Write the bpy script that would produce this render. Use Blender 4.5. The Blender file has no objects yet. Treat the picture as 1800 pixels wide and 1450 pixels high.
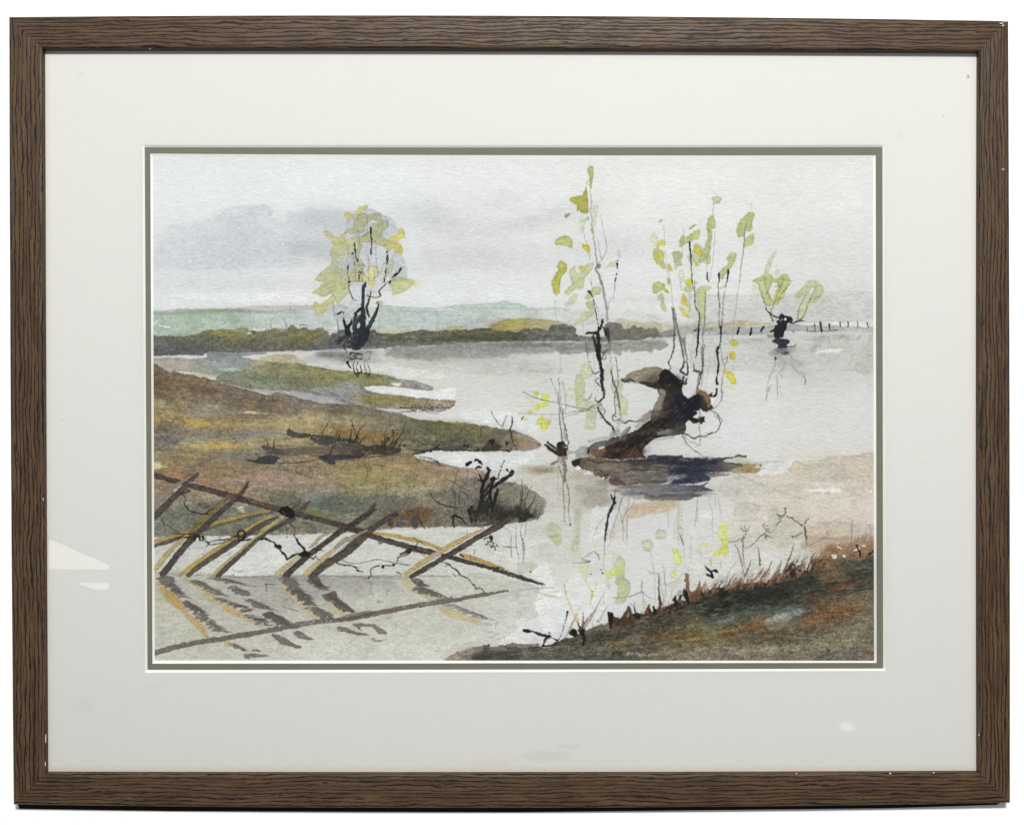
# tuning
WORLD_S = 0.27; LAMP_P = 107.0; MAT_A = (.602, .598, .584); GLASS_ADD = .012; PAPER_B = .8; WIN_E = 4.2
def light_at(y):
    return (1.46+(1.07-1.46)*(y-130)/(1320-130))*(1-.04*np.clip((900-XX)/700, -.2, 1))*.955
import bpy, bmesh, math
from mathutils import Vector

# ---------------------------------------------------------------- camera, world, lamps, exposure
SM = 0.80/1760.0            # metres per drawing-grid unit on the front face of the frame
DCAM = 1.0                 # camera distance from that face
AX, AY, ZC = 900.0, 790.0, 1.50
sc = bpy.context.scene
cam_data = bpy.data.cameras.new('camera'); cam = bpy.data.objects.new('camera', cam_data)
sc.collection.objects.link(cam); sc.camera = cam
cam.location = (0, -DCAM, ZC); cam.rotation_euler = (math.radians(90), 0, 0)
cam_data.sensor_width = 36; cam_data.lens = 36*DCAM/(1800*SM)
cam_data.shift_y = (AY-725.0)/1800.0
cam_data.clip_start = 0.01; cam_data.clip_end = 50
w = bpy.data.worlds.new('World'); sc.world = w; w.use_nodes = True
bg = w.node_tree.nodes['Background']; bg.inputs[0].default_value = (0.97, 0.98, 1.0, 1); bg.inputs[1].default_value = WORLD_S
def lamp(name, loc, target, size, size_y, power, col):
    d = bpy.data.lights.new(name, 'AREA'); d.shape = 'RECTANGLE'; d.size = size; d.size_y = size_y
    d.energy = power; d.color = col
    o = bpy.data.objects.new(name, d); sc.collection.objects.link(o); o.location = loc
    o.rotation_euler = (Vector(target)-Vector(loc)).to_track_quat('-Z', 'Y').to_euler()
    return o
lamp('ceiling_lamp', (0.2, -2.50, ZC+1.58), (0, 0, ZC+0.02), 0.62, 0.24, LAMP_P, (1.0, 0.99, 0.965))
sc.view_settings.view_transform = 'Standard'; sc.view_settings.look = 'None'
sc.view_settings.exposure = 0; sc.view_settings.gamma = 1
sc.view_settings.use_curve_mapping = False
sc.cycles.max_bounces = 8; sc.cycles.transparent_max_bounces = 8
# ---------------------------------------------------------------- watercolour, painted stroke by stroke with numpy
import numpy as np
SC = 1.5                       # texture pixels per unit of the sheet's own drawing grid
PX0, PY0, PX1, PY1 = 258.0, 264.0, 1550.0, 1174.0
CW, CH = int((PX1-PX0)*SC), int((PY1-PY0)*SC)
rng = np.random.default_rng(11)

def vnoise(sx, sy, seed):
    r = np.random.default_rng(seed)
    gx, gy = int(CW/(sx*SC))+4, int(CH/(sy*SC))+4
    g = r.random((gy, gx)).astype(np.float32)
    x = np.arange(CW, dtype=np.float32)/(sx*SC); y = np.arange(CH, dtype=np.float32)/(sy*SC)
    xi = x.astype(int); yi = y.astype(int); fx = x-xi; fy = y-yi
    fx = fx*fx*(3-2*fx); fy = fy*fy*(3-2*fy)
    a = g[yi][:, xi]; b = g[yi][:, xi+1]; c = g[yi+1][:, xi]; d = g[yi+1][:, xi+1]
    return (a*(1-fx)+b*fx)*(1-fy)[:, None] + (c*(1-fx)+d*fx)*fy[:, None]

def fb(sx, sy, seed, o=3):
    t = 0; k = 1; s = 0
    for i in range(o):
        t = t + k*vnoise(max(sx/2**i, .5), max(sy/2**i, .5), seed+i*17); s += k; k *= .55
    t = t/s-.5
    return (t/(t.std()+1e-6)*.5).astype(np.float32)      # about -1..1
NA = fb(2.2, 1.8, 1, 2); NB = fb(7, 5, 2, 3); NC = fb(26, 18, 3, 4); ND = fb(95, 60, 4, 4); NH = fb(9, 2.6, 5, 3)
NW = fb(60, 9, 6, 4); NE_ = fb(5, 4, 7, 2); NF = fb(40, 30, 8, 3); NG = fb(40, 30, 9, 3)
YY, XX = np.mgrid[0:CH, 0:CW].astype(np.float32)
XX = XX/SC+PX0; YY = YY/SC+PY0
CAN = np.zeros((CH, CW, 3), np.float32)
ox, oy, oz = 0.0, 0.0, 1.0
def Z(t=None):
    global ox, oy, oz
    if t is None: ox, oy, oz = 0., 0., 1.
    else:
        ox = {'1': 270., '2': 590., '3': 910., '4': 1220.}[t[1]]
        oy = {'A': 270., 'B': 495., 'C': 720., 'D': 940.}[t[0]]; oz = 5.625
def P(s):
    if not isinstance(s, str): return np.array(s, np.float32)
    sv = (ox, oy, oz); out = []
    for p in s.split():
        if ':' in p: t, p = p.split(':'); Z(t)
        x, y = p.split(','); out.append((ox+float(x)/oz, oy+float(y)/oz))
    globals().update(ox=sv[0], oy=sv[1], oz=sv[2])
    return np.array(out, np.float32)
SAT = .80
RELAX = 0
def hx(c):
    v = np.array([int(c[i:i+2], 16) for i in (0, 2, 4)], np.float32)/255
    return v.mean()+(v-v.mean())*SAT
def smooth(p, closed, n=5):
    m = len(p)
    if m < 3: return p
    out = []
    for i in range(m if closed else m-1):
        if closed: a, b, c, d = p[i-1], p[i], p[(i+1) % m], p[(i+2) % m]
        else: a, b, c, d = p[max(i-1, 0)], p[i], p[i+1], p[min(i+2, m-1)]
        for k in range(n):
            t = k/n
            out.append(.5*((2*b)+(c-a)*t+(2*a-5*b+4*c-d)*t*t+(3*b-a-3*c+d)*t**3))
    if not closed: out.append(p[-1])
    return np.array(out, np.float32)
def win(x0, y0, x1, y1):
    a = max(int((x0-PX0)*SC), 0); b = max(int((y0-PY0)*SC), 0)
    c = min(int((x1-PX0)*SC)+2, CW); d = min(int((y1-PY0)*SC)+2, CH)
    return a, b, c, d
def colmap(col, sl, cp):
    if isinstance(col, str): return hx(col)
    X = XX[sl]+14*NF[sl]*cp; Y = YY[sl]+9*NG[sl]*cp
    wt = 0; ac = 0
    for x, y, c in col:
        w = 1/(((X-x)**2+((Y-y)*1.6)**2)+60)**1.5
        wt = wt+w; ac = ac+w[..., None]*hx(c)
    return ac/wt[..., None]
def lay(sl, m, c, e, d, g, var, mode):
    c = np.broadcast_to(c, m.shape+(3,)).copy()
    k = 1 + g*(NA[sl]*.8+NH[sl]*.5+NB[sl]*.35) + var*NC[sl] - g*.9*np.maximum(NA[sl]+NB[sl]-1.1, 0)
    if e: k = k*(1-e*np.exp(-np.maximum(d, 0)/1.5))
    k = k[..., None]
    c = np.clip(c*k if mode != 'l' else c, 0, 1)
    m = m[..., None]
    if mode == 'm': CAN[sl] = CAN[sl]*(1-m+m*c)
    else: CAN[sl] = CAN[sl]*(1-m)+c*m
def W(pts, col, a=1., e=.16, r=1.2, s=.7, g=.045, v=.03, dry=0., mode='o', sm=1, cp=1., n=None):
    """a wash: closed outline, pigment pooled at its rim, granulation, optional dry-brush breaks"""
    p = P(pts)
    if sm: p = smooth(p, True, 4)
    pad = r*2+s*2+2
    x0, y0 = p.min(0)-pad; x1, y1 = p.max(0)+pad
    a0, b0, a1, b1 = win(x0, y0, x1, y1)
    if a1 <= a0 or b1 <= b0: return
    sl = (slice(b0, b1), slice(a0, a1))
    X = XX[sl]; Y = YY[sl]
    D = np.full(X.shape, 1e9, np.float32); ins = np.zeros(X.shape, bool)
    q = np.roll(p, -1, 0)
    for (ax, ay), (bx, by) in zip(p, q):
        dx, dy = bx-ax, by-ay; L = dx*dx+dy*dy+1e-9
        t = np.clip(((X-ax)*dx+(Y-ay)*dy)/L, 0, 1)
        D = np.minimum(D, (X-ax-t*dx)**2+(Y-ay-t*dy)**2)
        if ay != by:
            cr = ((Y >= ay) != (Y >= by)) & (X < dx*(Y-ay)/(by-ay)+ax)
            ins ^= cr
    sd = np.sqrt(D); sd = np.where(ins, sd, -sd)
    sd = sd + r*(.8*NB[sl]+.35*NA[sl]) + s*.5*NC[sl]
    t = np.clip(sd/(2*s)+.5, 0, 1); m = t*t*(3-2*t)*a
    if dry:
        th = NH[sl]*.7+NA[sl]*.35+NB[sl]*.3
        m = m*np.clip((th+1.15-dry*2)*3, 0, 1)
    lay(sl, m, colmap(col, sl, cp), e, sd, g, v, mode)
def K(pts, w, col, a=1., dry=0., r=.35, e=.1, s=.45, sm=1, g=.04, mode='o', bead=0.):
    """a brush or pen stroke with varying width"""
    p = P(pts)
    ws = np.atleast_1d(np.array(w, np.float32))
    for _ in range(RELAX):
        if len(p) > 5: p[1:-1] = .25*p[:-2]+.5*p[1:-1]+.25*p[2:]
    if sm: p = smooth(p, False, 4)
    n = len(p)
    if n < 2: return
    cum = np.r_[0, np.cumsum(np.hypot(*np.diff(p, axis=0).T))]
    cum = cum/max(cum[-1], 1e-6)
    thin = ws.max() < 3.2
    if thin: ws = ws*.86; s = .6; a = a*.88
    rr = np.interp(cum, np.linspace(0, 1, len(ws)), ws)/2
    mx = rr.max()+r*2+s*2+1.5
    x0, y0 = p.min(0)-mx; x1, y1 = p.max(0)+mx
    a0, b0, a1, b1 = win(x0, y0, x1, y1)
    if a1 <= a0 or b1 <= b0: return
    SD = np.full((b1-b0, a1-a0), -99, np.float32)
    for i in range(n-1):
        (ax, ay), (bx, by) = p[i], p[i+1]
        u0, v0, u1, v1 = win(min(ax, bx)-mx, min(ay, by)-mx, max(ax, bx)+mx, max(ay, by)+mx)
        u0, v0, u1, v1 = max(u0, a0), max(v0, b0), min(u1, a1), min(v1, b1)
        if u1 <= u0 or v1 <= v0: continue
        X = XX[v0:v1, u0:u1]; Y = YY[v0:v1, u0:u1]
        dx, dy = bx-ax, by-ay; L = dx*dx+dy*dy+1e-9
        t = np.clip(((X-ax)*dx+(Y-ay)*dy)/L, 0, 1)
        d = (rr[i]+(rr[i+1]-rr[i])*t)-np.sqrt((X-ax-t*dx)**2+(Y-ay-t*dy)**2)
        q = SD[v0-b0:v1-b0, u0-a0:u1-a0]; np.maximum(q, d, out=q)
    sl = (slice(b0, b1), slice(a0, a1))
    SD = SD + r*(.6*NE_[sl]+.5*NA[sl]) + bead*NB[sl]
    t = np.clip(SD/(2*s)+.5, 0, 1); m = t*t*(3-2*t)*a
    if dry:
        th = NH[sl]*.6+NA[sl]*.5+NB[sl]*.3
        m = m*np.clip((th+1.15-dry*2)*3, 0, 1)
    lay(sl, m, colmap(col, sl, .5), e, SD, g, .03, mode)
def S(x, y, rx, ry, col, a=.5, ang=0., **k):
    """a soft wet-in-wet bloom (photo grid)"""
    a0, b0, a1, b1 = win(x-rx*2.4, y-ry*2.4, x+rx*2.4, y+ry*2.4)
    if a1 <= a0 or b1 <= b0: return
    sl = (slice(b0, b1), slice(a0, a1))
    X = XX[sl]-x+rx*.25*NC[sl]; Y = YY[sl]-y+ry*.25*NF[sl]
    ca, sa = np.cos(np.radians(ang)), np.sin(np.radians(ang))
    u = (X*ca+Y*sa)/rx; v = (-X*sa+Y*ca)/ry
    q = u*u+v*v
    m = np.exp(-q*1.1)*(1+.25*NC[sl]+.12*NH[sl]); m = np.clip(m*a, 0, 1)*(q < 5.6)
    if k.get('dry'):
        th = NH[sl]*.4+NA[sl]*.6+NB[sl]*.4
        m = m*np.clip((th+1.15-k['dry']*2)*3, 0, 1)
    lay(sl, m, hx(col), 0, 0, k.get('g', .03), 0, k.get('mode', 'o'))
def L(lst, col, w, a=1., **k):
    for s in lst.split(';'):
        if s.strip(): K(s.strip(), w, col, a, **k)
def dots(lst, col, r0, a=1.):
    p = P(lst)
    for x, y in p: K([(x-.3, y), (x+.3, y)], r0*2, col, a, sm=0)

def stipple(box, lo, hi, n, d, lmin, lmax, w, cols, a, jit=.25, dry=.2):
    """short broken strokes laid only over paint of a given depth of tone"""
    k = 0; t = 0; M = CAN.mean(2).copy()
    while k < n and t < n*12:
        t += 1; x = rng.uniform(box[0], box[2]); y = rng.uniform(box[1], box[3])
        i, j = int((x-PX0)*SC), int((y-PY0)*SC)
        if not (4 < i < CW-5 and 4 < j < CH-5): continue
        l = rng.uniform(lmin, lmax); an = np.radians(d+rng.normal()*jit*57)
        dx, dy = np.cos(an)*l/2, -np.sin(an)*l/2
        ok = all(lo < M[min(max(int((y+q*dy-PY0)*SC), 0), CH-1), min(max(int((x+q*dx-PX0)*SC), 0), CW-1)] < hi for q in (-1, 0, 1))
        if not ok: continue
        k += 1; ww = rng.uniform(w*.4, w)
        K([(x-dx, y-dy), (x, y+rng.normal()*.5), (x+dx, y+dy)], (.4, ww, .4), cols[rng.integers(len(cols))], a*rng.uniform(.35, 1), dry=dry, r=.7, s=.8, g=.12)
# ---- paper tone with the first pale washes
Z()
CAN[:] = colmap([(300,300,'e5e9e8'),(600,320,'e8ebea'),(900,310,'e9ebe8'),(1200,320,'ebece9'),(1500,320,'e9eae6'),(300,500,'dcdfdf'),
 (700,500,'e0e3e2'),(950,480,'e2e4e3'),(1250,480,'e6e8e5'),(1500,500,'dfdfdc'),(900,650,'d3d5cf'),(1200,690,'dadcd8'),(1500,720,'d8d9d6'),
 (760,690,'d6d6ce'),(1450,640,'cfd0c9'),(1300,760,'dadcd9'),(820,760,'dcdedc'),(1400,860,'d6d1c3'),(1500,900,'d8d0c1'),(1000,880,'cfcfc6'),
 (1150,930,'d6d7d4'),(700,960,'cfd0c6'),(330,1080,'bfbfb0'),(500,1070,'bfbfb2'),(600,1140,'c8c8ba'),(760,1080,'cacbbf'),(900,1060,'d2d3cb'),
 (1000,1080,'dcdedb'),(1150,1020,'d6d8d5'),(480,990,'dcdedc'),(1250,1000,'d4d5cf'),(950,990,'d3d4cb')], (slice(0,CH),slice(0,CW)), 1.)[...,:]
CAN *= (1+.006*NC+.006*NH)[...,None]
# sky
SAT = .6
W('272,470 272,440 285,428 300,412 292,402 305,392 325,398 345,388 372,386 385,372 412,364 440,361 462,359 478,367 480,378 500,390 505,372 540,368 590,366 640,380 660,420 640,455 560,468 470,472 380,476','cbd0d4',.42,e=.03,r=3,s=4,v=.05)
W('385,390 388,372 412,364 440,361 462,359 478,368 474,380 440,392','c9ced2',.3,e=.12,r=1.4,s=1)
S(430,425,60,38,'c3c9d1',.5); S(330,430,60,28,'cbd0d3',.4); S(420,450,50,18,'c1c7d0',.35); S(300,462,40,14,'ccd0d2',.4)
S(555,385,48,20,'bcc2c8',.55); S(560,440,75,22,'bec4cd',.6); S(520,435,22,14,'b5bcc6',.4,g=.12); S(600,400,60,40,'c2c8cf',.5)
S(545,438,42,14,'a9b0bb',.5,dry=.62); S(528,386,30,12,'a2a9b0',.4,dry=.66); S(585,380,32,10,'9fa6ad',.35,dry=.7)
S(760,385,52,18,'c8cdd0',.7); S(725,365,50,20,'cfd3d4',.5); S(800,400,70,30,'d3d5d4',.6); S(850,450,130,22,'cdd0cf',.6)
S(880,350,60,26,'dadcd8',.6); S(1000,370,110,18,'d9dbd7',.5,-8); S(930,390,90,16,'cdd0cd',.55,-10); S(1090,430,90,22,'d5d6d3',.6)
S(1350,440,130,24,'dddddb',.5); S(1460,400,80,20,'dfdfdd',.4); S(1330,345,100,24,'e1e3e0',.4); S(450,500,180,12,'d3d5d4',.5); S(1480,500,70,14,'d8d6d3',.5)
S(820,470,110,12,'d0d2d1',.4); S(1250,500,120,12,'dcdbd9',.4); S(1180,400,60,30,'dedfdc',.4)
S(430,524,170,9,'e9ebec',.8); S(850,520,120,10,'e8e9e9',.7); S(300,535,60,6,'e8eaea',.6); S(480,520,120,8,'e9ebeb',.6)
W('1200,520 1300,518 1400,516 1534,514 1534,560 1400,568 1230,570','cfccca',.7,e=.06,r=1.2,s=1.5)
S(1440,545,90,9,'c8c4c2',.6); S(1150,525,70,5,'cfd0d0',.6); S(1050,560,30,20,'d6d5d6',.7)
L('476,374 490,378 505,377;488,371 496,373;392,385 372,388 352,392;350,398 360,394 385,392;335,395 348,390', 'e6eaea', (2.4,1), .7, dry=.3)
dots('532,382 572,384 397,390 342,401','f2f4f4',1.2,.9)
L('534,383 540,386 546,388;548,376 552,375','edf0f0',1.2,.8)
# ---- far hills
SAT = .80
Z('B1')
W('0,295 100,285 220,272 420,270 640,262 820,258 960,242 1080,235 1210,240 1400,232 1560,232 1760,225 1900,240 1900,330 1200,330 700,330 0,330','c0bab5',.75,e=.1,r=1)
W([(240,550),(285,549),(310,550),(345,545),(375,542),(400,544),(430,545),(462,549),(490,545),(520,543),(560,542),(600,545),(640,540),(700,543),(740,545),(790,545),(830,541),(870,537),(910,539),(950,541),(985,541),(1020,546),(1060,552),(1060,566),(980,575),(900,583),(820,584),(700,592),(600,592),(500,592),(400,592),(330,594),(240,596)],
  [(290,565,'b1c4b2'),(350,570,'aec2ae'),(400,560,'aec0b0'),(450,570,'bdc9bd'),(520,560,'c5cdc8'),(600,560,'c4ccca'),(700,560,'bfcbc5'),(800,570,'bccac3'),(900,560,'c0cbc4'),(970,556,'c9d0cb'),(1050,565,'d6d8d6'),(1000,575,'cdd0c6')],.92,e=.1,r=.8,v=.05)
W('0,295 200,305 400,318 470,290 640,280 820,262 960,275 1100,290 1000,318 800,300 600,290 420,308 200,325 0,330','8f9a86',.35,e=.1,s=1.2,r=1.5)
S(380,546,60,3,'84876f',.55); S(330,549,50,3,'8d927c',.5); S(430,562,30,4,'a9aaa5',.6); S(290,570,18,9,'9fae98',.45); S(340,552,30,6,'a0b39f',.5)
S(480,548,30,3,'9aa39b',.5); S(560,560,60,14,'c3cdc9',.5); S(520,556,40,3,'b2bcb8',.5)
W('50,430 90,428 130,438 180,440 175,452 120,455 60,450','dfe6e1',.9,e=0)
W('0,380 40,378 55,395 30,410 0,430','d3d8d2',.8,e=0)
W('860,375 960,362 1020,368 1010,395 970,405 940,385 870,382','cfd4d4',.7,e=.05)
Z('B2')
W('420,235 520,238 640,245 780,250 1000,262 1120,240 1280,222 1440,215 1600,210 1640,190 1760,205 1850,225 1850,265 1300,270 1000,270 800,290 700,300 460,300','b9cabf',.75,e=.14,r=.8,s=.6)
W('1130,252 1300,232 1450,224 1700,214 1850,238 1850,262 1400,262','c3d2c2',.8,e=.1,r=.8)
W('450,290 560,285 620,275 680,290 780,285 820,305 870,285 940,300 1000,300 1000,480 800,490 560,510 420,500','bfcac4',.6,e=.16,r=1)
W('1280,420 1400,400 1530,385 1700,360 1640,405 1500,430 1380,450 1250,460','c9c4be',.9,e=.08)
W('1050,460 1120,440 1200,432 1250,440 1260,470 1180,490 1090,480','bfb584',.8,e=.05,s=1.5)
W('1490,440 1560,410 1640,385 1760,370 1900,360 2000,366 2100,380 2180,392 2300,425 2350,455 2100,500 1850,505 1700,480 1560,470',[(870,572,'b3a35c'),(905,566,'b9a95e'),(950,570,'b5ab79'),(985,578,'b9b399')],.95,e=.12,s=1)
S(895,568,26,5,'b39f55',.45); S(690,583,30,5,'c7cc8f',.7); S(650,583,16,4,'b7bd92',.5)
W('960,500 1050,490 1060,520 1000,545 950,535','a5a07c',.9)
Z('B3')
W('1050,310 1150,300 1280,310 1400,345 1400,395 1250,400 1050,385','c9d4cb',.7,e=.03,s=2.5,r=2)
W('985,370 1040,375 1120,390 1200,405 1300,400 1380,400 1420,420 1420,480 1390,510 1300,470 1180,445 1080,465 1050,470 1030,430 985,420',[(1095,566,'bcb89d'),(1130,575,'b8b18a'),(1160,580,'b9b290')],.8,e=.04,s=1.8,r=1.5)
S(1190,572,40,6,'bdb9a0',.7); S(1225,580,60,5,'a9a596',.4)
# ---- dark hedge along the far shore
W([(240,592),(300,591),(330,591),(352,584),(372,580),(400,580),(420,586),(430,583),(438,580),(452,582),(462,582),(470,579),(483,577),(496,578),(503,578),(513,572),(524,578),(533,575),(545,580),(560,577),(568,578),(575,584),(585,582),(590,586),(600,580),(640,578),(652,581),(660,580),(664,585),(690,587),(700,586),(722,583),(745,580),(760,582),(790,580),(815,580),(848,576),(866,578),(890,581),(910,582),(918,577),(928,576),(934,580),(940,577),(954,578),(962,581),(966,575),(975,571),(992,570),(1000,574),(1012,577),(1013,588),(1040,592),(1085,592),(1085,598),(1000,599),(910,601),(840,602),(770,606),(690,610),(655,612),(600,612),(560,615),(500,617),(470,618),(440,620),(364,620),(356,624),(320,624),(240,624)],
 [(280,598,'6b6b66'),(300,612,'6a6a6c'),(350,616,'65666a'),(350,596,'6b6e52'),(390,590,'716f49'),(420,598,'6d6c4c'),(400,612,'68686c'),(450,612,'67676a'),(470,598,'76745a'),(500,592,'77745a'),(520,588,'77734f'),(560,590,'77744e'),(560,608,'66666c'),(600,606,'626469'),(620,596,'66686a'),(680,600,'66665a'),(740,595,'67665a'),(700,606,'747370'),(800,588,'626250'),(860,587,'5f5f46'),(920,588,'66665a'),(940,590,'75746e'),(985,585,'6d6d62'),(990,595,'5c6062'),(1040,596,'5d6162')],.95,e=.14,r=1.4,s=1.1,g=.14,v=.07)
Z('B1')
W('560,500 700,490 860,460 930,455 930,480 880,510 840,540 600,545','8b8352',.75,e=.1,r=1.5,s=1.2)
S(395,583,26,5,'a19557',.6); S(437,585,6,3,'c9bd85',.7); S(310,605,28,8,'5c6752',.5); S(345,608,25,6,'4f5f4f',.5); S(455,604,50,8,'6a6c50',.45,g=.1); S(540,594,40,8,'858043',.45)
S(520,603,36,5,'6b7052',.5); S(300,617,40,5,'606167',.6); S(490,596,18,4,'8b8b84',.6); S(550,612,50,4,'5c5d64',.6)
W('920,520 945,490 955,510 930,528','e8e9df',1,e=0)
W('970,470 1000,465 1060,470 1110,440 1090,485 1070,478 1010,488','dcdedb',.9,e=0)
L('1160,460 1160,380 1175,350 1185,355;1105,480 1105,405;850,500 855,460 875,420;1675,500 1680,420 1720,400 1755,430;1345,290 1350,200;1500,235 1510,215','75787a',1.2,.6)
L('1440,440 1450,430 1480,425 1510,440 1520,475;1295,400 1310,430 1300,450','87865c',2,.7)
L('1190,390 1210,370 1250,365 1290,380 1300,420;1160,400 1155,440 1180,460;1190,430 1240,400 1260,430','8d9298',1.4,.6)
S(492,567,10,7,'cfd3d8',.7); S(497,579,8,4,'b5b8c2',.7); S(483,571,8,5,'d5d9b8',.6)
dots('1175,350 1200,335 1225,332 1260,330 1170,345','f0f2f1',1.,.8)
W('1730,560 1730,500 1760,470 1800,440 1830,430 1790,500 1745,530','dfe1e2',.9,e=0)
L('1760,110 1770,200 1790,370','8c8c80',2,.8)
Z('B2')
S(640,604,16,8,'6f6f70',.6); W('350,500 380,475 400,490 410,515 440,520 430,600 380,620 330,590','6e6d68',.7,e=.2)
W('500,600 520,560 560,520 700,510 760,490 800,520 800,555 740,570 690,590 640,610 520,635','5e5c4a',.75,e=.18)
W('800,540 830,515 900,490 950,500 960,535 1050,540 1100,520 1180,500 1180,570 1050,590 900,600 850,590','605e4c',.7,e=.18)
W('1160,520 1300,490 1500,465 1560,475 1620,490 1720,475 1740,500 1850,500 1850,580 1600,570 1470,580 1330,560 1180,565','585943',.8,e=.15)
W('700,545 800,548 800,555 700,552','8a8878',.8,e=0)
L('1560,478 1620,488 1720,478','d8d2b8',1.6,.8,dry=.3)
S(770,598,60,3,'54544a',.4); S(680,603,30,4,'777672',.5)
SAT = .8
stipple((262,574,1170,618), .3, .5, 420, 4, 3, 16, 3.2, ['55564a','7b7956','8a8460','5f6064','74705a','6b7054','4b4c48','9a9270'], .5)
for x, y, rx, ry, c, a in ((430,588,50,5,'9a9a66',.4),(540,586,50,6,'98935f',.4),(330,588,40,4,'8f9068',.35),(720,590,50,4,'8a8860',.4),(850,583,60,4,'94905c',.4),(960,584,40,4,'8d8a68',.4),(1110,583,50,5,'96926c',.4),(1040,594,50,4,'7d7f7c',.4),(800,604,110,4,'85847c',.5),(480,615,110,3,'7b7b7c',.4),(1060,598,70,3,'8f908a',.4)):
    S(x, y, rx, ry, c, a, g=.12)
# ---- dark reflection of the hedge in the water
Z()
W('690,610 770,607 840,600 910,600 1000,601 1110,597 1165,597 1150,612 1000,616 960,620 900,622 880,628 790,630 760,634 700,630 680,622','8f8e87',.72,e=.02,r=3,s=3,g=.14,v=.08)
S(760,622,60,8,'8c8a80',.55); S(820,610,70,7,'8b8a84',.4); S(900,607,28,4,'66686a',.6); S(950,605,36,4,'62666a',.7); S(720,606,30,5,'7b7a79',.5); S(860,618,60,8,'9c9d9a',.5)
S(840,634,90,10,'b3b4ab',.5); S(920,645,60,12,'bdbfbb',.5); S(850,650,60,8,'bfc1b7',.4); S(960,652,60,6,'c6c7c2',.4); S(740,640,60,8,'b9b9ab',.4)
W('990,604 1060,604 1160,601 1175,606 1160,615 1150,612 1145,620 1128,617 1110,619 1106,612 1100,618 1093,613 1090,625 1072,618 1060,624 1045,616 1010,622 1004,614 998,622 985,618','98998f',.75,e=.1,r=1.3,s=.7,g=.08)
W('1030,600 1070,602 1070,622 1050,618 1030,620','878984',.6,e=.1,r=1.5)
W('975,612 985,608 1000,612 1005,622 985,622','8a8c89',.6)
L('1012,603 1060,602 1090,599 1120,597 1180,596 1260,592','e2e4de',(1,2.2,1.6,.8),.9,r=.4)
W('910,652 960,655 975,650 970,640 900,640 830,655 880,658','c8c9bf',.6,e=.12,s=1.2)
S(700,648,60,6,'c4c5b6',.5); S(770,655,60,5,'d0d0c8',.5); S(860,640,30,4,'c9cac6',.3)
L('770,642 800,640 815,642;780,647 800,648','e0e2dc',1.4,.6,dry=.3)
# right shore strip
Z('B3')
W('985,410 1030,430 1045,470 1100,462 1120,440 1160,432 1180,455 1230,445 1270,470 1290,455 1310,470 1370,460 1390,500 1440,495 1530,470 1560,540 1400,545 1310,550 1200,575 1100,575 985,572 880,560 870,410','7c7a6c',.95,e=.16,r=.9,g=.08)
S(1078,582,12,12,'6b6b5e',.5); S(1150,590,50,5,'5f6055',.4); S(1100,590,20,8,'706f63',.4)
L('1310,450 1312,500 1310,550','a3a096',1.2,.7)
W('1400,510 1500,460 1600,440 1750,430 1850,425 1850,500 1600,530 1420,545','a8a399',.6,e=.05,s=1.2)
Z('B4')
W('0,480 200,455 500,448 700,440 900,425 1060,425 1300,435 1560,445 1800,450 1800,490 1500,490 1200,495 900,490 700,510 300,515 0,535','aeb0b1',.85,e=.14,r=.7,s=.5)
W('1400,455 1600,450 1800,448 1800,492 1500,494','c0c2c4',.6,e=.05)
W('350,400 440,380 600,395 790,425 560,440 400,455 200,460 250,430','bfb88a',.75,e=.04,s=1.6)
W('0,400 150,395 300,400 350,440 200,470 0,470','b5af95',.5,e=.05,s=1.5)
W('960,420 1150,410 1500,400 1760,425 1760,445 1500,435 1200,430','e7e7e5',.9,e=0,s=.5)
L('0,540 120,525 300,518 500,520 700,518','7f8389',1.6,.85)
L('270,525 700,528 780,530;900,510 1200,505 1500,492 1780,490','e3e3de',(2,1),.7,dry=.3)
L('100,575 300,572 450,578','e6e7e4',2,.9)
# water, right side
Z('B4')
W('0,520 300,520 700,520 1300,505 1780,495 1780,900 1600,880 1200,880 900,900 500,880 0,880','c9cac4',.55,e=.05,r=1.5,s=1.2)
W('1600,880 1600,800 1640,700 1720,600 1730,520 1790,500 1790,900','c3c1b3',.6,e=.12,r=1)
L('840,895 1100,878 1600,880','e1e2dd',1.6,.8)
S(1370,625,40,18,'c2c3bd',.5); S(1250,640,40,16,'c6c7c1',.4); S(1480,620,50,16,'c2c2b9',.5); S(1310,602,60,4,'bbbab2',.6)
W('1180,700 1240,680 1320,668 1450,665 1450,695 1300,700 1200,715','e6e6dd',.9,e=0,dry=.25)
L('1540,760 1600,750;1640,1130 1690,1135;1200,265 1260,255;1590,290 1640,292','eeeeea',1.4,.6,dry=.2)
# ---- left bank
Z('B1')
L('0,742 150,745 300,738 440,742 500,765','e8e9e4',(2.4,3.4,2),.95,r=.7)
W('0,760 200,752 330,760 440,755 520,740 540,700 700,700 860,700 1100,695 1100,720 900,740 870,750 1000,775 1000,900 900,960 700,960 560,920 420,900 300,885 0,880',
 [(285,638,'b5aca4'),(325,645,'b4aba1'),(345,640,'a5a69a'),(350,652,'98a08b'),(400,640,'9ca6a0'),(385,622,'949a9d'),(430,635,'9a9fa1'),(410,652,'98a594'),(440,640,'a0a3a6')],1.,e=.12,r=.8,v=.06)
S(300,643,24,8,'b9a9a4',.6); S(350,648,16,5,'8f9b80',.5); S(390,632,26,6,'8f9aa0',.4); S(425,641,22,6,'9a9fa8',.6); S(395,625,30,3,'888e93',.5)
W('650,850 760,848 900,868 960,890 900,895 780,885 680,875','b9cbb9',.85,e=.1)
W('330,880 420,900 560,915 660,915 720,905 760,925 700,960 560,940 440,925','c5bf9c',.9,e=.06)
W('700,910 780,900 800,925 760,945 700,945','dcdcd2',.6,dry=.4,e=0)
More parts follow.
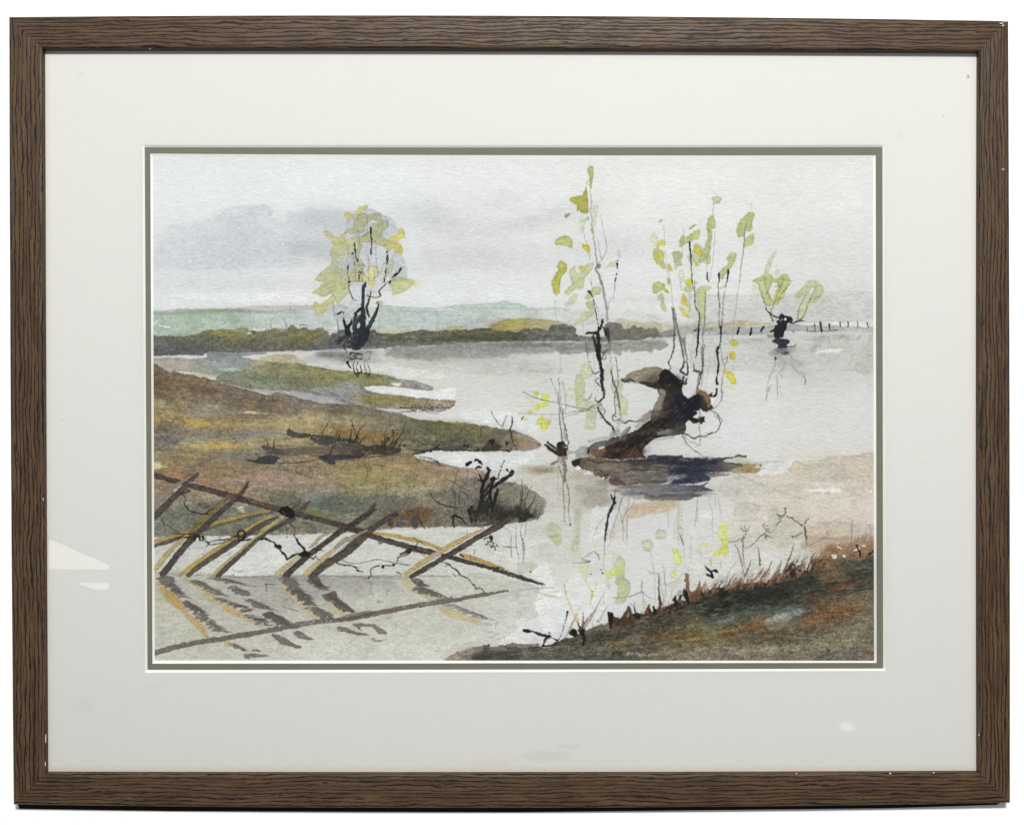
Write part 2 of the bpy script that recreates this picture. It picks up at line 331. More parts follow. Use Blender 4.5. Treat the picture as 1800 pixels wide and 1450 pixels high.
dots('750,912 770,908 795,905 540,790 510,810 605,790 775,730 455,770 440,745','eef0ea',1.1,.9)
# open water wedge
W('860,748 960,722 1100,712 1290,695 1400,700 1650,690 2050,690 2300,760 2400,830 2700,870 2900,950 2500,950 2200,900 1900,870 1440,830 1300,820 1100,780 980,765','dcdcd6',1.,e=.03,r=1)
W('1040,765 1100,735 1190,720 1380,720 1420,760 1500,790 1500,830 1430,825 1300,815 1140,785',[(460,626,'d2c9a2'),(490,628,'c6b98b'),(530,638,'cabd8d'),(500,632,'bdb08c')],.95,e=.06,s=1.2)
S(505,626,20,4,'b5aba0',.6); S(545,620,14,3,'e8e6dd',.7); S(545,632,26,8,'c5c4c0',.6)
S(592,623,34,7,'6f6f73',.9); S(610,630,32,7,'7a7a7c',.8); S(640,622,26,8,'8b8b88',.6); S(575,620,20,4,'8b8886',.6); S(660,634,30,6,'a9a9a0',.6)
L('1390,705 1470,715 1580,712;1470,690 1600,685 1780,682','eceae4',(1.6,2.2,1),.9)
# olive spit
W([(440,634),(452,632),(470,635),(500,638),(515,640),(522,637),(530,641),(560,645),(590,650),(620,653),(650,656),(690,661),(700,666),(725,669),(758,678),(760,686),(745,686),(700,680),(650,678),(640,682),(660,690),(700,695),(750,700),(796,703),(800,708),(792,716),(760,719),(700,718),(640,716),(600,712),(560,705),(520,694),(480,693),(455,687),(430,681),(400,675),(380,668),(390,655),(430,650)],
 [(450,636,'b3a888'),(500,642,'8f8c66'),(560,660,'96935f'),(450,655,'858c70'),(430,668,'8c937d'),(480,675,'868c70'),(520,680,'878a6c'),(620,665,'8a8a5a'),(660,670,'8f9060'),(700,672,'9b9a92'),(745,681,'a09f9d'),(570,690,'959a96'),(600,695,'989a9c'),(540,690,'91958e'),(650,705,'908859'),(700,706,'948b5f'),(740,708,'9a8c72'),(790,710,'a3917e'),(620,686,'999c98')],1.,e=.18,r=.8,s=.6,g=.12,v=.07)
S(560,655,60,6,'9c9658',.5); S(610,662,44,6,'8d8a4c',.5); S(480,645,36,5,'7f845a',.5); S(470,665,50,7,'7a8668',.5); S(560,672,60,4,'8a8358',.4); S(650,668,24,3,'a6a458',.6)
S(600,687,50,4,'9da0a0',.6); S(540,684,30,3,'a6aaab',.5); S(680,702,36,4,'8f863f',.5); S(690,715,50,3,'9b9a9a',.6); S(730,716,40,3,'a79f9b',.5); S(620,703,20,4,'a1a4a4',.5)
Z('B2')
W('270,1050 340,1035 500,1045 700,1060 900,1078 960,1080 1160,1045 1190,1090 1180,1150 1160,1172 1000,1160 800,1140 600,1110 400,1090 330,1075','e5e8e8',1.,e=0,r=1.2)
W('560,1010 640,1000 650,1020 600,1030','e6e9c8',.9,e=0); L('400,910 520,925','c9c97c',2.5,.7)
dots('205,1150 230,1152 40,1150','e9ebe8',1,.9); L('0,1195 60,1200 200,1200 300,1230 360,1245 450,1250','c5c8c4',(1,3,1),.7,dry=.3)
# ---- big brown bank
Z('B1')
W('980,1070 1100,1065 1200,1080 1300,1078 1420,1075 1600,1110 1800,1160 1900,1190 1800,1200 1500,1180 1300,1120 1140,1110','b3b6b3',.9,e=.05)
Z()
W([(240,652),(295,653),(320,656),(340,660),(360,664),(380,669),(400,676),(430,683),(452,689),(472,694),(485,690),(510,695),(540,703),(570,709),(600,710),(640,714),(680,722),(700,725),(722,734),(750,738),(800,742),(850,748),(880,753),(905,757),(925,764),(948,778),(949,786),(925,790),(900,792),(850,793),(800,792),(760,793),(738,797),(728,801),(740,806),(760,810),(780,815),(800,820),(830,823),(848,828),(858,836),(866,845),(885,846),(908,848),(930,858),(945,868),(956,880),(958,895),(952,906),(935,915),(905,918),(880,921),(850,925),(800,926),(750,926),(700,927),(660,932),(600,936),(540,938),(470,940),(400,942),(330,941),(240,944)],
 [(275,670,'7b6950'),(300,690,'816d53'),(340,675,'857056'),(370,690,'83735c'),(400,700,'7d7268'),(440,700,'857560'),(430,690,'8c7a62'),(480,710,'877666'),(530,715,'7e736a'),(600,720,'7f7465'),(660,728,'857c70'),
  (280,715,'a49a78'),(310,712,'a09770'),(350,725,'9c9583'),(285,745,'887a5c'),(300,735,'7f6f50'),(290,765,'7d776f'),(275,742,'a89060'),(340,742,'b5a066'),(400,745,'a08c66'),(450,740,'9d8d6d'),(420,728,'8e7f6a'),
  (500,745,'ab9f7a'),(560,745,'a59c7d'),(620,745,'9d9479'),(360,765,'908a78'),(430,765,'8f8c84'),(480,760,'a09a86'),(380,782,'b8a56c'),(330,775,'a79e80'),(430,780,'b5a570'),(560,765,'9b8862'),(620,765,'98835c'),
  (700,745,'7f7a66'),(740,755,'6f705a'),(800,765,'6f705b'),(860,770,'7a7460'),(900,775,'8a7f70'),(940,780,'9a8a7c'),(840,755,'7e7a55'),(760,785,'67655e'),(820,785,'605e56'),(300,795,'8f815f'),(360,800,'8b8770'),(420,800,'8d8775'),(290,812,'a08f67'),(470,805,'85786a'),
  (300,830,'98806a'),(340,835,'9a8069'),(380,830,'93805f'),(430,835,'a08d7e'),(480,830,'9a8a70'),(480,850,'a19083'),(560,820,'97876a'),(560,840,'9c9078'),(640,810,'978663'),(700,815,'9a8867'),(700,840,'9c926f'),(640,840,'989067'),(760,830,'a59175'),(830,832,'b09c8c'),(640,860,'9a936c'),(760,850,'a1967c'),
  (290,880,'a08f82'),(340,890,'8d8878'),(300,910,'7f8172'),(360,910,'777c6c'),(380,865,'a3907c'),(430,880,'9a8c80'),(450,920,'797c66'),(500,880,'7f8273'),(560,880,'757c6e'),(620,890,'777a69'),(680,890,'7b7a6b'),(720,905,'857c62'),(760,900,'837c66'),(800,890,'7a776a'),(880,870,'7d7c6c'),(920,870,'97907f'),(940,890,'989284'),(860,900,'62625a'),(830,870,'888375'),(700,875,'a19a80')],1.,e=.14,r=1.7,s=.9,g=.13,v=.08,cp=1.)
# glazes and blooms on the bank
SAT = .95
Z('C1')
W('0,0 300,0 340,60 330,130 250,160 120,170 0,180','8a7860',.55,e=.2,r=2,s=1.5)
W('0,35 40,60 60,120 30,160 0,165','b39b5c',.6,e=.05,s=2)
W('0,180 120,170 280,130 330,230 250,330 120,390 0,400','77726c',.55,e=.08,r=3,s=3,g=.15)
W('300,90 380,95 450,85 560,130 660,190 560,190 440,180 360,170','c0a561',.7,e=.1,s=1.2)
W('380,90 500,100 640,70 720,40 860,45 980,30 1100,45 1040,80 900,110 700,190 620,160 520,110','97805a',.55,e=.25,s=.8)
W('300,0 700,0 820,0 960,10 860,42 700,50 640,72 500,90 380,90 320,50','9a9385',.7,e=.05,s=1.2)
W('820,40 900,20 980,10 1080,35 1250,30 1100,42 980,35','e2d7b0',.85,e=0)
S(360,770,60,18,'9b9a96',.5,dry=.5,g=.2); S(430,763,40,16,'8b8c90',.55,dry=.5); S(350,762,40,14,'6f6f72',.6,dry=.62); S(300,768,26,14,'5f6066',.5,dry=.6); S(425,765,34,13,'62656c',.6,dry=.66); S(445,750,26,10,'7b7c6c',.4,dry=.6)
S(490,745,70,12,'b3a779',.5); S(540,735,40,6,'c5b482',.5); S(480,765,30,10,'a9a796',.5)
W('500,370 560,310 600,290 700,320 860,340 900,350 920,375 850,380 700,385 560,390','c6ad66',.75,e=.08,s=1.5,g=.1)
W('920,315 1100,300 1340,290 1600,280 1700,300 1300,340 1100,370 1000,375 930,350','bfb083',.6,e=.04,s=1)
L('920,318 1000,315 1100,300 1300,290 1500,282 1620,278','8d7545',(1.2,3,1),.8)
W('0,410 150,385 300,385 320,405 600,390 800,380 1060,378 1100,430 900,510 700,530 500,545 300,520 0,470','8c8774',.5,e=.2,r=1,s=.7)
W('280,420 400,430 560,420 700,430 560,520 400,520 290,530','7d6a44',.4,e=.05,s=3,dry=.3)
S(415,800,30,8,'6f7176',.5,dry=.6); S(425,790,40,8,'8b8c8c',.4,dry=.5); S(310,800,16,8,'6b5c3f',.5,dry=.5)
W('0,530 100,550 180,572 80,578 0,585','d8c78e',.9,e=0,s=1); S(276,816,7,4,'e9ecea',.9)
L('0,590 150,575 300,560 500,550 700,540 900,520','8a7450',(1.5,2,1),.6)
W('0,590 200,580 350,620 300,700 100,650 0,630','9a7853',.5,s=1.5,e=.05)
W('440,560 600,545 900,540 1100,560 1000,620 800,650 600,640','98805a',.55,e=.06,s=2,g=.1)
W('900,640 1100,625 1400,640 1700,680 1800,690 1800,790 1500,800 1200,780 1000,720','a28f84',.7,e=.1,s=1)
S(360,850,60,12,'a08273',.5); S(330,860,24,10,'a98a78',.5); S(400,862,40,10,'ab8a6a',.45); S(430,842,50,8,'b09486',.5)
L('440,700 600,755 760,800 960,850 1140,900','a7794e',(3,8,4),.45)
W('1160,820 1250,800 1360,810 1410,860 1430,900 1300,960 1180,920 1140,880','75765f',.7,e=.2)
W('1380,830 1560,800 1800,790 1800,900 1700,890 1560,910 1420,870','858b7b',.7,e=.12,s=1)
L('1640,805 1700,798 1800,800','c5cdbf',(1,3.5,1),.8)
W('1690,920 1720,880 1760,850 1810,850 1850,900 1850,960 1700,960','687164',.75,e=.2)
W('1400,930 1700,930 1800,940 1900,1000 1900,1070 1600,1080 1450,1030','717a69',.6,e=.1,s=1)
L('1480,990 1600,1010 1700,1050','8c8240',(4,7,2),.6)
W('1440,1120 1530,1110 1600,1140 1600,1170 1550,1165 1500,1130','5d655a',.7,e=.2)
W('0,890 200,880 420,890 560,950 700,960 820,960 960,1000 900,1100 600,1150 300,1200 0,1240','7b8073',.6,e=.08,r=2,s=1.5,g=.1)
W('430,940 450,910 490,905 530,930 560,940 560,965 480,970','665c48',.7,e=.15)
W('820,960 880,950 900,1000 870,1020','cfd0c8',.9,e=0); W('900,970 940,930 990,960 960,1000 900,1010','7f8a80',.7)
S(340,905,40,14,'6d7468',.4); S(300,925,40,10,'717768',.4)
Z('C2')
W('0,0 180,0 470,20 620,50 740,90 700,160 620,190 500,200 300,200 150,190 0,200','99907a',.4,e=.04,s=2,g=.1)
W('0,190 240,210 420,200 560,215 640,240 560,330 300,330 200,270 0,280','93733f',.45,e=.05,s=2.5)
S(600,758,50,5,'9b7747',.5); S(660,770,30,10,'8d6a3c',.5)
W('640,80 740,92 860,105 1060,125 1240,155 1400,175 1430,240 1440,300 1200,330 900,340 700,300 640,220','6a6b4a',.42,e=.04,s=3,g=.1)
S(790,745,40,7,'75753f',.5); S(740,760,30,14,'636a5a',.4); S(800,770,50,8,'5e6654',.45); S(740,775,30,5,'918f8c',.5,dry=.4); S(830,760,40,6,'6a6a45',.4)
S(880,765,24,8,'7d6c58',.5); S(900,785,20,5,'8f8478',.5)
L('720,290 740,292;790,320 850,315 980,292;930,300 990,290','cfcfca',1.6,.7,dry=.3)
L('900,98 1000,96 1120,120 1240,140','d3d2a6',(1,2.5,1),.6)
W('300,465 560,445 740,440 820,500 1000,540 1160,580 1300,600 1180,700 900,790 700,780 400,740 0,690 0,520','9a8a60',.35,e=.03,s=3)
S(700,820,40,8,'a98f63',.5); S(640,838,50,9,'96915f',.5); S(760,835,50,10,'ab9672',.5); S(830,832,24,8,'b5a193',.6); S(620,860,50,6,'9d9568',.5); S(780,850,30,8,'b09f85',.5); S(600,826,30,8,'8a7c54',.4)
W('820,500 900,520 1010,545 1160,570 1330,590 1440,600 1480,620 1400,640 1100,610 900,560','b59c86',.6,e=.1)
W('700,780 950,770 1050,770 1120,790 950,810 900,830 860,860 760,850','a9a08b',.7,s=1.2,e=.03)
L('530,560 600,552 690,555;0,798 70,795;980,770 1050,768','c9bf98',(2,3,1.5),.8)
L('0,690 200,705 350,740','857f60',1,.4); L('1000,868 1050,872 1000,880','c9c8b8',2,.7,dry=.2)
W('880,850 900,825 980,818 1100,810 1160,790 1200,850 1100,860 960,865','747b6c',.85,e=.15)
W('1180,700 1300,680 1400,690 1420,850 1380,960 1250,970 1200,860','77756a',.55,e=.06,s=1.5)
W('1600,720 1760,710 1900,760 1900,1080 1760,1110 1560,1100 1560,960 1590,850','76766a',.5,e=.04,s=2,g=.1)
S(865,895,26,20,'55564d',.5); S(885,865,20,14,'8a8a76',.4); S(850,855,14,20,'6f6c60',.4)
Z('C3')
W('0,700 80,740 150,830 210,850 260,870 285,930 270,990 220,1060 100,1070 0,1060','989285',.7,e=.14,r=1)
W('0,230 60,260 130,310 220,360 150,370 140,395 0,400','a08c7a',.85,e=.12,r=.8)

def streaksL(n, xs, top, bot, cols, lmin, lmax, wmax, a, slope=0., dry=.3):
    for i in range(n):
        x = rng.uniform(xs[0], xs[-1]); y = rng.uniform(np.interp(x, xs, top)+3, np.interp(x, xs, bot)-2); l = rng.uniform(lmin, lmax); c = cols[rng.integers(len(cols))]
        K([(x-l/2, y+l/2*slope), (x-l*.1, y+rng.normal()*1.), (x+l*.25, y+rng.normal()*1.), (x+l/2, y-l/2*slope)], (.5, rng.uniform(1, wmax), rng.uniform(1, wmax), .4), c, a*rng.uniform(.3, 1), dry=dry, r=1.2, s=1.2, g=.16)
streaksL(60, (262,400,600,700), (660,684,716,730), (700,708,730,745), ['6f5b44','8f7b62','77706a','9a8a72','65543f'], 20, 90, 6, .4, -.14)
streaksL(110, (262,420,600,760,930), (712,720,735,748,772), (830,838,815,790,790), ['b9a878','a2946c','8a8068','94795a','c4b182','7c7563','857c50','9c8f76'], 20, 110, 7, .42, -.02)
streaksL(90, (262,420,600,760,850), (840,850,830,818,832), (900,890,870,868,870), ['a58c78','b09a82','9a8a5f','a59d72','8d7a5c','b5a184','8a8a64'], 20, 110, 7, .4, .0)
streaksL(90, (262,420,600,760,940), (890,890,885,885,870), (938,935,932,924,912), ['6a7060','7b7f6c','5c6355','8b8770','77735c'], 20, 90, 6, .4, .0)
streaksL(50, (700,860,930), (745,755,772), (790,791,788), ['5c6048','77784f','6a6b55','85805c','55584a'], 16, 70, 5, .45, -.08)
for i in range(900):
    k = rng.integers(3); x = (rng.normal(345,45), rng.normal(430,28), rng.uniform(262,930))[k]; y = (rng.normal(765,16), rng.normal(765,14), rng.uniform(700,930))[k]
    if k == 2 and not (np.interp(x,(262,500,700,930),(665,705,745,785)) < y < np.interp(x,(262,500,930),(935,935,905))): continue
    if k == 2 and 790 < y < 850 and x > 720: continue
    K([(x, y), (x+rng.uniform(.5, 3), y+rng.normal()*.8)], rng.uniform(.6, 1.8), ['4b4b4e','3f3f42','6b675e','d6cda4','5a5144'][rng.integers(5)], rng.uniform(.15, .5), sm=0)

SAT = .95
for x, y, rx, ry, c, a in ((300,728,30,8,'c2ab72',.5),(350,742,34,7,'c9ab62',.55),(420,748,60,7,'b89d66',.45),(500,742,60,8,'bfae7e',.5),(560,752,50,8,'b9a472',.45),(380,785,60,6,'cdb06a',.55),(330,800,50,6,'b39a66',.4),(470,775,40,5,'c3ad78',.5),(620,740,40,8,'b3a27a',.4),(300,815,30,6,'b3976a',.4),
    (540,812,70,6,'ad9468',.4),(640,828,60,8,'b3a26c',.45),(720,822,50,7,'b79c70',.4),(560,840,60,8,'b0a27c',.4),(440,842,50,8,'b79a82',.4),(330,838,44,10,'b08a66',.4),(700,860,50,8,'ada27a',.4),(300,765,30,8,'a39a82',.3)):
    S(x, y, rx, ry, c, a, g=.14)
stipple((266,700,940,935), .3, .68, 520, 3, 5, 34, 3.4, ['cdb684','b59a68','8a7250','d0c094','7b6a50','a38e6c','94866c','c3a873','6b5f4c'], .42, .12, .3)
stipple((266,655,720,730), .3, .6, 160, -9, 6, 36, 3.2, ['6b553c','9a8266','8a6f50','a8957a','5f5040'], .42, .1, .3)
stipple((266,860,940,938), .3, .6, 200, 2, 4, 22, 3, ['5f6655','8b8b70','77705a','9a9478','4f5548'], .4, .2, .3)
stipple((266,700,940,935), .3, .68, 420, 0, 1, 4, 2.2, ['54493a','3f3a34','d8cca4','e3dcc0','6b6250'], .5, .8, .1)
stipple((400,632,790,714), .4, .66, 120, -6, 6, 30, 3, ['7f8058','a8a878','8f9470','6f7452','9a9a8c'], .4, .1, .3)
SAT = .8
def refl(pts, n, ln, w, col, a=.85, jit=1.2, dry=0., slope=.08):
    p = smooth(P(pts), False, 6); cum = np.r_[0, np.cumsum(np.hypot(*np.diff(p, axis=0).T))]
    for i in range(n):
        t = cum[-1]*(i+rng.random()*.5)/n
        x = np.interp(t, cum, p[:, 0])+rng.normal()*jit; y = np.interp(t, cum, p[:, 1])
        l = ln*(.55+.7*rng.random()); ww = w*(.6+.6*rng.random())
        K([(x-l*.5, y+l*slope*.2), (x-l*.1, y-ww*.15), (x+l*.35, y+l*slope), (x+l*.62, y+l*slope*1.6)], (ww*.7, ww, ww*.8, .4), col, a, dry=dry, r=.5)
def blades(x0, y0, x1, y1, n, h, col, w=1., lean=.3, a=.8, jl=.35, sag=0.):
    for i in range(n):
        t = (i+rng.random())/n; x = x0+(x1-x0)*t; y = y0+(y1-y0)*t+rng.normal()*1.
        hh = h*(.35+.9*rng.random()); ln = lean+rng.normal()*jl
        K([(x, y), (x+hh*ln*.4, y-hh*.55), (x+hh*ln, y-hh)], (w, w*.8, .3), col, a, r=.2)
# ---- open water between the spits and lower left
Z()
W('740,799 780,796 850,796 910,794 940,796 930,812 900,822 880,826 850,824 800,818 770,811','dfe2e1',.9,e=.02)
W('745,730 800,733 860,742 905,752 935,758 960,745 930,730 860,722 790,722 750,726','e0e2e1',.8,e=0,s=1.5)
W('262,946 330,942 400,944 480,941 560,940 640,938 700,931 800,928 880,924 890,935 700,945 600,952 480,955 262,956','d6d8d2',.85,e=.02,r=2,s=1.6)
W('262,955 420,948 480,950 600,955 700,940 850,935 885,940 890,990 860,1012 700,1012 560,1013 420,1013 262,1010','cfd1c8',.8,e=.05,s=1.2)
W('390,985 430,955 470,950 500,965 500,1000 470,1012 400,1012','dededb',.6,e=0,s=4,r=3)
W('262,1012 420,1014 480,1013 620,1011 700,1010 860,1012 900,1020 940,1030 945,1060 930,1085 900,1120 880,1135 850,1150 780,1175 262,1175',
 [(300,1030,'bab9ac'),(300,1080,'c5c5b7'),(300,1150,'c8c8b8'),(450,1040,'b3b2a6'),(470,1100,'c1c1b4'),(520,1030,'a9a79d'),(620,1030,'adaba2'),(600,1070,'c6c5b7'),(560,1130,'cdcdbf'),(700,1060,'cacabb'),(800,1080,'c5c6ba'),(700,1130,'caccc0'),(850,1040,'c6c7b9'),(900,1100,'cfd0c8'),(800,1150,'cdccc0')],.9,e=.08,r=1.2,s=.9,g=.04,v=.02)
W('930,1000 960,990 970,1010 990,1060 950,1080 930,1120 900,1135 880,1150 860,1145 900,1110 935,1075 945,1050 940,1020','dddfdc',.9,e=.02,r=2,s=1.5)
L('272,1006 330,1010 420,1013 520,1011 600,1012 700,1012 790,1012;620,1013 700,1016 720,1014','7d7c78',(1,2,3,2,1),.7,dry=.1)
S(520,1016,70,4,'918f88',.7); S(470,1022,40,8,'a3a198',.5); S(640,1022,60,8,'a09f98',.6); S(690,1035,26,14,'aeada5',.5); S(680,1025,14,10,'8e8e8a',.3); S(690,1060,12,16,'a9a89f',.4)
W('272,956 330,951 390,956 400,980 340,1005 275,1000','cbcdc3',.5,e=0,s=2)
W('880,930 925,925 935,940 930,985 900,990 885,975','d7dad4',.6,e=.04)
W('262,1040 300,1035 360,1050 380,1110 340,1160 262,1170','bdbdab',.5,e=0,s=4,r=3)
Z('D3')
W('100,90 130,20 200,0 350,40 300,90 150,100','e1e2de',.7,e=0,s=2); W('0,270 120,270 200,300 160,340 80,370 0,380','bcbeaa',.7,e=.04,s=1.2)
W('0,440 90,450 110,600 90,700 190,750 180,810 0,830','c8c9c1',.8,e=.04,s=1); W('0,840 120,830 300,800 500,780 600,900 450,1020 230,1100 60,1080 0,1070','dcdedc',.7,e=0,s=2)
W('110,120 300,60 520,80 640,140 560,260 330,270 200,250','c6c8bf',.5,e=.02,s=3)
W('500,420 800,440 900,700 640,880 500,800 400,600','dee0de',.5,e=0,s=4)
L('190,600 200,520 180,440;0,550 150,525 300,520 360,518','96948f',(.8,1.8,2.2,1),.7)
Z('C3')
W('0,560 200,560 330,530 430,540 600,600 800,660 900,760 880,860 820,960 700,990 560,980 400,1000 250,1010 290,900 200,820 120,760 0,720','cbc9be',.85,e=.03,s=3,r=3)
S(955,826,26,6,'8b7b57',.8); S(945,822,20,4,'a5976f',.6); S(1018,838,22,8,'a59773',.55); S(1045,862,34,12,'a3a094',.9); S(1040,880,40,10,'a9a79d',.7); S(1062,848,22,8,'8f8674',.5); S(1030,888,20,8,'b5b4ab',.5); S(1065,870,14,14,'9a8e80',.5); S(1000,870,20,20,'cdc9b8',.5)
W('890,760 960,750 1000,830 900,900 830,960 700,960 640,900 720,820 800,780','a8a59b',.5,e=.02,s=3)
W('740,985 860,960 1000,1000 950,1150 800,1266 700,1266','dbdddb',.85,e=.02,s=1.5)
W('920,1160 1060,1000 1150,960 1090,1060 1060,1250 880,1266','d0c6b8',.6,e=.03,s=2)
W('1100,1000 1180,930 1560,890 1560,960 1450,1010 1240,1050 1120,1070 1090,1060','cdb899',.85,e=.03,s=2.5); S(1140,891,34,7,'cfae88',.5)
W('560,985 630,985 620,1150 600,1266 560,1250','b5bd93',.6,e=.05,s=2); W('300,1130 380,1120 430,1180 430,1266 300,1266 280,1180','b9c19a',.8,e=.15); W('100,1160 300,1120 560,1130 540,1266 100,1266','c9cdbb',.5,e=.02)
W('1360,1210 1400,1180 1460,1200 1460,1266 1370,1266','c1c9a6',.8,e=.1); W('1550,900 1570,1000 1550,1100 1540,1266 1620,1266 1630,1000 1610,900','c3cbb0',.6,e=.05)
# ochre water, far right
Z('C4')
W('470,520 800,505 960,515 1280,490 1300,458 1560,455 1790,446 1790,850 1600,860 1440,840 1300,830 1000,810 700,830 420,870 250,800 300,690 500,650 760,640 950,600 840,570 960,520',
 [(1400,815,'cbc1ac'),(1500,810,'cabfab'),(1500,850,'cfc5b2'),(1420,840,'ccc2ae'),(1390,850,'d0c8b8'),(1320,845,'cecabf'),(1300,860,'d0cdc4'),(1450,870,'d3cabb')],.9,e=.12,r=1,s=.8)
W('280,800 700,820 1300,830 1790,800 1790,1266 1000,1266 600,1266 380,1266 400,1100 640,1080 640,950 520,920 350,900','d5cdbf',.75,e=.03,s=2,g=.05)
W('430,915 560,915 650,950 640,1000 600,1040 635,1060 600,1090 440,1100 380,1090 400,960','c9c4b9',.8,e=.12)
W('740,1000 820,960 850,1040 1000,1050 1180,1040 1100,1090 1130,1170 1130,1266 760,1266','bfbfa8',.75,e=.06,s=1)
W('600,550 700,530 860,510 960,510 940,580 860,590 940,615 800,635 560,640 580,580','dcdcda',.95,e=.02); 
W('480,535 540,530 620,540 590,570 660,585 620,620 560,625 430,628 350,600 440,580','ad9963',.95,e=.12,s=.9); S(1314,825,10,4,'93793c',.7)
W('1040,800 1200,785 1430,770 1435,818 1300,815 1180,810','e6e6e1',.95,e=0); W('1110,725 1300,715 1480,725 1540,760 1440,768 1300,768 1180,750','d6d2c3',.8,e=.03)
L('470,512 640,508 780,500 1280,515;1210,514 1285,514;290,880 350,878;1620,808 1640,806;1715,804 1750,804;1590,985 1620,980','eceadd',2,.8,dry=.2)
L('310,830 600,815 900,800 1100,808','e3e0d5',2,.6,dry=.25)
W('380,480 420,450 500,455 520,490 590,490 480,515 320,520 290,510','cfccba',.9,e=.05)
S(1240,930,40,14,'dad9d6',.7); S(1250,905,24,6,'e2e3e2',.7); S(1400,900,60,14,'d8cfc2',.5); S(1480,905,50,16,'d9cdbd',.5); S(1500,935,40,10,'c9b7a2',.5); S(1440,930,40,6,'cbbfae',.5)
W('1140,1110 1300,1120 1500,1100 1640,1140 1790,1135 1790,1266 1140,1266','cbbba8',.7,e=.05,s=1.4)
W('1620,1140 1780,1140 1780,1250 1640,1266','c9c1b2',.8,e=.1)
L('1240,1090 1260,1115 1340,1120 1400,1095 1440,1075 1450,1090 1420,1110','a5938a',(1,3,2,1),.6)
Z('D4')
W('0,140 200,150 640,150 1000,140 1050,100 1100,260 800,330 300,420 0,500','d6d6cf',.8,e=.03,s=2); W('380,0 740,0 900,60 960,130 640,150 400,120','d1ccc0',.6,e=.02,s=2)
W('740,-40 970,-40 980,60 900,120 780,100','c6c4ac',.7,e=.05,s=1.2); W('560,270 640,240 660,330 560,420 480,380','d0d4c3',.6,e=.05)
W('1560,0 1650,0 1790,60 1790,130 1600,100','d6d3cb',.7,e=.05)
L('1590,120 1650,80 1700,60','eceae4',(2,5,2),.7,dry=.35)
# leafy reflections in the water
Z()
SAT = .9
G1, G2, Y1, Y2 = 'c4ccaa', 'b7c18e', 'd6d765', 'd9d98c'
Z('D3')
W('310,0 430,0 420,80 390,90 340,50','bcc598',.9,e=.15); W('540,60 610,0 610,60 590,150 540,160 525,100','c0c9a0',.8,e=.1,s=1.3)
W('1230,60 1280,40 1320,60 1340,110 1300,160 1250,150 1230,110','bfc6a6',.9,e=.14); W('1370,-40 1450,-40 1450,20 1400,50 1360,20','c6cdb2',.8,e=.1)
W('960,460 1000,420 1060,420 1110,470 1105,560 1070,620 1060,660 990,680 960,660 980,590 990,520','bcc69b',.95,e=.18); W('980,210 1010,200 1060,260 1060,330 1050,430 980,430 950,330','c3ca9f',.85,e=.1,s=1)
W('860,340 900,360 940,330 1020,320 1030,370 980,390 900,420 860,400','d5da7a',.8,e=.1,s=1); W('860,180 900,170 910,230 870,240','dde0b0',.8,e=.05)
W('1520,140 1580,130 1600,200 1630,230 1590,300 1560,290 1540,200','d7dc7e',.9,e=.12); W('1520,350 1560,340 1560,400 1520,420','d7dc80',.9,e=.12)
W('620,290 700,300 690,400 670,470 640,400','d0d29a',.7,s=1.5,dry=.3); W('880,430 910,440 910,530 880,500','c3ca9c',.6,dry=.35); W('1490,500 1560,460 1630,430 1560,520 1500,530','c9d2bd',.8,e=.1)
W('1590,550 1630,550 1630,600 1600,620 1575,590','aebaa6',.7,e=.2)
Z('D4')
W('0,90 100,80 160,90 150,130 90,130','dfe09f',.8,e=.05,s=1.3); W('270,0 330,0 330,100 340,180 290,200 190,200 220,150 270,110','d5d86e',.9,e=.1,s=1)
W('145,240 170,235 175,300 155,290','dad98a',.8); Z('C4'); W('260,1120 320,1110 340,1200 330,1266 230,1266 240,1180','d6da8a',.9,e=.05,s=1.4)
Z('B3')
W('650,810 720,830 740,920 680,950 650,970 660,1060 660,1150 760,1200 730,1240 700,1266 590,1266 580,1170 570,1100 570,940 620,900','c6cdaa',.9,e=.14)
W('570,940 600,920 660,970 660,1060 650,1120 590,1170 570,1160','b9c297',.8,e=.14); W('490,1060 540,1040 560,1100 540,1170 490,1190 470,1120','cfd4bb',.8,e=.1)
W('870,810 900,830 920,900 900,970 870,960','cfd5b8',.8,e=.08); W('940,980 1020,970 1040,1040 1020,1100 1080,1170 1090,1230 1080,1266 1000,1266 960,1120 920,1060','c5cda8',.85,e=.12)
W('230,960 290,970 280,1000 220,1000','dcdfb8',.6,s=1.5); W('70,1130 140,1150 150,1190 110,1190','d5d8b0',.8,e=.1)
W('160,1095 185,1085 210,1105 190,1125 165,1115','d4d54c',.95,e=.2); W('250,1120 300,1110 310,1150 280,1180 240,1170','d9db62',.9,e=.12); W('170,1230 210,1200 290,1200 300,1230 220,1240 200,1266 180,1266','d8da5e',.9,e=.1)
Z('C3')
W('90,20 130,0 150,20 120,45','dadb7a',.9); W('200,90 240,60 260,95 310,90 325,130 290,180 260,210 230,195 220,150 190,140','d9da68',.95,e=.1,s=.8)
W('680,0 780,20 770,100 760,190 670,185 660,130 675,60','c5cca7',.9,e=.12); W('1030,0 1070,0 1090,45 1050,55 980,50','c6cda8',.9,e=.1); W('0,40 60,20 100,90 60,110','d3d8b5',.7,e=.08)
L('200,100 300,95 420,80','d5d69a',3,.4)
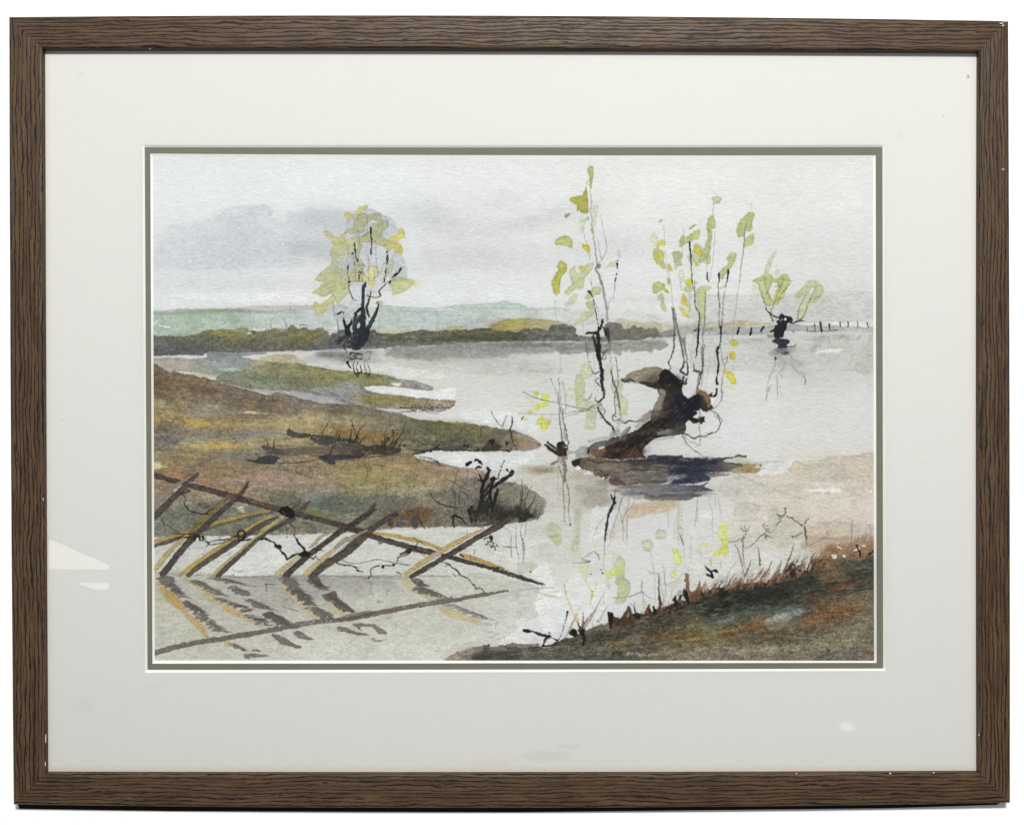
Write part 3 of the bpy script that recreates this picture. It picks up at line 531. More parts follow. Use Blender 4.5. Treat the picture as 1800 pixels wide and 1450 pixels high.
# ---- rear willow, left
SAT = .78
Z()
W('608,385 622,372 645,366 665,372 682,384 694,400 700,418 704,440 712,458 716,480 712,500 700,510 680,512 655,516 640,530 600,560 590,540 600,520 585,500 590,470 600,440','c6cacf',.5,e=.1)
Z('A2')
W('240,545 320,545 440,590 560,650 600,740 580,790 520,810 470,800 460,830 380,760 300,800 240,840 180,820 110,720 110,660 180,600','c0c7cf',.8,e=.1)
W('390,910 450,895 500,940 500,1010 480,1100 420,1200 400,1266 250,1266 280,1150 290,1050 350,940','d5d7d9',.75,e=.05,s=1)
W('560,980 610,980 670,1070 700,1200 690,1266 560,1266 530,1200 560,1100','c3c8ce',.55,e=.12)
W('80,600 95,570 140,580 170,605 200,580 230,525 280,510 300,505 320,515 300,550 270,570 250,600 200,620 150,650 115,655 90,630','d3cf84',.95,e=.14)
W('250,590 310,600 370,590 410,580 440,600 460,660 510,665 520,720 470,760 460,810 520,850 560,870 600,880 640,900 665,950 650,1000 620,990 600,950 560,940 520,970 490,930 420,900 350,880 250,870 240,830 270,800 330,770 370,700 420,690 400,660 370,650 300,700 280,770 180,790 100,790 60,850 30,900 10,900 0,870 60,810 100,760 160,730 190,650',
 [(650,390,'b5b888'),(665,385,'b0b384'),(630,400,'b4b790'),(680,410,'babc8e'),(690,425,'c6c787'),(705,440,'d2cd7a'),(700,450,'cbc870'),(600,425,'cfcd80'),(615,415,'bcbf95')],.95,e=.15)
W('600,790 630,740 660,735 680,790 685,830 620,850 600,880 540,860 530,830 600,800','dad170',.95,e=.14); W('570,890 620,880 660,940 665,960 640,1005 610,985 580,960','d5cc6d',.9,e=.12)
W('-130,780 -80,760 0,830 60,800 100,790 90,850 200,820 250,860 260,930 230,1000 270,1070 290,1110 270,1150 250,1266 -180,1266 -160,1180 -60,1100 -40,1040 -60,960 -20,920 -60,850',
 [(590,430,'cfcf7f'),(605,440,'bcbf93'),(620,450,'b5ba97'),(600,470,'b3b996'),(580,480,'c6c98d'),(630,490,'cfcd8d'),(640,470,'b9bd98')],.9,e=.13)
W('40,1050 90,1000 170,960 200,1010 180,1140 100,1140 40,1120','c0c7cb',.7,e=.06); W('310,1110 370,1100 420,1120 400,1200 360,1266 270,1266 300,1180','dfd493',.9,e=.06,s=1)
W('560,1030 580,1060 560,1150 520,1200 480,1266 450,1266 500,1150 530,1050','c2c69a',.85,e=.1); W('620,1210 700,1230 780,1266 540,1266','c0c38f',.9,e=.1)
W('170,1160 230,1190 270,1266 120,1266','bfc38f',.7)
Z('B2')
W('540,-10 760,-20 765,20 720,70 660,100 600,125 560,125 560,90','c5c78c',.9,e=.14); S(725,498,14,6,'d3d280',.6); W('300,-20 400,-20 380,50 350,70 330,30','d8cf7e',.8,e=.05)
W('-20,-30 100,-30 130,60 120,120 60,180 30,215 0,205 -40,150','c4c793',.9,e=.12)
W('160,10 230,0 260,100 200,200 160,170 130,100','d6d8da',.5,s=1.2); W('430,200 460,200 455,240 430,235','d7d27e',.9)
Z('B1')
W('1570,110 1620,60 1680,20 1750,0 1850,-10 1900,60 1800,90 1740,120 1700,145 1650,140 1620,115','c9ca85',.95,e=.15); W('1640,60 1720,20 1790,0 1800,80 1720,130 1670,140','b9bb92',.7,e=.1)
W('1580,220 1600,195 1640,220 1700,190 1760,140 1800,150 1780,200 1720,240 1700,300 1640,330 1600,310 1590,270','cdc883',.92,e=.15)
# branches
SAT = .6
Z('A2')
INK, INK2 = '1f1f22', '3d3d42'
L('345,735 350,760;345,740 350,800 355,850 350,930 350,1000;183,890 190,950 200,1020 215,1060', INK,(3.2,2,1.6,2.6),.95,dry=.12,r=.5)
L('505,960 510,1020 500,1100 490,1180 480,1266', '2a272a',(2,5,3,2,2),.9,dry=.4,r=.7); L('645,1135 630,1160 590,1200 550,1240 520,1290', INK,(4,4,2.4,1.6),.95,dry=.3,r=.6)
L('120,1100 118,1180 130,1240 140,1300;235,1170 235,1210 228,1266;155,1000 170,985 180,1040 185,1100', INK,(3,2,1.6),.9,dry=.4,r=.6)
L('235,1170 250,1180', INK,3,.9)
L('305,600 315,620 310,700 310,800;222,735 230,850 230,950;315,1000 325,1100 330,1266;392,855 400,950 400,1050 415,1200;385,1110 380,1200 370,1266;205,1050 240,1120 290,1200 350,1266;480,1080 440,1180 380,1230;270,1080 260,1200 270,1290;125,930 120,1000;195,1120 195,1266', '6f6d62',1.,.75)
Z('B2')
L('290,15 275,70 270,160 265,240 270,330 265,420 260,500 255,580 230,660', '2e3540',(4,6,5,6,9,11,12,8,5),.97,r=.5)
L('195,330 190,400 180,480 190,560 200,660;240,340 220,420 210,500', '343c47',(6,7,7,6,6),.95); L('180,320 240,270 265,250', INK,(2,5,4),.95)
L('430,205 415,250 400,300 370,360 340,420 310,480 290,560 260,640', '3a4048',(1.5,4,6,8,8,9,8,4),.97); L('430,205 410,270 400,310', INK,(1.5,2,2),.9)
L('335,150 320,200 305,260 315,310 330,350', '3f3a26',(1.5,4,5,5,2),.95); L('345,90 345,130 330,160;305,130 345,150 390,155 440,145 430,110 425,100 450,70 480,35 500,10 530,-10', INK,(1.8,2,1.3),.95,r=.4)
L('430,120 440,145', INK, 2.4,.9); L('75,350 85,410 105,460 115,520 150,580;160,360 150,410 120,450 130,500 170,480', '24262b',(1,5,7,6,3),.95)
L('100,460 120,500 140,570 170,620', '2c2f35',(4,8,8,5),.95); W('240,440 300,450 330,470 330,520 300,600 240,665 215,650 220,560','2c343f',.95,e=.2); W('160,560 230,540 240,600 230,670 170,670','2b313a',.95,e=.2); S(638,585,10,12,'2a3340',.8)
L('125,0 130,50 145,110 165,150 200,190;165,185 172,190', INK,(2.6,1.6,1.4,3,1),.9,dry=.25); L('410,200 400,220', INK,2,.9,dry=.3)
L('0,325 40,310 60,295;70,320 75,305', INK,(1,3.5,1.5),.9); L('10,370 25,450 40,560', '5d5d5c',(1.5,2.5,2),.8)
L('0,590 60,560 120,550 150,590 100,600 80,650 110,690;60,560 40,600 0,620;120,640 160,640 230,660', '3a3c40',(4,7,5,4,3),.85); S(612,598,18,6,'4a4c50',.7)
L('230,640 300,645 410,650', 'b3b3b0',(1,3,1),.7); L('280,660 360,658 410,655','3f3f42',1.4,.8); L('320,560 350,620 360,655;330,580 300,600 320,640','3b3b3e',1.3,.7); L('0,685 100,682 230,678', 'e0e0dc',2.4,.8)
dots('313,413','f0f0ee',2.,1.); W('130,480 160,470 170,495 145,505','e4e6e5',.95,e=0,s=.4); W('218,430 235,405 240,440 222,460','dadddd',.9,e=0,s=.4); L('135,580 130,560 150,570','d0d2d2',1.2,.7); L('190,420 200,400','d0d2d0',1,.6)
L('375,0 380,60 375,150;150,190 140,250;215,190 220,250 200,300;290,180 285,240;400,60 400,160;320,200 320,100;410,180 430,220','8d8f8c',.8,.6)
L('140,720 160,700 230,715 260,720 250,740;180,730 220,760;140,760 260,760', '2b2c30',(3,4,2),.85,dry=.2)
L('115,800 130,830 145,860', INK,(5,3,2),.95); L('180,790 170,840 190,900;215,800 205,860 230,910 215,940;240,820 250,870 240,900 210,910;185,905 250,900;205,935 200,905', '24252a',(1.6,1.8,2.6),.95)
L('290,770 280,820 300,900 290,910;300,800 330,850 335,910 315,935;290,910 335,912;325,930 320,910', '38393c',(1.,1.5,2),.9); L('350,680 330,750 290,790;340,700 310,690 295,720', '55565a',1.2,.7)
L('165,790 240,790', 'c0c0bc',1.5,.4,dry=.3)
# signature-like reed scribble on the small spit
L('635,1245 720,1248 790,1250 900,1245 1130,1250;640,1243 700,1246', '5d4c40',(2,1.6,1,1.4,1),.85)
Z('C2'); L('860,0 845,10;700,0 740,8 900,6 1060,12;610,20 800,18 1000,25','5d5a54',(1,2,1),.7,dry=.3); W('480,0 620,20 600,35 500,15','c6c9c9',.7)
SAT = .9
# ---- right distant pollard
Z('A4')
W('680,1190 720,1080 780,990 810,960 790,1030 750,1130 720,1200 700,1230','c3cba5',.85,e=.06,s=1.2); W('800,1160 830,1140 845,1180 820,1210 800,1190','cfd5bd',.7,s=1.2)
W('580,1266 640,1220 700,1200 760,1200 800,1240 860,1200 920,1190 945,1240 940,1266','bfc680',.95,e=.13); W('1100,1266 1160,1248 1240,1266','ced3ae',.7,s=1.2)
Z('B4')
W('590,0 640,-20 760,-20 740,60 740,120 780,180 800,100 830,30 800,0 820,-20 930,-20 935,30 900,100 880,160 850,180 830,225 790,230 740,240 700,220 670,150 650,100 640,40',
 [(1335,500,'c3cb98'),(1350,530,'b3bc80'),(1345,515,'bcc48a'),(1375,500,'bdc589'),(1370,520,'c9cd72'),(1365,535,'bfc67c')],.95,e=.15)
W('1010,130 1030,90 1080,50 1120,-10 1200,0 1260,30 1280,80 1270,130 1230,170 1190,210 1140,180 1120,170 1190,120 1180,60 1130,90 1080,130 1040,165 1000,160','c6cb97',.9,e=.12)
W('1060,180 1110,100 1140,100 1130,170 1190,190 1130,260 1080,350 1040,365 1030,300','cdd3a6',.8,e=.06); S(1450,524,8,10,'cdd3b4',.5); S(1338,512,6,10,'ccd2b2',.5)
W('1290,160 1330,120 1330,190 1270,230 1240,220','d3d6c2',.6,s=1.5); W('580,30 620,60 600,100 630,150 590,130','d0d5b6',.6,s=1.2)
L('630,0 670,130 690,200 720,270 750,325;770,-40 760,30 710,120;705,-60 700,0 730,120 770,200;880,-60 870,20 830,110 790,210 760,290 750,330;870,30 800,50;960,10 900,70 840,160 790,210;830,0 850,60;670,150 700,200','6b6650',(.8,1.2,1.4),.85)
L('1120,100 1070,200 1030,290 1025,400;1210,20 1190,80 1140,180;1280,90 1210,160 1150,180 1110,270 1080,350 1030,390;1180,150 1240,150','6b6650',(.8,1.2,1.6),.85)
L('705,255 730,295 760,320 800,345 840,360;750,325 760,350 780,390;1080,350 1030,390 980,412 940,400;1000,395 1080,385', '2f2a26',(1.4,2.4,3,2.6),.95)
W('840,330 870,320 885,330 920,335 960,350 975,380 965,405 930,405 915,430 915,460 890,500 880,545 850,550 820,565 790,545 785,500 800,450 830,420 820,390 840,370','2a2628',.98,e=.1,r=.8)
W('860,355 880,370 875,380 860,375','e6e6e2',1,e=0,s=.3); W('895,358 912,362 910,382 892,380','e6e6e2',1,e=0,s=.3); dots('952,385 855,385','ddddd8',.9,1); L('755,490 780,485 830,470;805,440 830,490','2a2a2e',(2,5,5),.9); L('870,340 870,320 880,330','2a2628',2,.9)
W('700,520 740,515 780,520 780,560 740,560','a58d7c',.7,s=1); W('775,580 810,560 860,562 930,575 940,600 915,615 915,655 870,660 820,650 825,620 790,605','30333c',.97,e=.15,r=1)
W('800,665 860,655 920,660 910,690 860,700 810,690','85786f',.8,s=.8); W('745,700 790,680 840,690 800,720 750,725','9b9b98',.6,s=1); S(1376,618,12,7,'6b6a6a',.6); S(1382,621,5,3,'26262a',.9)
L('870,710 900,715;920,640 980,640 1010,620','38383c',(3,2),.8); S(1392,614,12,4,'77776f',.4); L('900,700 950,730 970,755','5f6064',2.4,.5)
L('805,760 800,820 780,880 750,930 730,1000 715,1080 715,1180;830,760 870,730;895,780 880,860 830,910;950,790 970,830 1010,880 1090,930 1100,1010;950,785 1020,780 1050,820 1030,850;720,1080 740,1040 760,1020;820,940 820,1060 825,1170;850,1030 830,1050;860,920 870,955','7b7c7c',(1.4,1.2,.8),.75)
L('715,1180 720,1120 750,1040;1080,930 1100,970 1095,1020', '4e4f50',1.1,.8); S(1398,640,16,10,'9b9b96',.45); S(1375,635,14,12,'a5a6a2',.5); S(1412,658,14,6,'a5a59f',.4)
L('805,750 808,765','38383c',3.4,.9)
S(1432,610,14,6,'9a9a92',.5,-50); S(1440,596,16,4,'96968c',.5); S(1480,592,22,5,'a09f93',.5); S(1330,597,24,3,'9a9990',.5); L('1330,540 1335,600;1430,580 1450,545 1500,540;1525,530 1520,570;1640,530 1620,570;1740,540 1770,530;1240,550 1290,545','77776f',1.3,.6)
# fence pickets on the far shore
L('425,515 440,460 450,455;553,520 570,455;660,490 685,445','2a2826',(4,3,3),.95,r=.5,dry=.1); L('1120,450 1120,490;1190,415 1195,500;1335,415 1340,475;1440,395 1445,450;1520,395 1522,450;1615,395 1620,445;1710,405 1720,450;980,485 985,505','3a3836',(1.6,2,1.4),.9)
L('1245,405 1250,450 1260,490','1f1e1e',(3.6,3.2,4),.97); L('1330,420 1340,470;1520,400 1522,448;1440,400 1443,445;1712,410 1720,448','26241f',(2.4,3,2),.9); L('1120,490 1200,495 1290,492 1420,475','3a3a38',1.3,.85)
L('80,525 130,470 190,445;140,500 190,450;280,510 330,470','55565a',(1.4,1.8,1),.7)
# ---- middle tree: leaves, then stems
Z('A3')
W('685,165 695,130 720,122 742,135 748,200 740,250 732,300 728,345 718,340 715,290 705,250 700,210 690,180','bcbb72',.97,e=.2)
W('675,340 685,380 692,440 695,520 695,580 670,595 630,590 605,570 600,545 595,575 583,565 585,530 600,500 560,495 530,480 510,455 540,430 600,420 635,410 655,370','b3b250',.97,e=.2)
W('465,625 480,600 505,588 518,595 505,615 480,630','aab078',.9,e=.2); W('645,665 665,650 680,660 690,625 705,630 700,655 665,670','b9c07c',.9,e=.15)
W('610,630 650,625 665,660 660,740 625,780 615,760 625,700 605,690','d2d8bf',.8,e=.06); W('740,520 780,515 795,540 780,640 765,720 735,760 725,700 735,600','cdd1bb',.75,e=.06,s=1)
W('360,875 400,835 450,815 490,815 530,840 540,880 535,930 500,930 470,910 400,905 375,900','c0c177',.95,e=.18); W('630,900 670,890 700,915 715,950 710,980 690,985 665,960 635,930','cfc93c',.97,e=.15); W('715,740 735,735 755,765 740,795 728,775','c6cc5a',.95,e=.15)
W('380,1110 400,1070 430,1058 470,1075 487,1110 480,1160 440,1210 420,1266 415,1300 340,1300 345,1240 365,1190 395,1140','c0c060',.97,e=.18)
W('510,1180 530,1130 560,1105 570,1130 575,1170 600,1180 640,1150 670,1100 720,1080 748,1075 740,1130 700,1190 660,1230 640,1266 530,1266','c9cfa5',.92,e=.1)
W('610,1110 640,1110 670,1130 660,1155 635,1155 610,1135','cfcc56',.95,e=.15); W('860,1130 900,1090 960,1050 985,1060 975,1110 920,1120 850,1140','cdd1ad',.85,e=.08); W('985,950 1010,960 1015,1020 990,1040','d0d3bb',.7,s=1)
Z('B3')
W('340,-30 415,-30 413,60 412,110 385,125 355,112 342,90','c3c15c',.97,e=.18); W('530,-40 650,-30 650,20 640,70 600,70 570,65 540,100 490,128 465,115 470,80 510,40 530,10','c5ce9c',.95,e=.12)
W('720,90 750,60 790,38 812,60 818,95 800,125 760,140 740,130','b7c38a',.95,e=.14); W('665,150 690,115 720,105 735,140 720,165 680,172','b9c58c',.95,e=.14)
W('580,120 590,150 570,200 530,235 480,240 450,232 480,200 520,160 545,130','cdd4ae',.85,e=.08); W('680,200 720,185 750,215 750,270 710,275 675,245','bfc796',.9,e=.12)
W('560,425 600,370 615,310 650,278 680,300 720,285 760,275 755,320 700,360 660,390 620,410 590,425','cad2a4',.92,e=.1)
Z('A3')
GR='8f9092'
L('722,405 728,480 720,560 730,640 735,740 755,860 770,980 785,1100','9a9b9a',(1,1.2,1.6,2.2,3.2),.8)
L('785,1100 770,1140 800,1200 830,1290','8c8d8e',(3,4,5),.85); W('780,1100 800,1092 820,1100 815,1130 790,1135','8a8b8c',.9,e=.3)
L('820,600 830,680 850,780 870,860 875,940 850,1020 800,1090;790,820 800,920 825,1040;640,740 665,840 700,940 712,1060','a4a5a5',(.8,1.2,2,2.4),.75); L('985,1060 985,1120 975,1190 962,1266', INK,(3.4,2.4,1.6),.9,dry=.45,r=.7)
L('600,880 615,875;698,260 685,300 675,345;715,345 720,400','9b9c7a',1.2,.8); L('725,1210 720,1240 730,1290','55565a',1.2,.6,dry=.3); dots('790,1105 720,420','4b4c50',1.2,.7)
Z('B3')
L('820,-10 840,60 855,150 870,230 880,330 890,420 885,500','98999a',(4.5,4,3.5,3,2),.8); L('820,-10 850,80 875,180 885,270','6f7072',1.1,.7); L('890,265 900,220 925,165;965,0 960,60 945,160 940,200','808284',(2,1),.7,dry=.2)
L('885,270 880,340 895,420','b0b1b0',1.6,.6)
L('700,92 730,130 745,180 760,240 775,310 785,380 795,450', INK,(3.5,1.6,1.6,1.8,1.4),.9,dry=.25,r=.6); L('720,0 735,60 750,110;760,200 790,260 800,300','5d5d60',1,.7,dry=.3)
L('835,380 830,420 815,460 800,480;795,450 790,490;845,450 860,490 870,530;830,400 845,400', INK,(3,3.4,3),.95,r=.5)
L('668,518 700,505 770,510;740,530 755,580 770,640 785,700 800,760', '222125',(2,4,4,5,6),.95)
L('795,470 790,520 795,580 800,640 800,700 810,780 825,850 830,930 830,1000 845,1070 850,1130 820,1170 790,1190', '252427',(5,6.5,7,6,7,5.5,5,5,4,3),.95,dry=.04,r=.6)
L('850,870 845,920 850,980;730,880 760,910 810,885 850,880;765,975 780,965 810,950;770,980 790,1010 850,1060;830,960 840,1040', '2c2b2e',(2,2.4,1.6),.9)
L('860,1060 865,1100 845,1140 850,1080;770,1140 765,1170 800,1195 815,1190','6d6c6a',(2,3,2),.8); L('640,1170 690,1165 720,1135 735,1085','77776e',(1,2,1.2),.8)
L('820,690 835,700 855,710 845,740 830,760 855,775 870,750 870,730;850,700 890,670', INK,(1.2,1.8,1.4),.9); L('880,460 890,520 900,600', '3a393c',(4,5,2),.9); L('670,595 675,640 690,700 700,780 720,790;695,650 710,655;700,680 712,672','3a3a3c',(1.2,1.6,1),.85,dry=.3)
L('700,790 735,900 750,960 760,1080','8a8b86',.9,.6,dry=.3); L('750,620 755,800 770,960 790,1100','9a9b98',1.2,.6); L('645,420 650,530;370,185 375,300 388,430;415,650 418,900','8d8d88',1.,.6); dots('370,195','77776f',1,.7)
L('915,590 910,700 920,800 930,860;930,860 925,900 940,960 950,1010;970,740 980,840 995,950','5c5c5e',(2,1.4,2,1.6),.8,dry=.3,r=.6); dots('945,825 1005,870','222222',.1,0) if 0 else None
L('920,700 915,820 920,880;935,620 925,720','b2b3b0',2,.5,dry=.2)
L('915,870 930,930 945,1000 975,1060 985,1120 1000,1180 1010,1266','55555a',(2,3,3.5,2.5,1.6),.85,dry=.12); L('990,970 985,1040 960,1100 955,1180 965,1266;950,1130 965,1150;970,1220 1000,1215 1000,1240','66666a',(1.6,2.4,2.4,1.6),.85)
dots('885,675 925,600 1010,625 945,825 1005,880','4a4a4c',1.1,.8)
L('50,1088 100,1115 180,1150 260,1170 400,1200 530,1230 660,1255 800,1240','5f5f60',(2,1.6,1.4,1.2,2),.85)
L('325,955 350,1020 380,1100 400,1180 420,1280;405,955 410,1020 415,1080 425,1180 440,1300;445,980 460,1080 475,1200 465,1280','7a7a7c',(1.6,1,1.2,1.6),.75); L('400,1090 408,1180 425,1290','5d5d60',1.8,.7); dots('325,957 405,957','77777a',1.1,.8)
L('690,1266 720,1240 780,1215 820,1225 800,1180;820,1210 850,1266','6d6c6a',(2,3,1.6),.8); L('790,1215 800,1250 830,1266','a3a29e',4,.6)
Z('C3')
L('0,35 200,40 400,45 560,20 640,10;560,12 590,15 660,5 740,10 800,18;380,92 450,75 600,30 700,0','77777a',(.8,1.2,1.4),.75); L('35,95 45,80 60,68','2b2b2d',(2,2.4,1),.9)
L('790,-20 800,10 830,50 850,80 880,120 920,150 945,190 955,220','3f3a38',(3,3.6,2.6,4,3.2,5),.92,dry=.1); L('860,0 860,30 850,50;810,75 850,85;880,120 925,130','3f3a38',1.6,.85)
L('970,0 965,40 940,60 935,85 955,105 1000,95;950,60 975,70','4c4a4a',(2,2.4,2),.85); L('1010,-20 1015,80 1040,120','8d8c8a',(1.6,2),.7); L('1000,95 1050,130 1110,105 1160,120','2f2c2c',(2,3,2.4),.9)
# ---- right-hand shoots of the old pollard: leaves
Z('A3')
W('1385,680 1395,650 1410,640 1428,648 1425,675 1405,688','c9c580',.9,e=.14); W('1320,800 1350,790 1380,820 1385,860 1360,900 1335,880 1315,840','cfd5b6',.85,e=.08)
W('1365,900 1390,870 1420,850 1445,862 1455,890 1440,910 1410,900 1385,935 1365,925','d0ca5e',.95,e=.12); W('1340,940 1370,930 1400,950 1440,970 1450,1010 1440,1060 1465,1110 1465,1135 1430,1130 1380,1090 1350,1050 1338,990','c3c975',.95,e=.14)
W('1360,990 1390,980 1400,1020 1375,1035','cfc83a',.9,e=.1,s=.9); W('1520,1000 1545,970 1590,960 1625,985 1635,1010 1610,1060 1625,1100 1590,1110 1550,1100 1540,1050','b9c190',.95,e=.15); W('1545,1100 1580,1110 1570,1140 1550,1135','c9cfaa',.8)
W('1480,1105 1500,1095 1520,1120 1530,1160 1500,1150 1482,1130','cfc95c',.95,e=.14); W('1590,870 1600,830 1640,800 1660,830 1700,800 1750,780 1790,750 1800,790 1780,850 1740,840 1720,870 1680,890 1640,910 1600,920','b7c088',.92,e=.14)
W('1735,800 1760,775 1790,790 1785,830 1750,850','d3d382',.9,e=.1); W('1690,740 1700,725 1760,695 1765,705 1720,735','a3a986',.95,e=.15); W('1740,920 1760,905 1790,920 1830,960 1860,990 1850,1020 1800,1010 1760,970','d3cd56',.95,e=.12); W('1675,1010 1720,990 1745,900 1800,900 1900,1000 1900,1080 1850,1090 1780,1050 1740,1060 1700,1070','c3ca9a',.8,e=.12)
W('1730,1060 1760,1050 1780,1080 1790,1110 1770,1118 1745,1080','d2cc50',.9,e=.12); W('1590,1160 1640,1150 1640,1266 1600,1266','d3d9c2',.7,s=1.2); W('1660,1266 1680,1240 1720,1245 1720,1300 1660,1300','cfca5e',.9); W('1480,1230 1500,1230 1505,1290 1480,1290','d3cf74',.8)
Z('A4')
W('170,440 230,420 270,435 280,455 255,480 260,495 230,495 200,505 180,500 190,480','c6cca0',.95,e=.13); W('130,660 160,620 185,608 200,640 212,690 205,740 170,750 150,790 130,770 118,720','b9c27f',.95,e=.17)
W('140,790 180,760 175,830 165,900 160,960 130,1030 80,1060 60,1085 35,1060 60,1010 80,960 110,900 130,840','b5bd88',.95,e=.14); W('-10,930 20,905 55,930 70,960 80,990 60,1010 30,990 0,960','d4cd4c',.95,e=.12); W('125,1020 155,1010 160,1085 135,1085','cbcc78',.9,e=.12); W('-10,1040 30,1080 40,1115 10,1100','d2cc50',.95)
W('430,700 460,660 510,610 560,580 590,590 598,620 575,670 575,730 550,770 510,760 490,810 440,822 420,790 422,740','b9c27e',.96,e=.17); W('500,850 520,830 560,800 585,795 592,860 570,900 520,915 498,905','bdc589',.95,e=.16)
W('325,1020 370,985 415,985 412,1040 380,1110 330,1160 290,1230 265,1240 245,1200 260,1150 310,1110 340,1080','bdc48d',.95,e=.13); W('-20,780 20,760 50,775 50,820 20,850 -10,830','d0d27c',.85,e=.1); S(1218,470,10,20,'cfd3bb',.4)
Z('B3')
W('1320,50 1340,10 1390,0 1420,20 1450,30 1450,70 1400,100 1370,125 1340,110','b9c47c',.95,e=.15); W('1380,170 1400,110 1430,110 1445,160 1450,210 1470,270 1465,300 1430,280 1400,240 1410,200','c3cb97',.9,e=.12); W('1425,30 1450,25 1455,50 1440,60','cfc83e',.95); W('1450,80 1470,70 1495,100 1490,120 1460,105','c3c244',.95,e=.12)
W('1660,-20 1720,-20 1720,30 1690,50 1670,30','d5cd50',.95,e=.1); W('1635,80 1670,40 1720,60 1720,100 1660,110','c3cb96',.9,e=.12); W('1610,190 1620,130 1640,110 1660,160 1680,210 1685,260 1660,230 1630,210','d3cb50',.95,e=.14); W('1585,250 1620,260 1650,270 1680,330 1700,370 1660,350 1620,300','d3cc64',.9,e=.12); W('1680,200 1710,240 1710,300 1680,290','d7d78c',.8)
W('1770,80 1800,60 1850,80 1860,200 1800,250 1770,180','c3cb95',.85,e=.12); W('1480,-10 1510,-10 1495,20','c3c14c',.9)
Z('B4')
W('20,90 60,50 110,40 165,50 160,75 120,100 115,200 110,300 105,390 80,400 60,360 40,280 25,180 15,120','c3cb97',.93,e=.13); W('250,60 280,40 310,40 280,60 255,75','cdd296',.8); W('-20,10 40,0 20,30','cfd2a8',.7)
W('355,590 380,570 415,580 430,610 415,640 385,640 360,620','c6c34e',.97,e=.16); W('340,720 355,695 385,690 405,715 400,765 375,775 350,755','cdc94a',.97,e=.16); W('290,860 305,845 325,880 350,890 375,890 400,940 415,990 410,1010 370,1010 345,970 320,940 300,900','d6cc52',.97,e=.14,r=1.4); W('310,1030 360,1030 400,1060 350,1065','dcdbaa',.6,s=1.2)
# stems
Z('A3')
L('1442,715 1450,830 1450,900;1460,960 1470,1060 1480,1150 1490,1290;1475,1100 1500,1180 1500,1290;1635,745 1635,800;1630,900 1625,980','9a9b9b',(1,1.3),.6,dry=.15)
L('1695,880 1705,960 1712,1060 1718,1160 1722,1270', INK,(3.4,2,1.2,1.2),.93)
Z('B3'); L('1722,-10 1730,40 1745,90 1750,160 1755,240 1775,280 1795,320', '3b3b3c',(1.2,1.6,1.4),.9); L('1795,300 1795,380 1790,450 1785,530 1775,620 1760,750','3e3e40',(1.6,2.5,4,3,1.4),.9); L('1700,30 1700,180 1695,290 1680,400 1660,540 1655,700','9a9a7f',1.2,.6)
L('1510,-20 1520,120 1535,250 1540,270;1605,0 1612,90','9a9b9c',(1,1.6),.7); L('1522,260 1535,340 1548,440 1545,560 1540,660 1520,740 1490,800 1515,850 1490,880','5c5c5e',(2,2.4,2.6,3,3.4,2,1.6),.88)
L('1540,270 1560,380 1590,520 1620,640 1640,760 1650,800','6c6c6e',(3.6,3,3.4,3,3),.85); L('1560,320 1580,450 1630,600 1640,560 1650,660 1670,740 1670,800','8a8b8c',(2.4,3,3.4,4,2.6),.8); L('1630,560 1640,640 1660,740;1590,500 1640,720','4c4c4e',1.2,.7)
L('1640,800 1630,850 1610,880 1640,910 1670,915 1680,870 1670,800;1640,940 1630,1000 1660,1010 1670,960', '3f3d3e',(3,4,3,2),.9); L('1690,780 1710,760 1705,700 1680,600','9a9a98',1,.6); W('1645,860 1668,850 1665,900 1648,900','dcdcda',.9,e=0,s=.4)
L('1650,540 1670,740','55565a',1.,.6); L('1480,795 1500,805','333333',2,.0) if 0 else None; dots('1490,798','333336',1.8,.9)
L('1740,490 1770,480;1735,880 1770,890 1795,900;1745,810 1740,860 1740,885','3a393a',(1.6,2.2),.9); L('1795,900 1780,1000 1765,1090','55565a',(2,3,2),.85)
Z('A4')
L('190,500 188,600;205,750 200,900 190,1000 180,1100 150,1266;125,1010 125,1100 115,1200','8d8e88',1.1,.7); L('135,1175 130,1230 140,1266;130,1210 125,1240', INK,(3,1.6),.9,dry=.3); L('248,1185 245,1266;340,1150 330,1200 325,1266', INK,(3.4,2),.92)
L('525,660 515,710 500,780 492,870 485,960 470,1060 460,1150 445,1266','6f7070',(1,2.4,2,1.6,1.4),.85); L('510,498 565,503 560,550','a9aaa8',.8,.6)
Z('B4')
L('445,-10 430,100 415,230 395,360 385,480 385,560','8a8b8b',1.3,.75); L('240,-10 238,100 250,250 248,380 262,480;325,-10 300,100 285,220 280,350 268,480','4d4d50',(1.6,2,2.4),.85,dry=.3,r=.6); L('285,220 280,400','9b9b9b',2.6,.4)
L('265,450 268,480;262,490 265,560 255,620 240,650', INK,(4,1.4,2),.9); L('240,650 225,680 232,740 240,820 235,880 220,950 225,1010', '252528',(5,4,3,4,2.4,4.6),.92,dry=.05); L('225,1060 215,1110 190,1130 160,1120 180,1100', INK,(3.4,2.4,4,2),.95)
L('255,580 270,700 285,800 300,820 325,790 325,740;300,830 290,900 275,960 270,1060 270,1120 265,1180 200,1250;280,1080 285,1130;290,780 320,740','77787a',(1.4,2.2,1.6),.8)
L('5,0 10,230 40,300 60,350 65,400;0,480 50,460 40,560 30,640 15,750;110,100 105,300 100,400 85,560 100,620 105,660','55565a',(1.4,1.8,1.2),.8); L('45,430 40,560 20,720','2b2b2d',(2.6,4,1.6),.9)
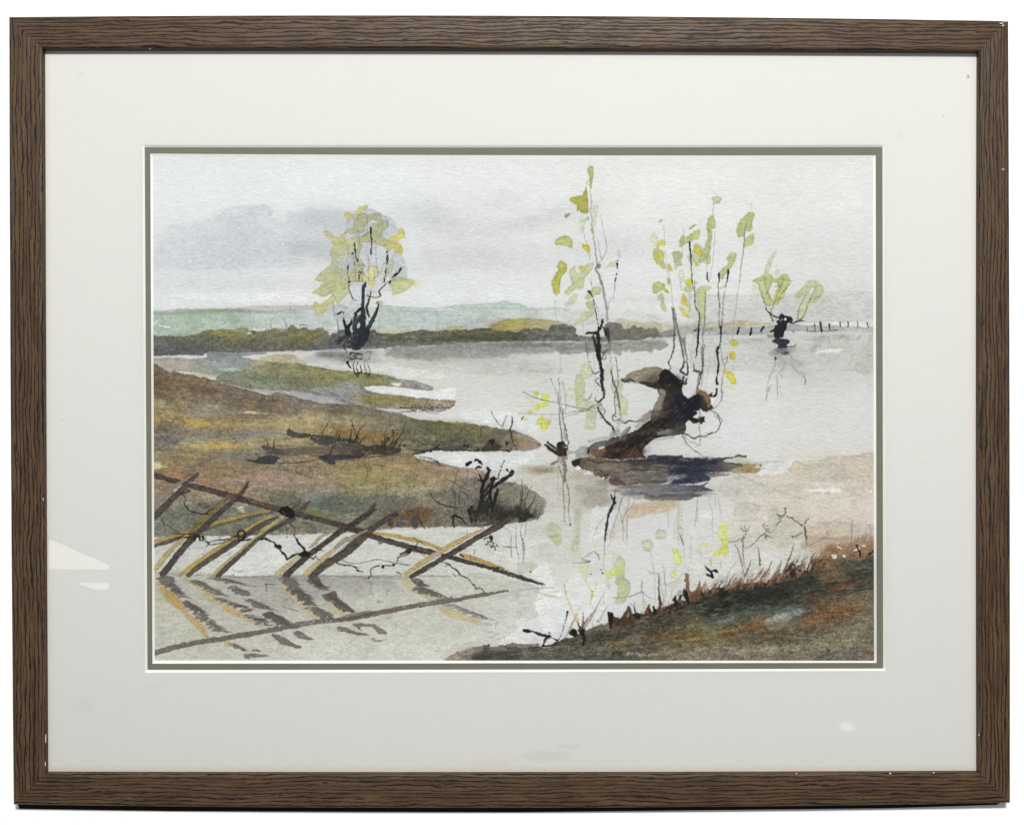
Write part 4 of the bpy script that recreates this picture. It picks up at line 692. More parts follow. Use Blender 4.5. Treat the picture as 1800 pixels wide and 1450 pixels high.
L('80,620 90,700 90,800 75,900 50,1000 30,1080;70,650 80,820 60,960;0,880 30,880 60,900 50,930','3c3c3e',(2,2.4,2),.88); L('75,700 95,800 90,900 70,1040','8a8b8b',2,.6); L('165,660 140,860 110,1060;205,660 195,900;390,780 400,740 385,880','a3a4a2',1,.55); dots('245,880','333333',1,.0) if 0 else None
SAT = .68
# ---- the leaning stump
W('B3:1030,965 1060,940 1090,912 1180,875 1290,845 1370,843 1435,868 1400,920 1380,1000 1390,1050 1300,1040 1240,1012 1150,985 1100,1000 1045,990',
 [(1100,668,'9c9076'),(1120,656,'ab987a'),(1140,650,'9c8f78'),(1155,652,'8d816c'),(1150,670,'5a5048'),(1130,672,'8a8174')],.98,e=.22,r=.9)
S(1140,655,18,6,'b39f78',.6); S(1118,663,10,4,'a89a7c',.5)
W('B3:1130,985 1180,1000 1250,985 1330,1000 1400,985 1420,1030 1390,1060 1300,1040 1230,1012 1160,990','3a332d',.9,e=.1,r=1,s=1)
L('B3:1030,970 1060,985 1110,965 1150,985','4a443c',(4,5,3),.8)
W('B3:1385,1000 1400,920 1450,865 1500,880 1540,912 1600,970 1640,985 1628,1010 1622,1070 1640,1120 1690,1155 1720,1130 1760,1112 1790,1085 B4:60,1070 110,1090 150,1135 165,1190 180,1225 190,1250 150,1270 110,1290 C4:60,-10 40,-5 0,10 C3:1770,40 1710,80 1690,110 1660,130 1662,200 1640,232 1560,252 1420,270 1340,292 1290,335 1232,400 1242,440 1262,480 1100,482 960,490 780,472 700,440 665,405 682,370 740,340 800,315 850,310 900,290 960,270 1060,240 1120,220 1200,180 1250,130 1310,90 1305,30 B3:1325,1266 1360,1200 1390,1150 1400,1110 1385,1070 1400,1040 1395,1020',
 [(1170,665,'1f1b1a'),(1185,675,'26201c'),(1160,680,'322b26'),(1168,700,'3c3530'),(1152,710,'7d6f5c'),(1150,725,'7a6c59'),(1190,700,'20232f'),(1205,720,'1d2233'),(1215,705,'1b2238'),(1180,730,'2a241f'),(1165,745,'231d1a'),(1195,735,'252d42'),(1170,762,'6f6a62'),(1200,755,'4a4640'),(1150,770,'1f1918'),(1130,780,'3a2b22'),(1125,795,'55392c'),(1105,785,'4a3c33'),(1080,790,'6a4a34'),(1060,785,'5d5852'),(1045,792,'5c564e'),(1095,800,'332722'),(1070,800,'3b2b22'),(1040,800,'8a6440'),(1230,700,'231f22'),(1240,702,'6a5a40'),(1245,715,'463c30'),(1222,715,'1a1f30')],1.,e=.12,r=1.1,s=.6,g=.08,v=.06,cp=.5)
W('B3:1405,1060 1450,1065 1460,1110 1440,1180 1420,1266 1330,1266 1360,1200 1390,1150 1405,1110','9a8d78',.85,e=.1,s=1); W('C3:1310,-5 1325,40 1310,85 1250,120 1180,130 1160,115 1200,90 1260,40','9c9383',.9,e=.12)
W('C3:1180,130 1260,110 1300,95 1250,140 1200,180 1150,170','b9b5a6',.8,s=.8); S(1200,722,8,12,'1c2340',.5); S(1188,668,10,8,'181617',.7); S(1166,738,8,7,'201915',.6); S(1213,714,5,8,'1b2440',.5)
S(1160,768,14,4,'a39a88',.0); W('C3:1380,215 1440,200 1500,190 1490,225 1430,245 1370,250','87827a',.8,s=1.3); S(1172,759,9,3,'8d8880',.6)
W('B4:20,1080 60,1068 105,1090 140,1130 150,1190 165,1225 140,1240 110,1180 80,1120 30,1110','8f7746',.85,e=.1,s=1.2); S(1237,692,7,5,'9a6a3a',.6); W('B4:165,1140 200,1145 190,1200 170,1210','e3e4df',.8,e=0)
S(1214,708,7,7,'15192a',.6); S(1225,700,7,8,'14151f',.7)
# root plates
W('C3:665,405 682,370 740,330 800,312 860,315 868,345 850,375 800,385 760,410 700,440','6f6c68',.9,e=.16); W('C3:700,445 780,400 850,360 880,380 860,420 800,450 740,465','8d5f38',.9,e=.1,s=.9); W('C3:800,375 860,362 850,378 810,388','e3ddcf',.9,e=0,s=.4)
W('C3:665,395 690,385 710,410 690,435 668,420','2c2625',.95); W('C3:870,340 890,305 960,285 1010,260 1040,230 1100,165 1118,175 1080,240 1060,300 1000,330 920,350 880,375','6a625b',.75,e=.16); L('C3:1010,270 1060,210 1110,170','9c9a96',(3,6,4),.8); L('C3:1020,290 1080,230 1110,185','55504c',2,.7)
W('C3:690,300 760,285 870,265 940,245 960,255 900,285 780,305 700,335','b5b9b8',.85,e=.06); W('C3:500,410 560,405 600,375 680,355 690,400 670,440 600,460 560,430 500,435','a3a8a9',.85,e=.08); W('C3:570,445 690,430 760,460 700,470 580,468','9ea19e',.7)
W('C3:980,100 1030,90 1060,110 1010,150 1000,200 970,200 980,150','b9bdbf',.75,e=.05); W('C3:920,215 1000,195 1010,230 960,260 915,265','a0a09e',.7); L('C3:980,250 1010,215','c9cccc',3,.7)
W('C3:1030,420 1100,395 1180,400 1230,430 1240,470 1100,480 1020,470','6b4836',.8,e=.14,s=.9); S(1120,797,16,5,'6b4535',.5); L('C3:880,380 960,350 1060,330 1160,300','241b19',(6,10,14,10),.6); L('C3:900,420 1000,440 1100,360 1220,300','1e1715',(5,9,12,8),.55)
S(1128,792,9,5,'1a1414',.5); S(1128,775,14,6,'33261f',.5); S(1142,788,8,6,'5a3a2c',.0)
S(1145,787,5,5,'cfd6da',.0); S(1140,788,8,10,'b9c0c6',.0); W('C3:1265,380 1300,350 1330,360 1310,400 1290,440 1265,440','c5ccd1',.7,s=2,e=0)
L('C3:1350,290 1430,292 1540,270','b39a84',3,.7,s=1.); L('C3:1450,275 1520,290','bfc3cc',3,.5,s=1)
# stump's right arm and hanging twigs
W('C3:1690,60 1720,30 1760,5 1790,-20 C4:50,-10 60,5 20,10 C3:1780,35 1740,40 1730,70 1760,90 1800,85 C4:50,75 70,70 105,65 98,90 105,115 85,122 75,138 50,125 20,128 0,115 C3:1760,125 1740,128 1710,115 1690,100','2e2220',.97,e=.12,r=1)
L('C4:55,-10 55,80 50,180 60,260 60,350','8a7d78',(1.6,2.4,2),.75); L('C4:100,0 160,5 210,30 240,70 258,120 250,170 215,215 150,235 110,260 60,260 30,265 0,285 C3:1740,285 1700,260 1660,240 1620,235','3a3637',(2,1.6,2,2.4,3,2.4),.9); L('C4:230,40 270,90 280,110 255,130;C4:190,20 200,60 240,90;C4:120,225 135,245','5b5759',1.1,.8)
L('C3:1620,240 1650,300 1690,350 1740,395 1800,440','66635f',(2.4,1.6,1.2),.8); L('C3:1640,255 1700,310 1800,345 C4:20,350 65,360','a9abad',(2,3,2),.6); L('C4:0,270 100,275 300,268','c6c8c6',1.5,.6); L('C4:0,400 60,440 150,500','77756f',1.6,.8)
# black-blue shadow of the stump on the water
W('C3:545,515 555,490 600,480 700,468 780,475 900,490 1000,500 1260,490 1450,500 1640,540 1700,600 1640,640 1380,625 1200,625 1050,620 1010,625 900,640 900,665 850,692 840,670 760,640 740,610 700,600 640,590 590,570 550,550',
 [(1015,812,'3f3026'),(1030,812,'7d6a50'),(1050,815,'7b6a53'),(1080,818,'7d6e58'),(1060,828,'94856c'),(1090,830,'8b7d66'),(1120,815,'55504a'),(1130,830,'857a66'),(1160,830,'8c8068'),(1180,825,'8a7d64'),(1065,836,'6b5a44')],.95,e=.2,r=1.3,g=.1)
W('C3:1000,500 1200,485 1262,478 1300,452 1450,448 1580,452 1620,445 1628,470 1600,490 1800,485 C4:100,480 160,495 280,475 420,465 300,490 300,520 460,530 480,560 440,570 350,600 200,615 60,625 0,640 C3:1700,660 1640,640 1500,650 1500,610 1560,560 1500,530 1300,540 1150,540 1080,520',
 [(1100,808,'4a423e'),(1130,808,'373a48'),(1150,806,'4c5260'),(1180,808,'3b4150'),(1160,815,'4b5163'),(1200,812,'262d3e'),(1225,808,'191f2b'),(1245,812,'2d3444'),(1270,815,'4b4e55'),(1290,820,'5b5b56'),(1210,825,'262f4a'),(1230,828,'303a52'),(1260,825,'4e5460'),(1195,835,'3e455c'),(1280,828,'6a6353')],.96,e=.12,r=1.2,g=.06)
L('C4:420,455 460,455 510,458','55524c',4,.85); L('C4:160,490 250,478 400,468','3b3b3c',(1,3,1),.8); L('C3:1625,485 1700,480 1790,485','2a2b30',(5,3,2),.8); L('C3:1610,490 1700,505','e6e8e6',2.4,.9,dry=.2)
W('C3:1480,560 1560,545 1660,560 1800,590 C4:120,640 0,720 C3:1700,720 1600,740 1500,700 1490,640','2f3b58',.55,e=.05,s=1.5)
W('C3:920,640 980,625 1200,625 1380,620 1500,640 1480,700 1490,715 1380,735 1200,735 1050,750 960,745 915,720 900,680',[(1080,845,'6f6258'),(1100,840,'7a7068'),(1140,842,'76706a'),(1080,850,'6b5548'),(1170,845,'7a7062')],.9,e=.14)
L('C3:920,700 960,685 1010,700 1050,720','5d4638',(4,8,4),.85); L('C3:1060,740 1200,715 1440,708 1500,705','5f5048',(2,4,3),.75)
W('C3:1490,660 1520,655 1600,665 1620,700 1540,705 1490,735 1470,720','b9bec6',.85,e=.04); 
W('C3:1620,700 1700,640 1800,630 C4:100,635 160,670 150,700 60,715 0,725 C3:1700,730 1600,735 1500,740 1540,715','313b52',.93,e=.12,r=1.2); L('C4:60,620 160,605 250,600 170,650','b7b09f',(3,6,2),.0); L('C3:1540,705 1700,690 1800,700','1f2a44',(4,6,3),.7)
W('C4:170,630 210,600 250,605 240,630 350,640 200,665 150,660','b9ad95',.85,e=.1); L('C4:150,655 250,650 350,640','66605a',2,.8)
W('C3:910,790 960,770 1050,750 1250,740 1500,735 1800,740 C4:140,720 100,760 200,790 160,805 60,810 0,830 60,850 0,865 C3:1700,890 1500,895 1300,890 1230,860 1240,835 1160,850 1060,860 1000,820 940,800',
 [(1080,862,'a29f9b'),(1110,860,'8b8a8c'),(1150,860,'7b7d82'),(1200,858,'5d6472'),(1230,855,'3f4454'),(1130,870,'8e8b89'),(1180,872,'7d7c7a'),(1160,878,'85807b'),(1225,862,'4d4d52'),(1240,862,'6a6660'),(1100,870,'a3a19e')],.93,e=.1,r=1.3,s=.7)
L('C3:1300,830 1500,820 1650,815 1800,810;C4:0,830 200,830','cfcabc',(1.6,2.4,2),.75,dry=.15); L('C3:1240,850 1400,860 1600,850 1790,845 C4:60,850','6d645e',(4,7,6,3),.7); S(1195,845,30,4,'3b4254',.5); S(1215,868,26,3,'5a5a5c',.6)
W('C3:880,755 940,750 1010,765 960,790 900,800 1000,830 1060,855 1140,860 1240,840 1240,870 1180,910 1140,930 1000,870 900,860 890,800','d3cbbd',.75,e=.03,s=1.2); S(1118,872,20,5,'b9aca2',.5)
L('C4:350,605 500,670 650,735 800,795 950,845 1100,880;C4:390,655 440,695;C3:1020,620 1040,700 1035,800','a8a093',(2,1.2,.8),.7); dots('C4:655,545 660,552','55524e',1.4,.8)
W('C3:575,560 610,560 625,580 600,592 578,580','f0efec',1,e=0,s=.4); W('C3:660,625 720,612 745,620 730,635 670,638','f0f0ec',1,e=0,s=.4); W('C3:838,672 870,665 855,690','efefec',1,e=0,s=.4); L('C3:1280,615 1360,612','e6e4dc',2.4,.9,dry=.15)
L('C3:640,510 720,495 800,520 900,505 1000,520;C3:1060,610 1150,585 1250,600 1300,585;C3:860,690 870,660 900,640;C3:760,600 800,590 860,640 900,640','4b3a2c',(2,4,2),.75); L('C3:545,520 570,545 600,500','3b2a22',(6,9,6),.9); W('C3:920,690 1030,690 1030,740 940,740','5f4a3e',.6)
L('C3:700,480 900,470','c89f62',1.2,.6,dry=.3)
# small stump to its left
W('C3:255,350 275,340 310,360 350,385 370,400 390,390 385,360 400,345 400,330 430,325 450,335 470,340 495,360 495,390 480,410 485,450 460,458 400,458 370,440 345,420 310,400 280,370','3a2a20',.97,e=.15,r=.8); L('C3:300,320 310,335 340,355 380,385','352a24',(4,4.5,4),.95); W('C3:440,350 465,355 470,375 445,380','8a6d4e',.8); dots('C3:482,375 478,368','e9e6df',1.5,1); L('C3:400,345 420,325 450,330','2b201b',5,.9)
L('C3:405,-10 410,100 430,200 430,280 440,310;C3:450,-10 445,80 470,180 480,230 465,310;C3:460,180 455,260;C3:470,150 490,280 500,320 485,360','5f5c5c',(1.4,2.4,3,2),.85); L('C3:440,0 450,120','a5a5a6',3,.6); L('C3:485,360 495,395 480,420','5b4f48',1.4,.8); dots('C3:450,275','333333',1.2,.9)
L('C3:400,460 400,500 420,480;C3:395,460 395,540 400,640 392,720 400,800 425,855','a09b8c',(3,1.4,1),.7); W('C3:400,465 430,460 445,490 430,540 405,520','a7a08c',.8); L('C3:450,470 460,520 465,570 465,640 455,720','77776a',(7,5,6,5,3),.85); L('C3:410,560 430,640 455,700 440,760 450,820 455,900 460,1000 460,1100;C3:470,640 480,720 500,800 505,900 500,1000 515,1080 520,1135','66665c',(1.6,2.2,1.8,1.4,1.2),.85)
dots('C3:518,1130 520,1140','2b2b2b',1.3,.9); L('C3:440,540 480,550;C3:475,470 490,490;C3:330,540 370,520 390,500','6d6752',(3,5,2),.8); dots('C3:465,1100','66665c',1.2,.8)
# thin reflected twigs
L('C3:920,835 930,870 950,910 930,960 900,1030 885,1120 870,1200 865,1290;C3:960,860 945,890 965,920','2c2a2b',(2,3,5,3.4,4.6,3.4,2.4),.93); W('C3:945,915 975,900 972,925 950,935','2a2829',.9); L('C3:965,800 955,860','4b4744',1.6,.8); L('D3:865,-20 860,40 855,160 850,240 845,340','66666a',(1.8,1.2,.8),.7)
L('C3:1050,830 1010,930 990,1010 950,1130 915,1266;C3:1000,980 1020,1060 1040,1150 1040,1290;C3:1100,830 1090,950 1080,1010 1080,1266;C3:1130,860 1150,900 1120,960 1080,1000 1050,1050 1040,1120;C3:1050,960 1080,1010;C3:990,860 1020,890 1000,1000;C3:900,1015 840,1080 780,1160 760,1240;C3:975,920 960,960 940,980','928c8a',(1,1.6,1.8,1.2),.75)
L('C3:1330,740 1345,840;C3:1580,890 1590,1000 1585,1100 1600,1150 1630,1200 1625,1266;C3:1585,1130 1590,1200 1610,1266;C3:1775,870 1775,1000 1770,1050 1745,1150;C3:1770,1050 1790,1110;C4:35,860 30,960 20,1040 0,1150;C4:150,850 150,920 175,1000 180,1100 180,1266;C4:235,870 250,950 265,1080;C4:200,850 215,960;C3:1480,1000 1490,1170;C4:140,700 150,750;C4:5,1000 40,1120','9a9b98',(1.2,1.4,.9),.65)
L('D3:960,0 880,140;D3:1080,-20 1075,110;D3:740,0 735,80;D3:1310,160 1330,280 1350,400 1355,500 1360,660;D3:1430,280 1445,400 1460,480 1465,600;D3:1580,0 1590,100;D3:1610,0 1640,80 1645,200 1655,330;D3:1720,20 1700,220;D3:855,560 850,690;D3:950,180 940,330','9b9793',(1,1.3,.9),.6); L('D3:1605,0 1620,50 1642,100','4c4b4a',1.6,.8)
L('D3:760,158 700,190 635,240 660,250 705,262 640,272 540,278;D3:760,158 795,200 800,245;D3:30,0 45,60 50,160 55,280;D3:40,0 60,100 65,200;D3:0,170 8,235;D3:760,158 770,180','55565a',(1,1.6,1.2),.8); dots('D3:128,363 820,343 838,375 842,385 705,262 722,385','26262a',1.3,.9)
L('C3:20,1120 40,1140 25,1200 40,1266;C3:80,1110 75,1190 60,1266','77787a',1.2,.75)
SAT = .85
# ---- reeds and dark scrub on the left bank
BK = '26241f'
W('C1:1315,205 1340,195 1400,215 1460,230 1520,235 1545,228 1560,240 1640,245 1700,255 1800,265 C2:60,280 140,285 190,290 240,330 300,350 360,350 400,350 480,355 540,360 600,380 640,400 560,440 470,445 380,430 280,410 270,400 100,440 C1:1750,370 1650,350 1560,300 1540,265 1480,275 1400,265 1340,265 1318,235',
 [(510,762,'4b4a4c'),(540,764,'3b3a3c'),(575,770,'4a4643'),(620,775,'4c453e'),(660,785,'43382f'),(600,780,'55504a'),(690,790,'4c3f36'),(560,775,'504c48')],.93,e=.12,r=1.6,dry=.16,g=.1)
W('C1:1055,365 1080,350 1140,360 1200,380 1280,400 1300,420 1260,440 1200,440 1130,430 1110,400 1080,385','5a564e',.93,e=.16,r=1); W('C1:920,490 1000,495 1060,470 1140,450 1200,455 1240,470 1220,500 1200,530 1100,535 1000,520 930,510','434044',.95,e=.12,r=1.2)
W('C1:1240,400 1400,370 1560,365 1800,360 C2:250,360 280,400 260,450 C1:1800,440 1700,440 1560,440 1400,450 1280,460 1200,440','665b4e',.8,e=.06,r=2,dry=.2); W('C1:1630,470 1700,440 1800,440 C2:160,440 260,430 270,460 160,480 0,495 C1:1800,540 1740,540 1680,510','434047',.95,e=.1,r=1)
W('C2:160,400 280,380 420,385 620,375 640,410 520,450 400,445 300,450 260,440 180,440','4a4038',.85,e=.05,r=1.5,dry=.18); W('C2:270,405 340,400 360,420 300,435','857645',.7,e=.02)
L('C1:900,490 1000,520 1100,532 1200,535;C1:1220,525 1400,520 1560,505 1640,480;C1:1520,450 1640,460 1740,470;C2:0,495 160,485 300,465;C2:300,470 480,455 640,440','35302c',(1,2.4,1.6),.85,dry=.1)
L('C1:1340,210 1345,150;C1:1660,250 1690,190 1720,130;C1:1180,370 1190,310 1210,280;C1:1130,350 1120,310;C1:1740,440 1760,390 1785,360;C1:1010,430 1050,465;C1:1120,440 1130,420;C2:145,285 155,220 165,130;C2:165,135 185,200 205,280;C2:200,290 230,210 285,140;C2:35,275 45,190;C2:5,260 18,180;C2:240,320 290,255;C2:370,290 380,330 420,350;C2:460,350 480,290 488,210;C2:480,350 500,290 520,270 530,300;C2:540,350 570,290 620,220;C2:570,370 620,290 660,220 690,130;C2:520,300 560,260;C2:590,330 640,250 680,220;C2:560,200 570,240','302c28',(2.4,1.8,.8),.9)
L('C2:440,300 470,320 460,350;C2:500,280 520,275 510,320;C2:550,260 575,210 565,260;C2:560,330 600,300;C2:280,420 330,400;C2:430,350 440,380','38332c',1.8,.8)
blades(590,776,640,778,16,12,BK,1.4,.1,.75); blades(660,786,705,786,18,16,'2f2a26',1.3,.45,.8,.25); blades(500,770,590,778,22,9,'35312c',1.1,.15,.6)
dots('C1:1560,240 1610,245 1585,270 1745,355 1710,520 1300,460 1370,430 1260,490 1345,435','d9d3bc',1.1,.85); L('C1:1540,260 1600,275 1640,278;C1:1560,340 1600,350 1620,320;C2:0,320 120,325;C2:10,350 60,355','d6cdb2',(1.6,1),.75,dry=.35)
L('C1:1280,560 1310,590 1340,610;C1:1400,590 1420,630 1470,640;C1:1000,545 1060,545;C1:1110,560 1120,590;C2:290,510 305,580 320,650;C2:300,680 320,640','5d4a33',(1,1.6,.8),.75)
# far spit edge ink
L('C2:600,350 700,348 760,350;C2:640,360 800,370 980,365','4a4640',(1,2),.6,dry=.3); L('C2:765,440 800,425 850,415 920,400;C2:770,405 820,400 900,403;C2:920,420 960,400 1000,385 1110,402 1200,402 1400,402 1560,402 1700,398','252320',(1.4,3,2,2.4,2,2),.93,dry=.12,r=.8)
L('C2:930,410 990,370 1020,345;C2:680,350 690,348','2b2925',(4,3),.85); W('C2:940,395 1000,375 1160,360 1300,350 1420,370 1480,390 1300,400 1100,402','4a4740',.75,e=.05,dry=.3); W('C2:1480,345 1520,300 1560,300 1600,330 1640,370 1600,400 1520,400 1440,395','3b3830',.8,e=.05,s=1.2); S(865,781,16,10,'4b463c',.6)
dots('C2:1270,350 1300,355 1540,325 1690,335 1400,395','1f1e1c',1.8,.9); L('C2:1340,370 1420,355 1430,395;C2:1300,385 1400,380','ddd9d2',1.4,.7,dry=.4)
L('C2:1430,175 1435,240 1450,310;C2:1535,10 1570,80 1600,130 1650,165;C2:1690,55 1660,130 1650,180;C2:1630,200 1610,240;C2:1600,250 1640,320','4a4742',(1.4,1.8,1),.85,dry=.1); L('C2:1745,70 1740,140 1720,215;C2:1735,220 1745,300 1765,360;C2:1690,400 1720,410 1740,380;C2:1640,370 1600,350','1f1e1d',(3,2,1.6),.92,dry=.12)
L('C2:1690,325 1690,345;C2:1520,310 1560,310 1540,340','2a2724',(5,3),.85); L('C3:95,300 130,300 170,325;C3:0,250 60,265','b49f8c',1.2,.7)
L('C2:830,465 900,475 960,490 1000,510 1030,540;C2:1000,505 1010,530','3b3833',(1,2,1.6),.85,dry=.1); L('C2:830,490 900,500;C2:1040,535 1130,530;C2:1120,540 1140,520','c9bdb4',2,.6,dry=.4)
# scrub clump at the bank's tip
L('C2:1290,550 1310,520 1340,515 1335,535;C2:1300,550 1320,545;C2:1375,495 1400,495 1430,515 1445,545;C2:1370,510 1380,495;C2:1385,575 1410,560 1440,570',INK,(3,4,2),.95,r=.5)
W('C2:1370,510 1375,492 1395,490 1420,505 1450,540 1440,548 1415,520 1390,510','1f1f20',.9,e=0); W('C2:1290,550 1305,520 1335,512 1345,525 1330,540 1315,540','1f1f20',.9,e=0)
L('C2:1665,500 1640,545 1630,590 1610,640 1605,680',INK,(2.4,3,1.6),.92,dry=.4,r=.6); L('C2:1695,595 1705,610;C2:1725,620 1750,610 1755,630 1725,660;C2:1730,640 1690,670 1630,720 1580,750 1540,790','222120',(4,6,2.4,3,2),.93)
L('C2:1500,575 1510,600 1500,650 1480,690 1460,720 1450,780 1445,850 1440,900 1425,960 1400,1020 1380,1090','222223',(5,7,6,6,8,7,8,8,7,6),.95,dry=.06,r=.9); L('C2:1500,580 1530,600;C2:1420,640 1440,680 1480,700;C2:1410,690 1460,710', INK,(3,3.4),.93)
L('C2:1560,670 1550,720 1530,790 1520,850 1500,900 1460,960;C2:1540,690 1600,680;C2:1600,790 1585,860 1560,930 1545,1000 1540,1060;C2:1580,830 1560,880;C2:1530,860 1540,950 1560,1000;C2:1480,800 1520,740 1560,700;C2:1470,860 1540,780 1600,740;C2:1580,750 1620,700 1690,660','222222',(5,4,5,4,2),.93,dry=.08,r=.7)
L('C2:1310,990 1330,1040 1345,1110;C2:1320,1000 1400,1020 1400,1060;C2:1360,1040 1420,980 1460,900;C2:1500,950 1500,1040;C2:1340,960 1320,1010','232323',(5,6,4),.93,r=.8); W('C2:1440,930 1480,900 1540,940 1500,1000 1440,1040 1420,1000','262625',.85,e=.1)
S(872,892,8,10,'2f2e2b',.7); S(862,905,14,6,'35342f',.7); S(880,905,18,12,'3b3a34',.6); S(840,905,10,10,'4b4941',.6); S(850,885,10,16,'4a4943',.4)
L('C2:1210,590 1190,650 1180,720;C2:1300,590 1310,650 1280,720 1240,780 1220,830 1240,880 1270,900 1290,960;C2:1080,670 1150,710 1220,750 1290,790 1330,790;C2:1380,670 1365,740 1390,800 1430,830;C2:1320,690 1360,680','6a655d',(2,2.6,3,2.4),.85)
L('C2:1160,720 1155,780 1165,840 1150,900 1120,960;C2:1175,800 1180,900 1170,1000 1160,1090;C2:1220,830 1215,900 1240,1000 1250,1040;C2:1380,860 1400,900 1360,960 1330,1000;C2:1240,800 1290,830 1310,870 1270,880','55514a',(2,3,2,2.6),.85)
L('C2:920,790 950,850 1000,910 1060,940 1130,960 1200,970 1210,960;C2:980,900 1000,915','3f3c38',(1,2.4,3,2.6,1.4),.9,dry=.1); L('C2:1165,1060 1160,1100 1170,1160;C2:1190,1050 1250,1080 1290,1130;C2:1180,1040 1210,1060;C2:1150,1060 1200,1030','2b2a27',(4,3,2),.9); L('C2:1260,900 1250,960 1255,1020;C2:1270,870 1300,930 1280,1000','8b877d',(3,5,3),.6)
L('C2:1330,1100 1420,1160 1480,1140;C2:1200,1090 1300,1130 1360,1150 1500,1130 1600,1080','3f3e38',(2,3),.6,dry=.15)
blades(800,900,905,905,40,22,'3b3932',1.1,.05,.55,.4); blades(840,915,905,912,30,16,'2b2a26',1.6,.1,.6,.4)
Z('C2')
W('1560,1000 1640,960 1700,1000 1760,980 1800,940 1850,1000 1800,1060 1700,1080 1600,1100','3a3933',.8,e=.05,r=2.5,s=1.5,dry=.15)
blades(880,908,945,912,30,22,'33322c',1.8,.35,.85,.35); blades(905,905,930,905,16,36,'4a493f',1.3,.1,.7,.2)
Z('C3'); W('0,960 40,1000 90,1000 140,1030 170,1050 100,1070 90,1100 40,1120 0,1110','36352f',.88,e=.1,r=1.5); L('40,680 42,780 45,900;20,770 30,900 20,1000;145,740 110,800 70,900 40,1000;175,850 140,920 90,1010;225,965 160,1020 110,1060;70,950 90,1000;110,950 100,1040','3f3f36',(1.,2,3),.85)
# rust tuft with blue berries
SAT = .62
W('C2:480,1000 540,940 620,900 700,890 760,900 800,930 840,960 900,980 960,990 940,1060 900,1110 860,1160 780,1170 700,1150 600,1160 520,1150 480,1080','8a6a45',.6,e=.05,r=2.5,s=1.5,g=.1)
S(720,900,26,12,'8b5a33',.6); W('C2:860,1010 900,1000 920,1030 900,1060 860,1060','7a4a2a',.7); W('C2:700,990 760,960 820,980 840,1040 800,1100 740,1110 700,1060','6f4a33',.6,s=1.2)
L('C2:940,1000 900,1060 850,1120;C2:985,1020 930,1070;C2:900,960 860,1040;C2:850,950 820,1040;C2:990,940 950,1010 930,1060;C2:970,1060 890,1140','8c5b38',(1.2,2.4,1.4),.75); L('C2:830,1090 850,1140 880,1170;C2:780,1120 770,1160','5a4336',(4,4,2),.8)
W('C2:640,1040 680,1040 700,1090 680,1140 650,1140 640,1090','4a5468',.85,s=1); W('C2:600,1100 630,1110 640,1150 600,1155 590,1130','425a86',.85,s=.9); W('C2:750,1080 790,1060 830,1080 820,1110 790,1170 760,1120','494b5c',.85,s=.9); W('C2:520,1110 560,1100 570,1140 540,1160 520,1140','5a3c2c',.75); dots('C2:655,1000 625,1165 25,1050 120,1048','d8d4ca',1.4,.8); S(712,915,5,5,'a06e50',.6)
blades(690,925,770,925,34,20,'7d5234',1.2,.35,.6,.35)
L('C2:830,1100 850,1130','343245',4,.0)
# grass fringe on the lower left bank
W('C1:1140,880 1200,850 1300,830 1380,850 1430,900 1560,920 1620,900 1680,920 1760,880 C2:0,860 60,860 100,880 140,890 180,890 260,915 300,890 350,870 390,850 430,840 470,860 500,880 540,850 590,835 620,850 670,880 710,860 760,860 800,890 840,960 600,1000 0,1010 C1:1700,980 1400,930','6f7668',.6,e=.2,r=.9)
L('C2:0,925 60,930 160,930','4f6155',(1.5,2,1),.7)
L('C2:400,840 412,750;C2:496,870 500,740;C2:597,835 600,700;C2:680,870 700,800 730,740;C2:780,860 850,790;C2:848,920 848,810;C2:85,860 100,760;C2:30,860 15,770;C2:160,890 170,790;C2:175,890 185,830;C2:960,760 950,830;C1:1285,820 1285,740;C1:1490,900 1480,830;C1:1560,920 1550,880;C1:1590,920 1580,870;C1:1700,880 1690,820;C1:1770,860 1770,790;C1:420,930 390,850;C1:580,930 560,860;C1:640,900 680,870;C1:910,710 920,660;C2:1030,1000 1030,920;C2:1110,900 1100,1000;C1:1285,870 1290,800','6b6b58',(1.5,.7),.8)
blades(330,880,390,888,10,14,'7c7464',.8,.05,.6); blades(480,882,720,880,26,14,'6a6d5c',.9,.08,.6,.2)
# ---- the broken fence
RELAX = 3
SAT = .88
DK, DK2, YL, YL2 = '57504a', '3a3431', 'c0a25a', 'b9a672'
def post(dark, light, wd, wl, dc=DK, lc=YL2):
    sc_ = lambda q: tuple(1.15*z for z in q) if isinstance(q, tuple) else q*1.15
    wd, wl = sc_(wd), sc_(wl)
    if light: K(light, wl, lc, .95, r=.5, e=.18, g=.06)
    if dark: K(dark, wd, dc, .96, r=.5, e=.14, g=.14)
post('C1:-30,640 20,655 130,685 250,712 380,752 560,795 760,850 880,885 1000,925 1240,985 1500,1050 1700,1095 1800,1125 C2:0,1125 150,1175 280,1215 400,1245 D2:330,15 500,55 700,112 850,150 1000,188',None,(8.5,8.5,9,9,9,9,9,9),0,'4e4641')
K('C1:900,885 1100,935 1250,975',(3,5,3),'857a5c',.5,dry=.3); K('C1:1500,1010 1650,1050 1780,1085',(2,5,3),'8f8650',.7,dry=.1)
K('D2:320,-30 430,-25 560,0 700,30 800,50 900,80 980,105 1030,135',(3,5,6.5,6,6,6,5),'c2a558',.96,e=.2); K('D2:1170,175 1250,205 1400,240 1500,270 1600,305 1700,350 1760,385',(3,6,7,6.5,6,4,1.5),'bf9c50',.96,e=.2)
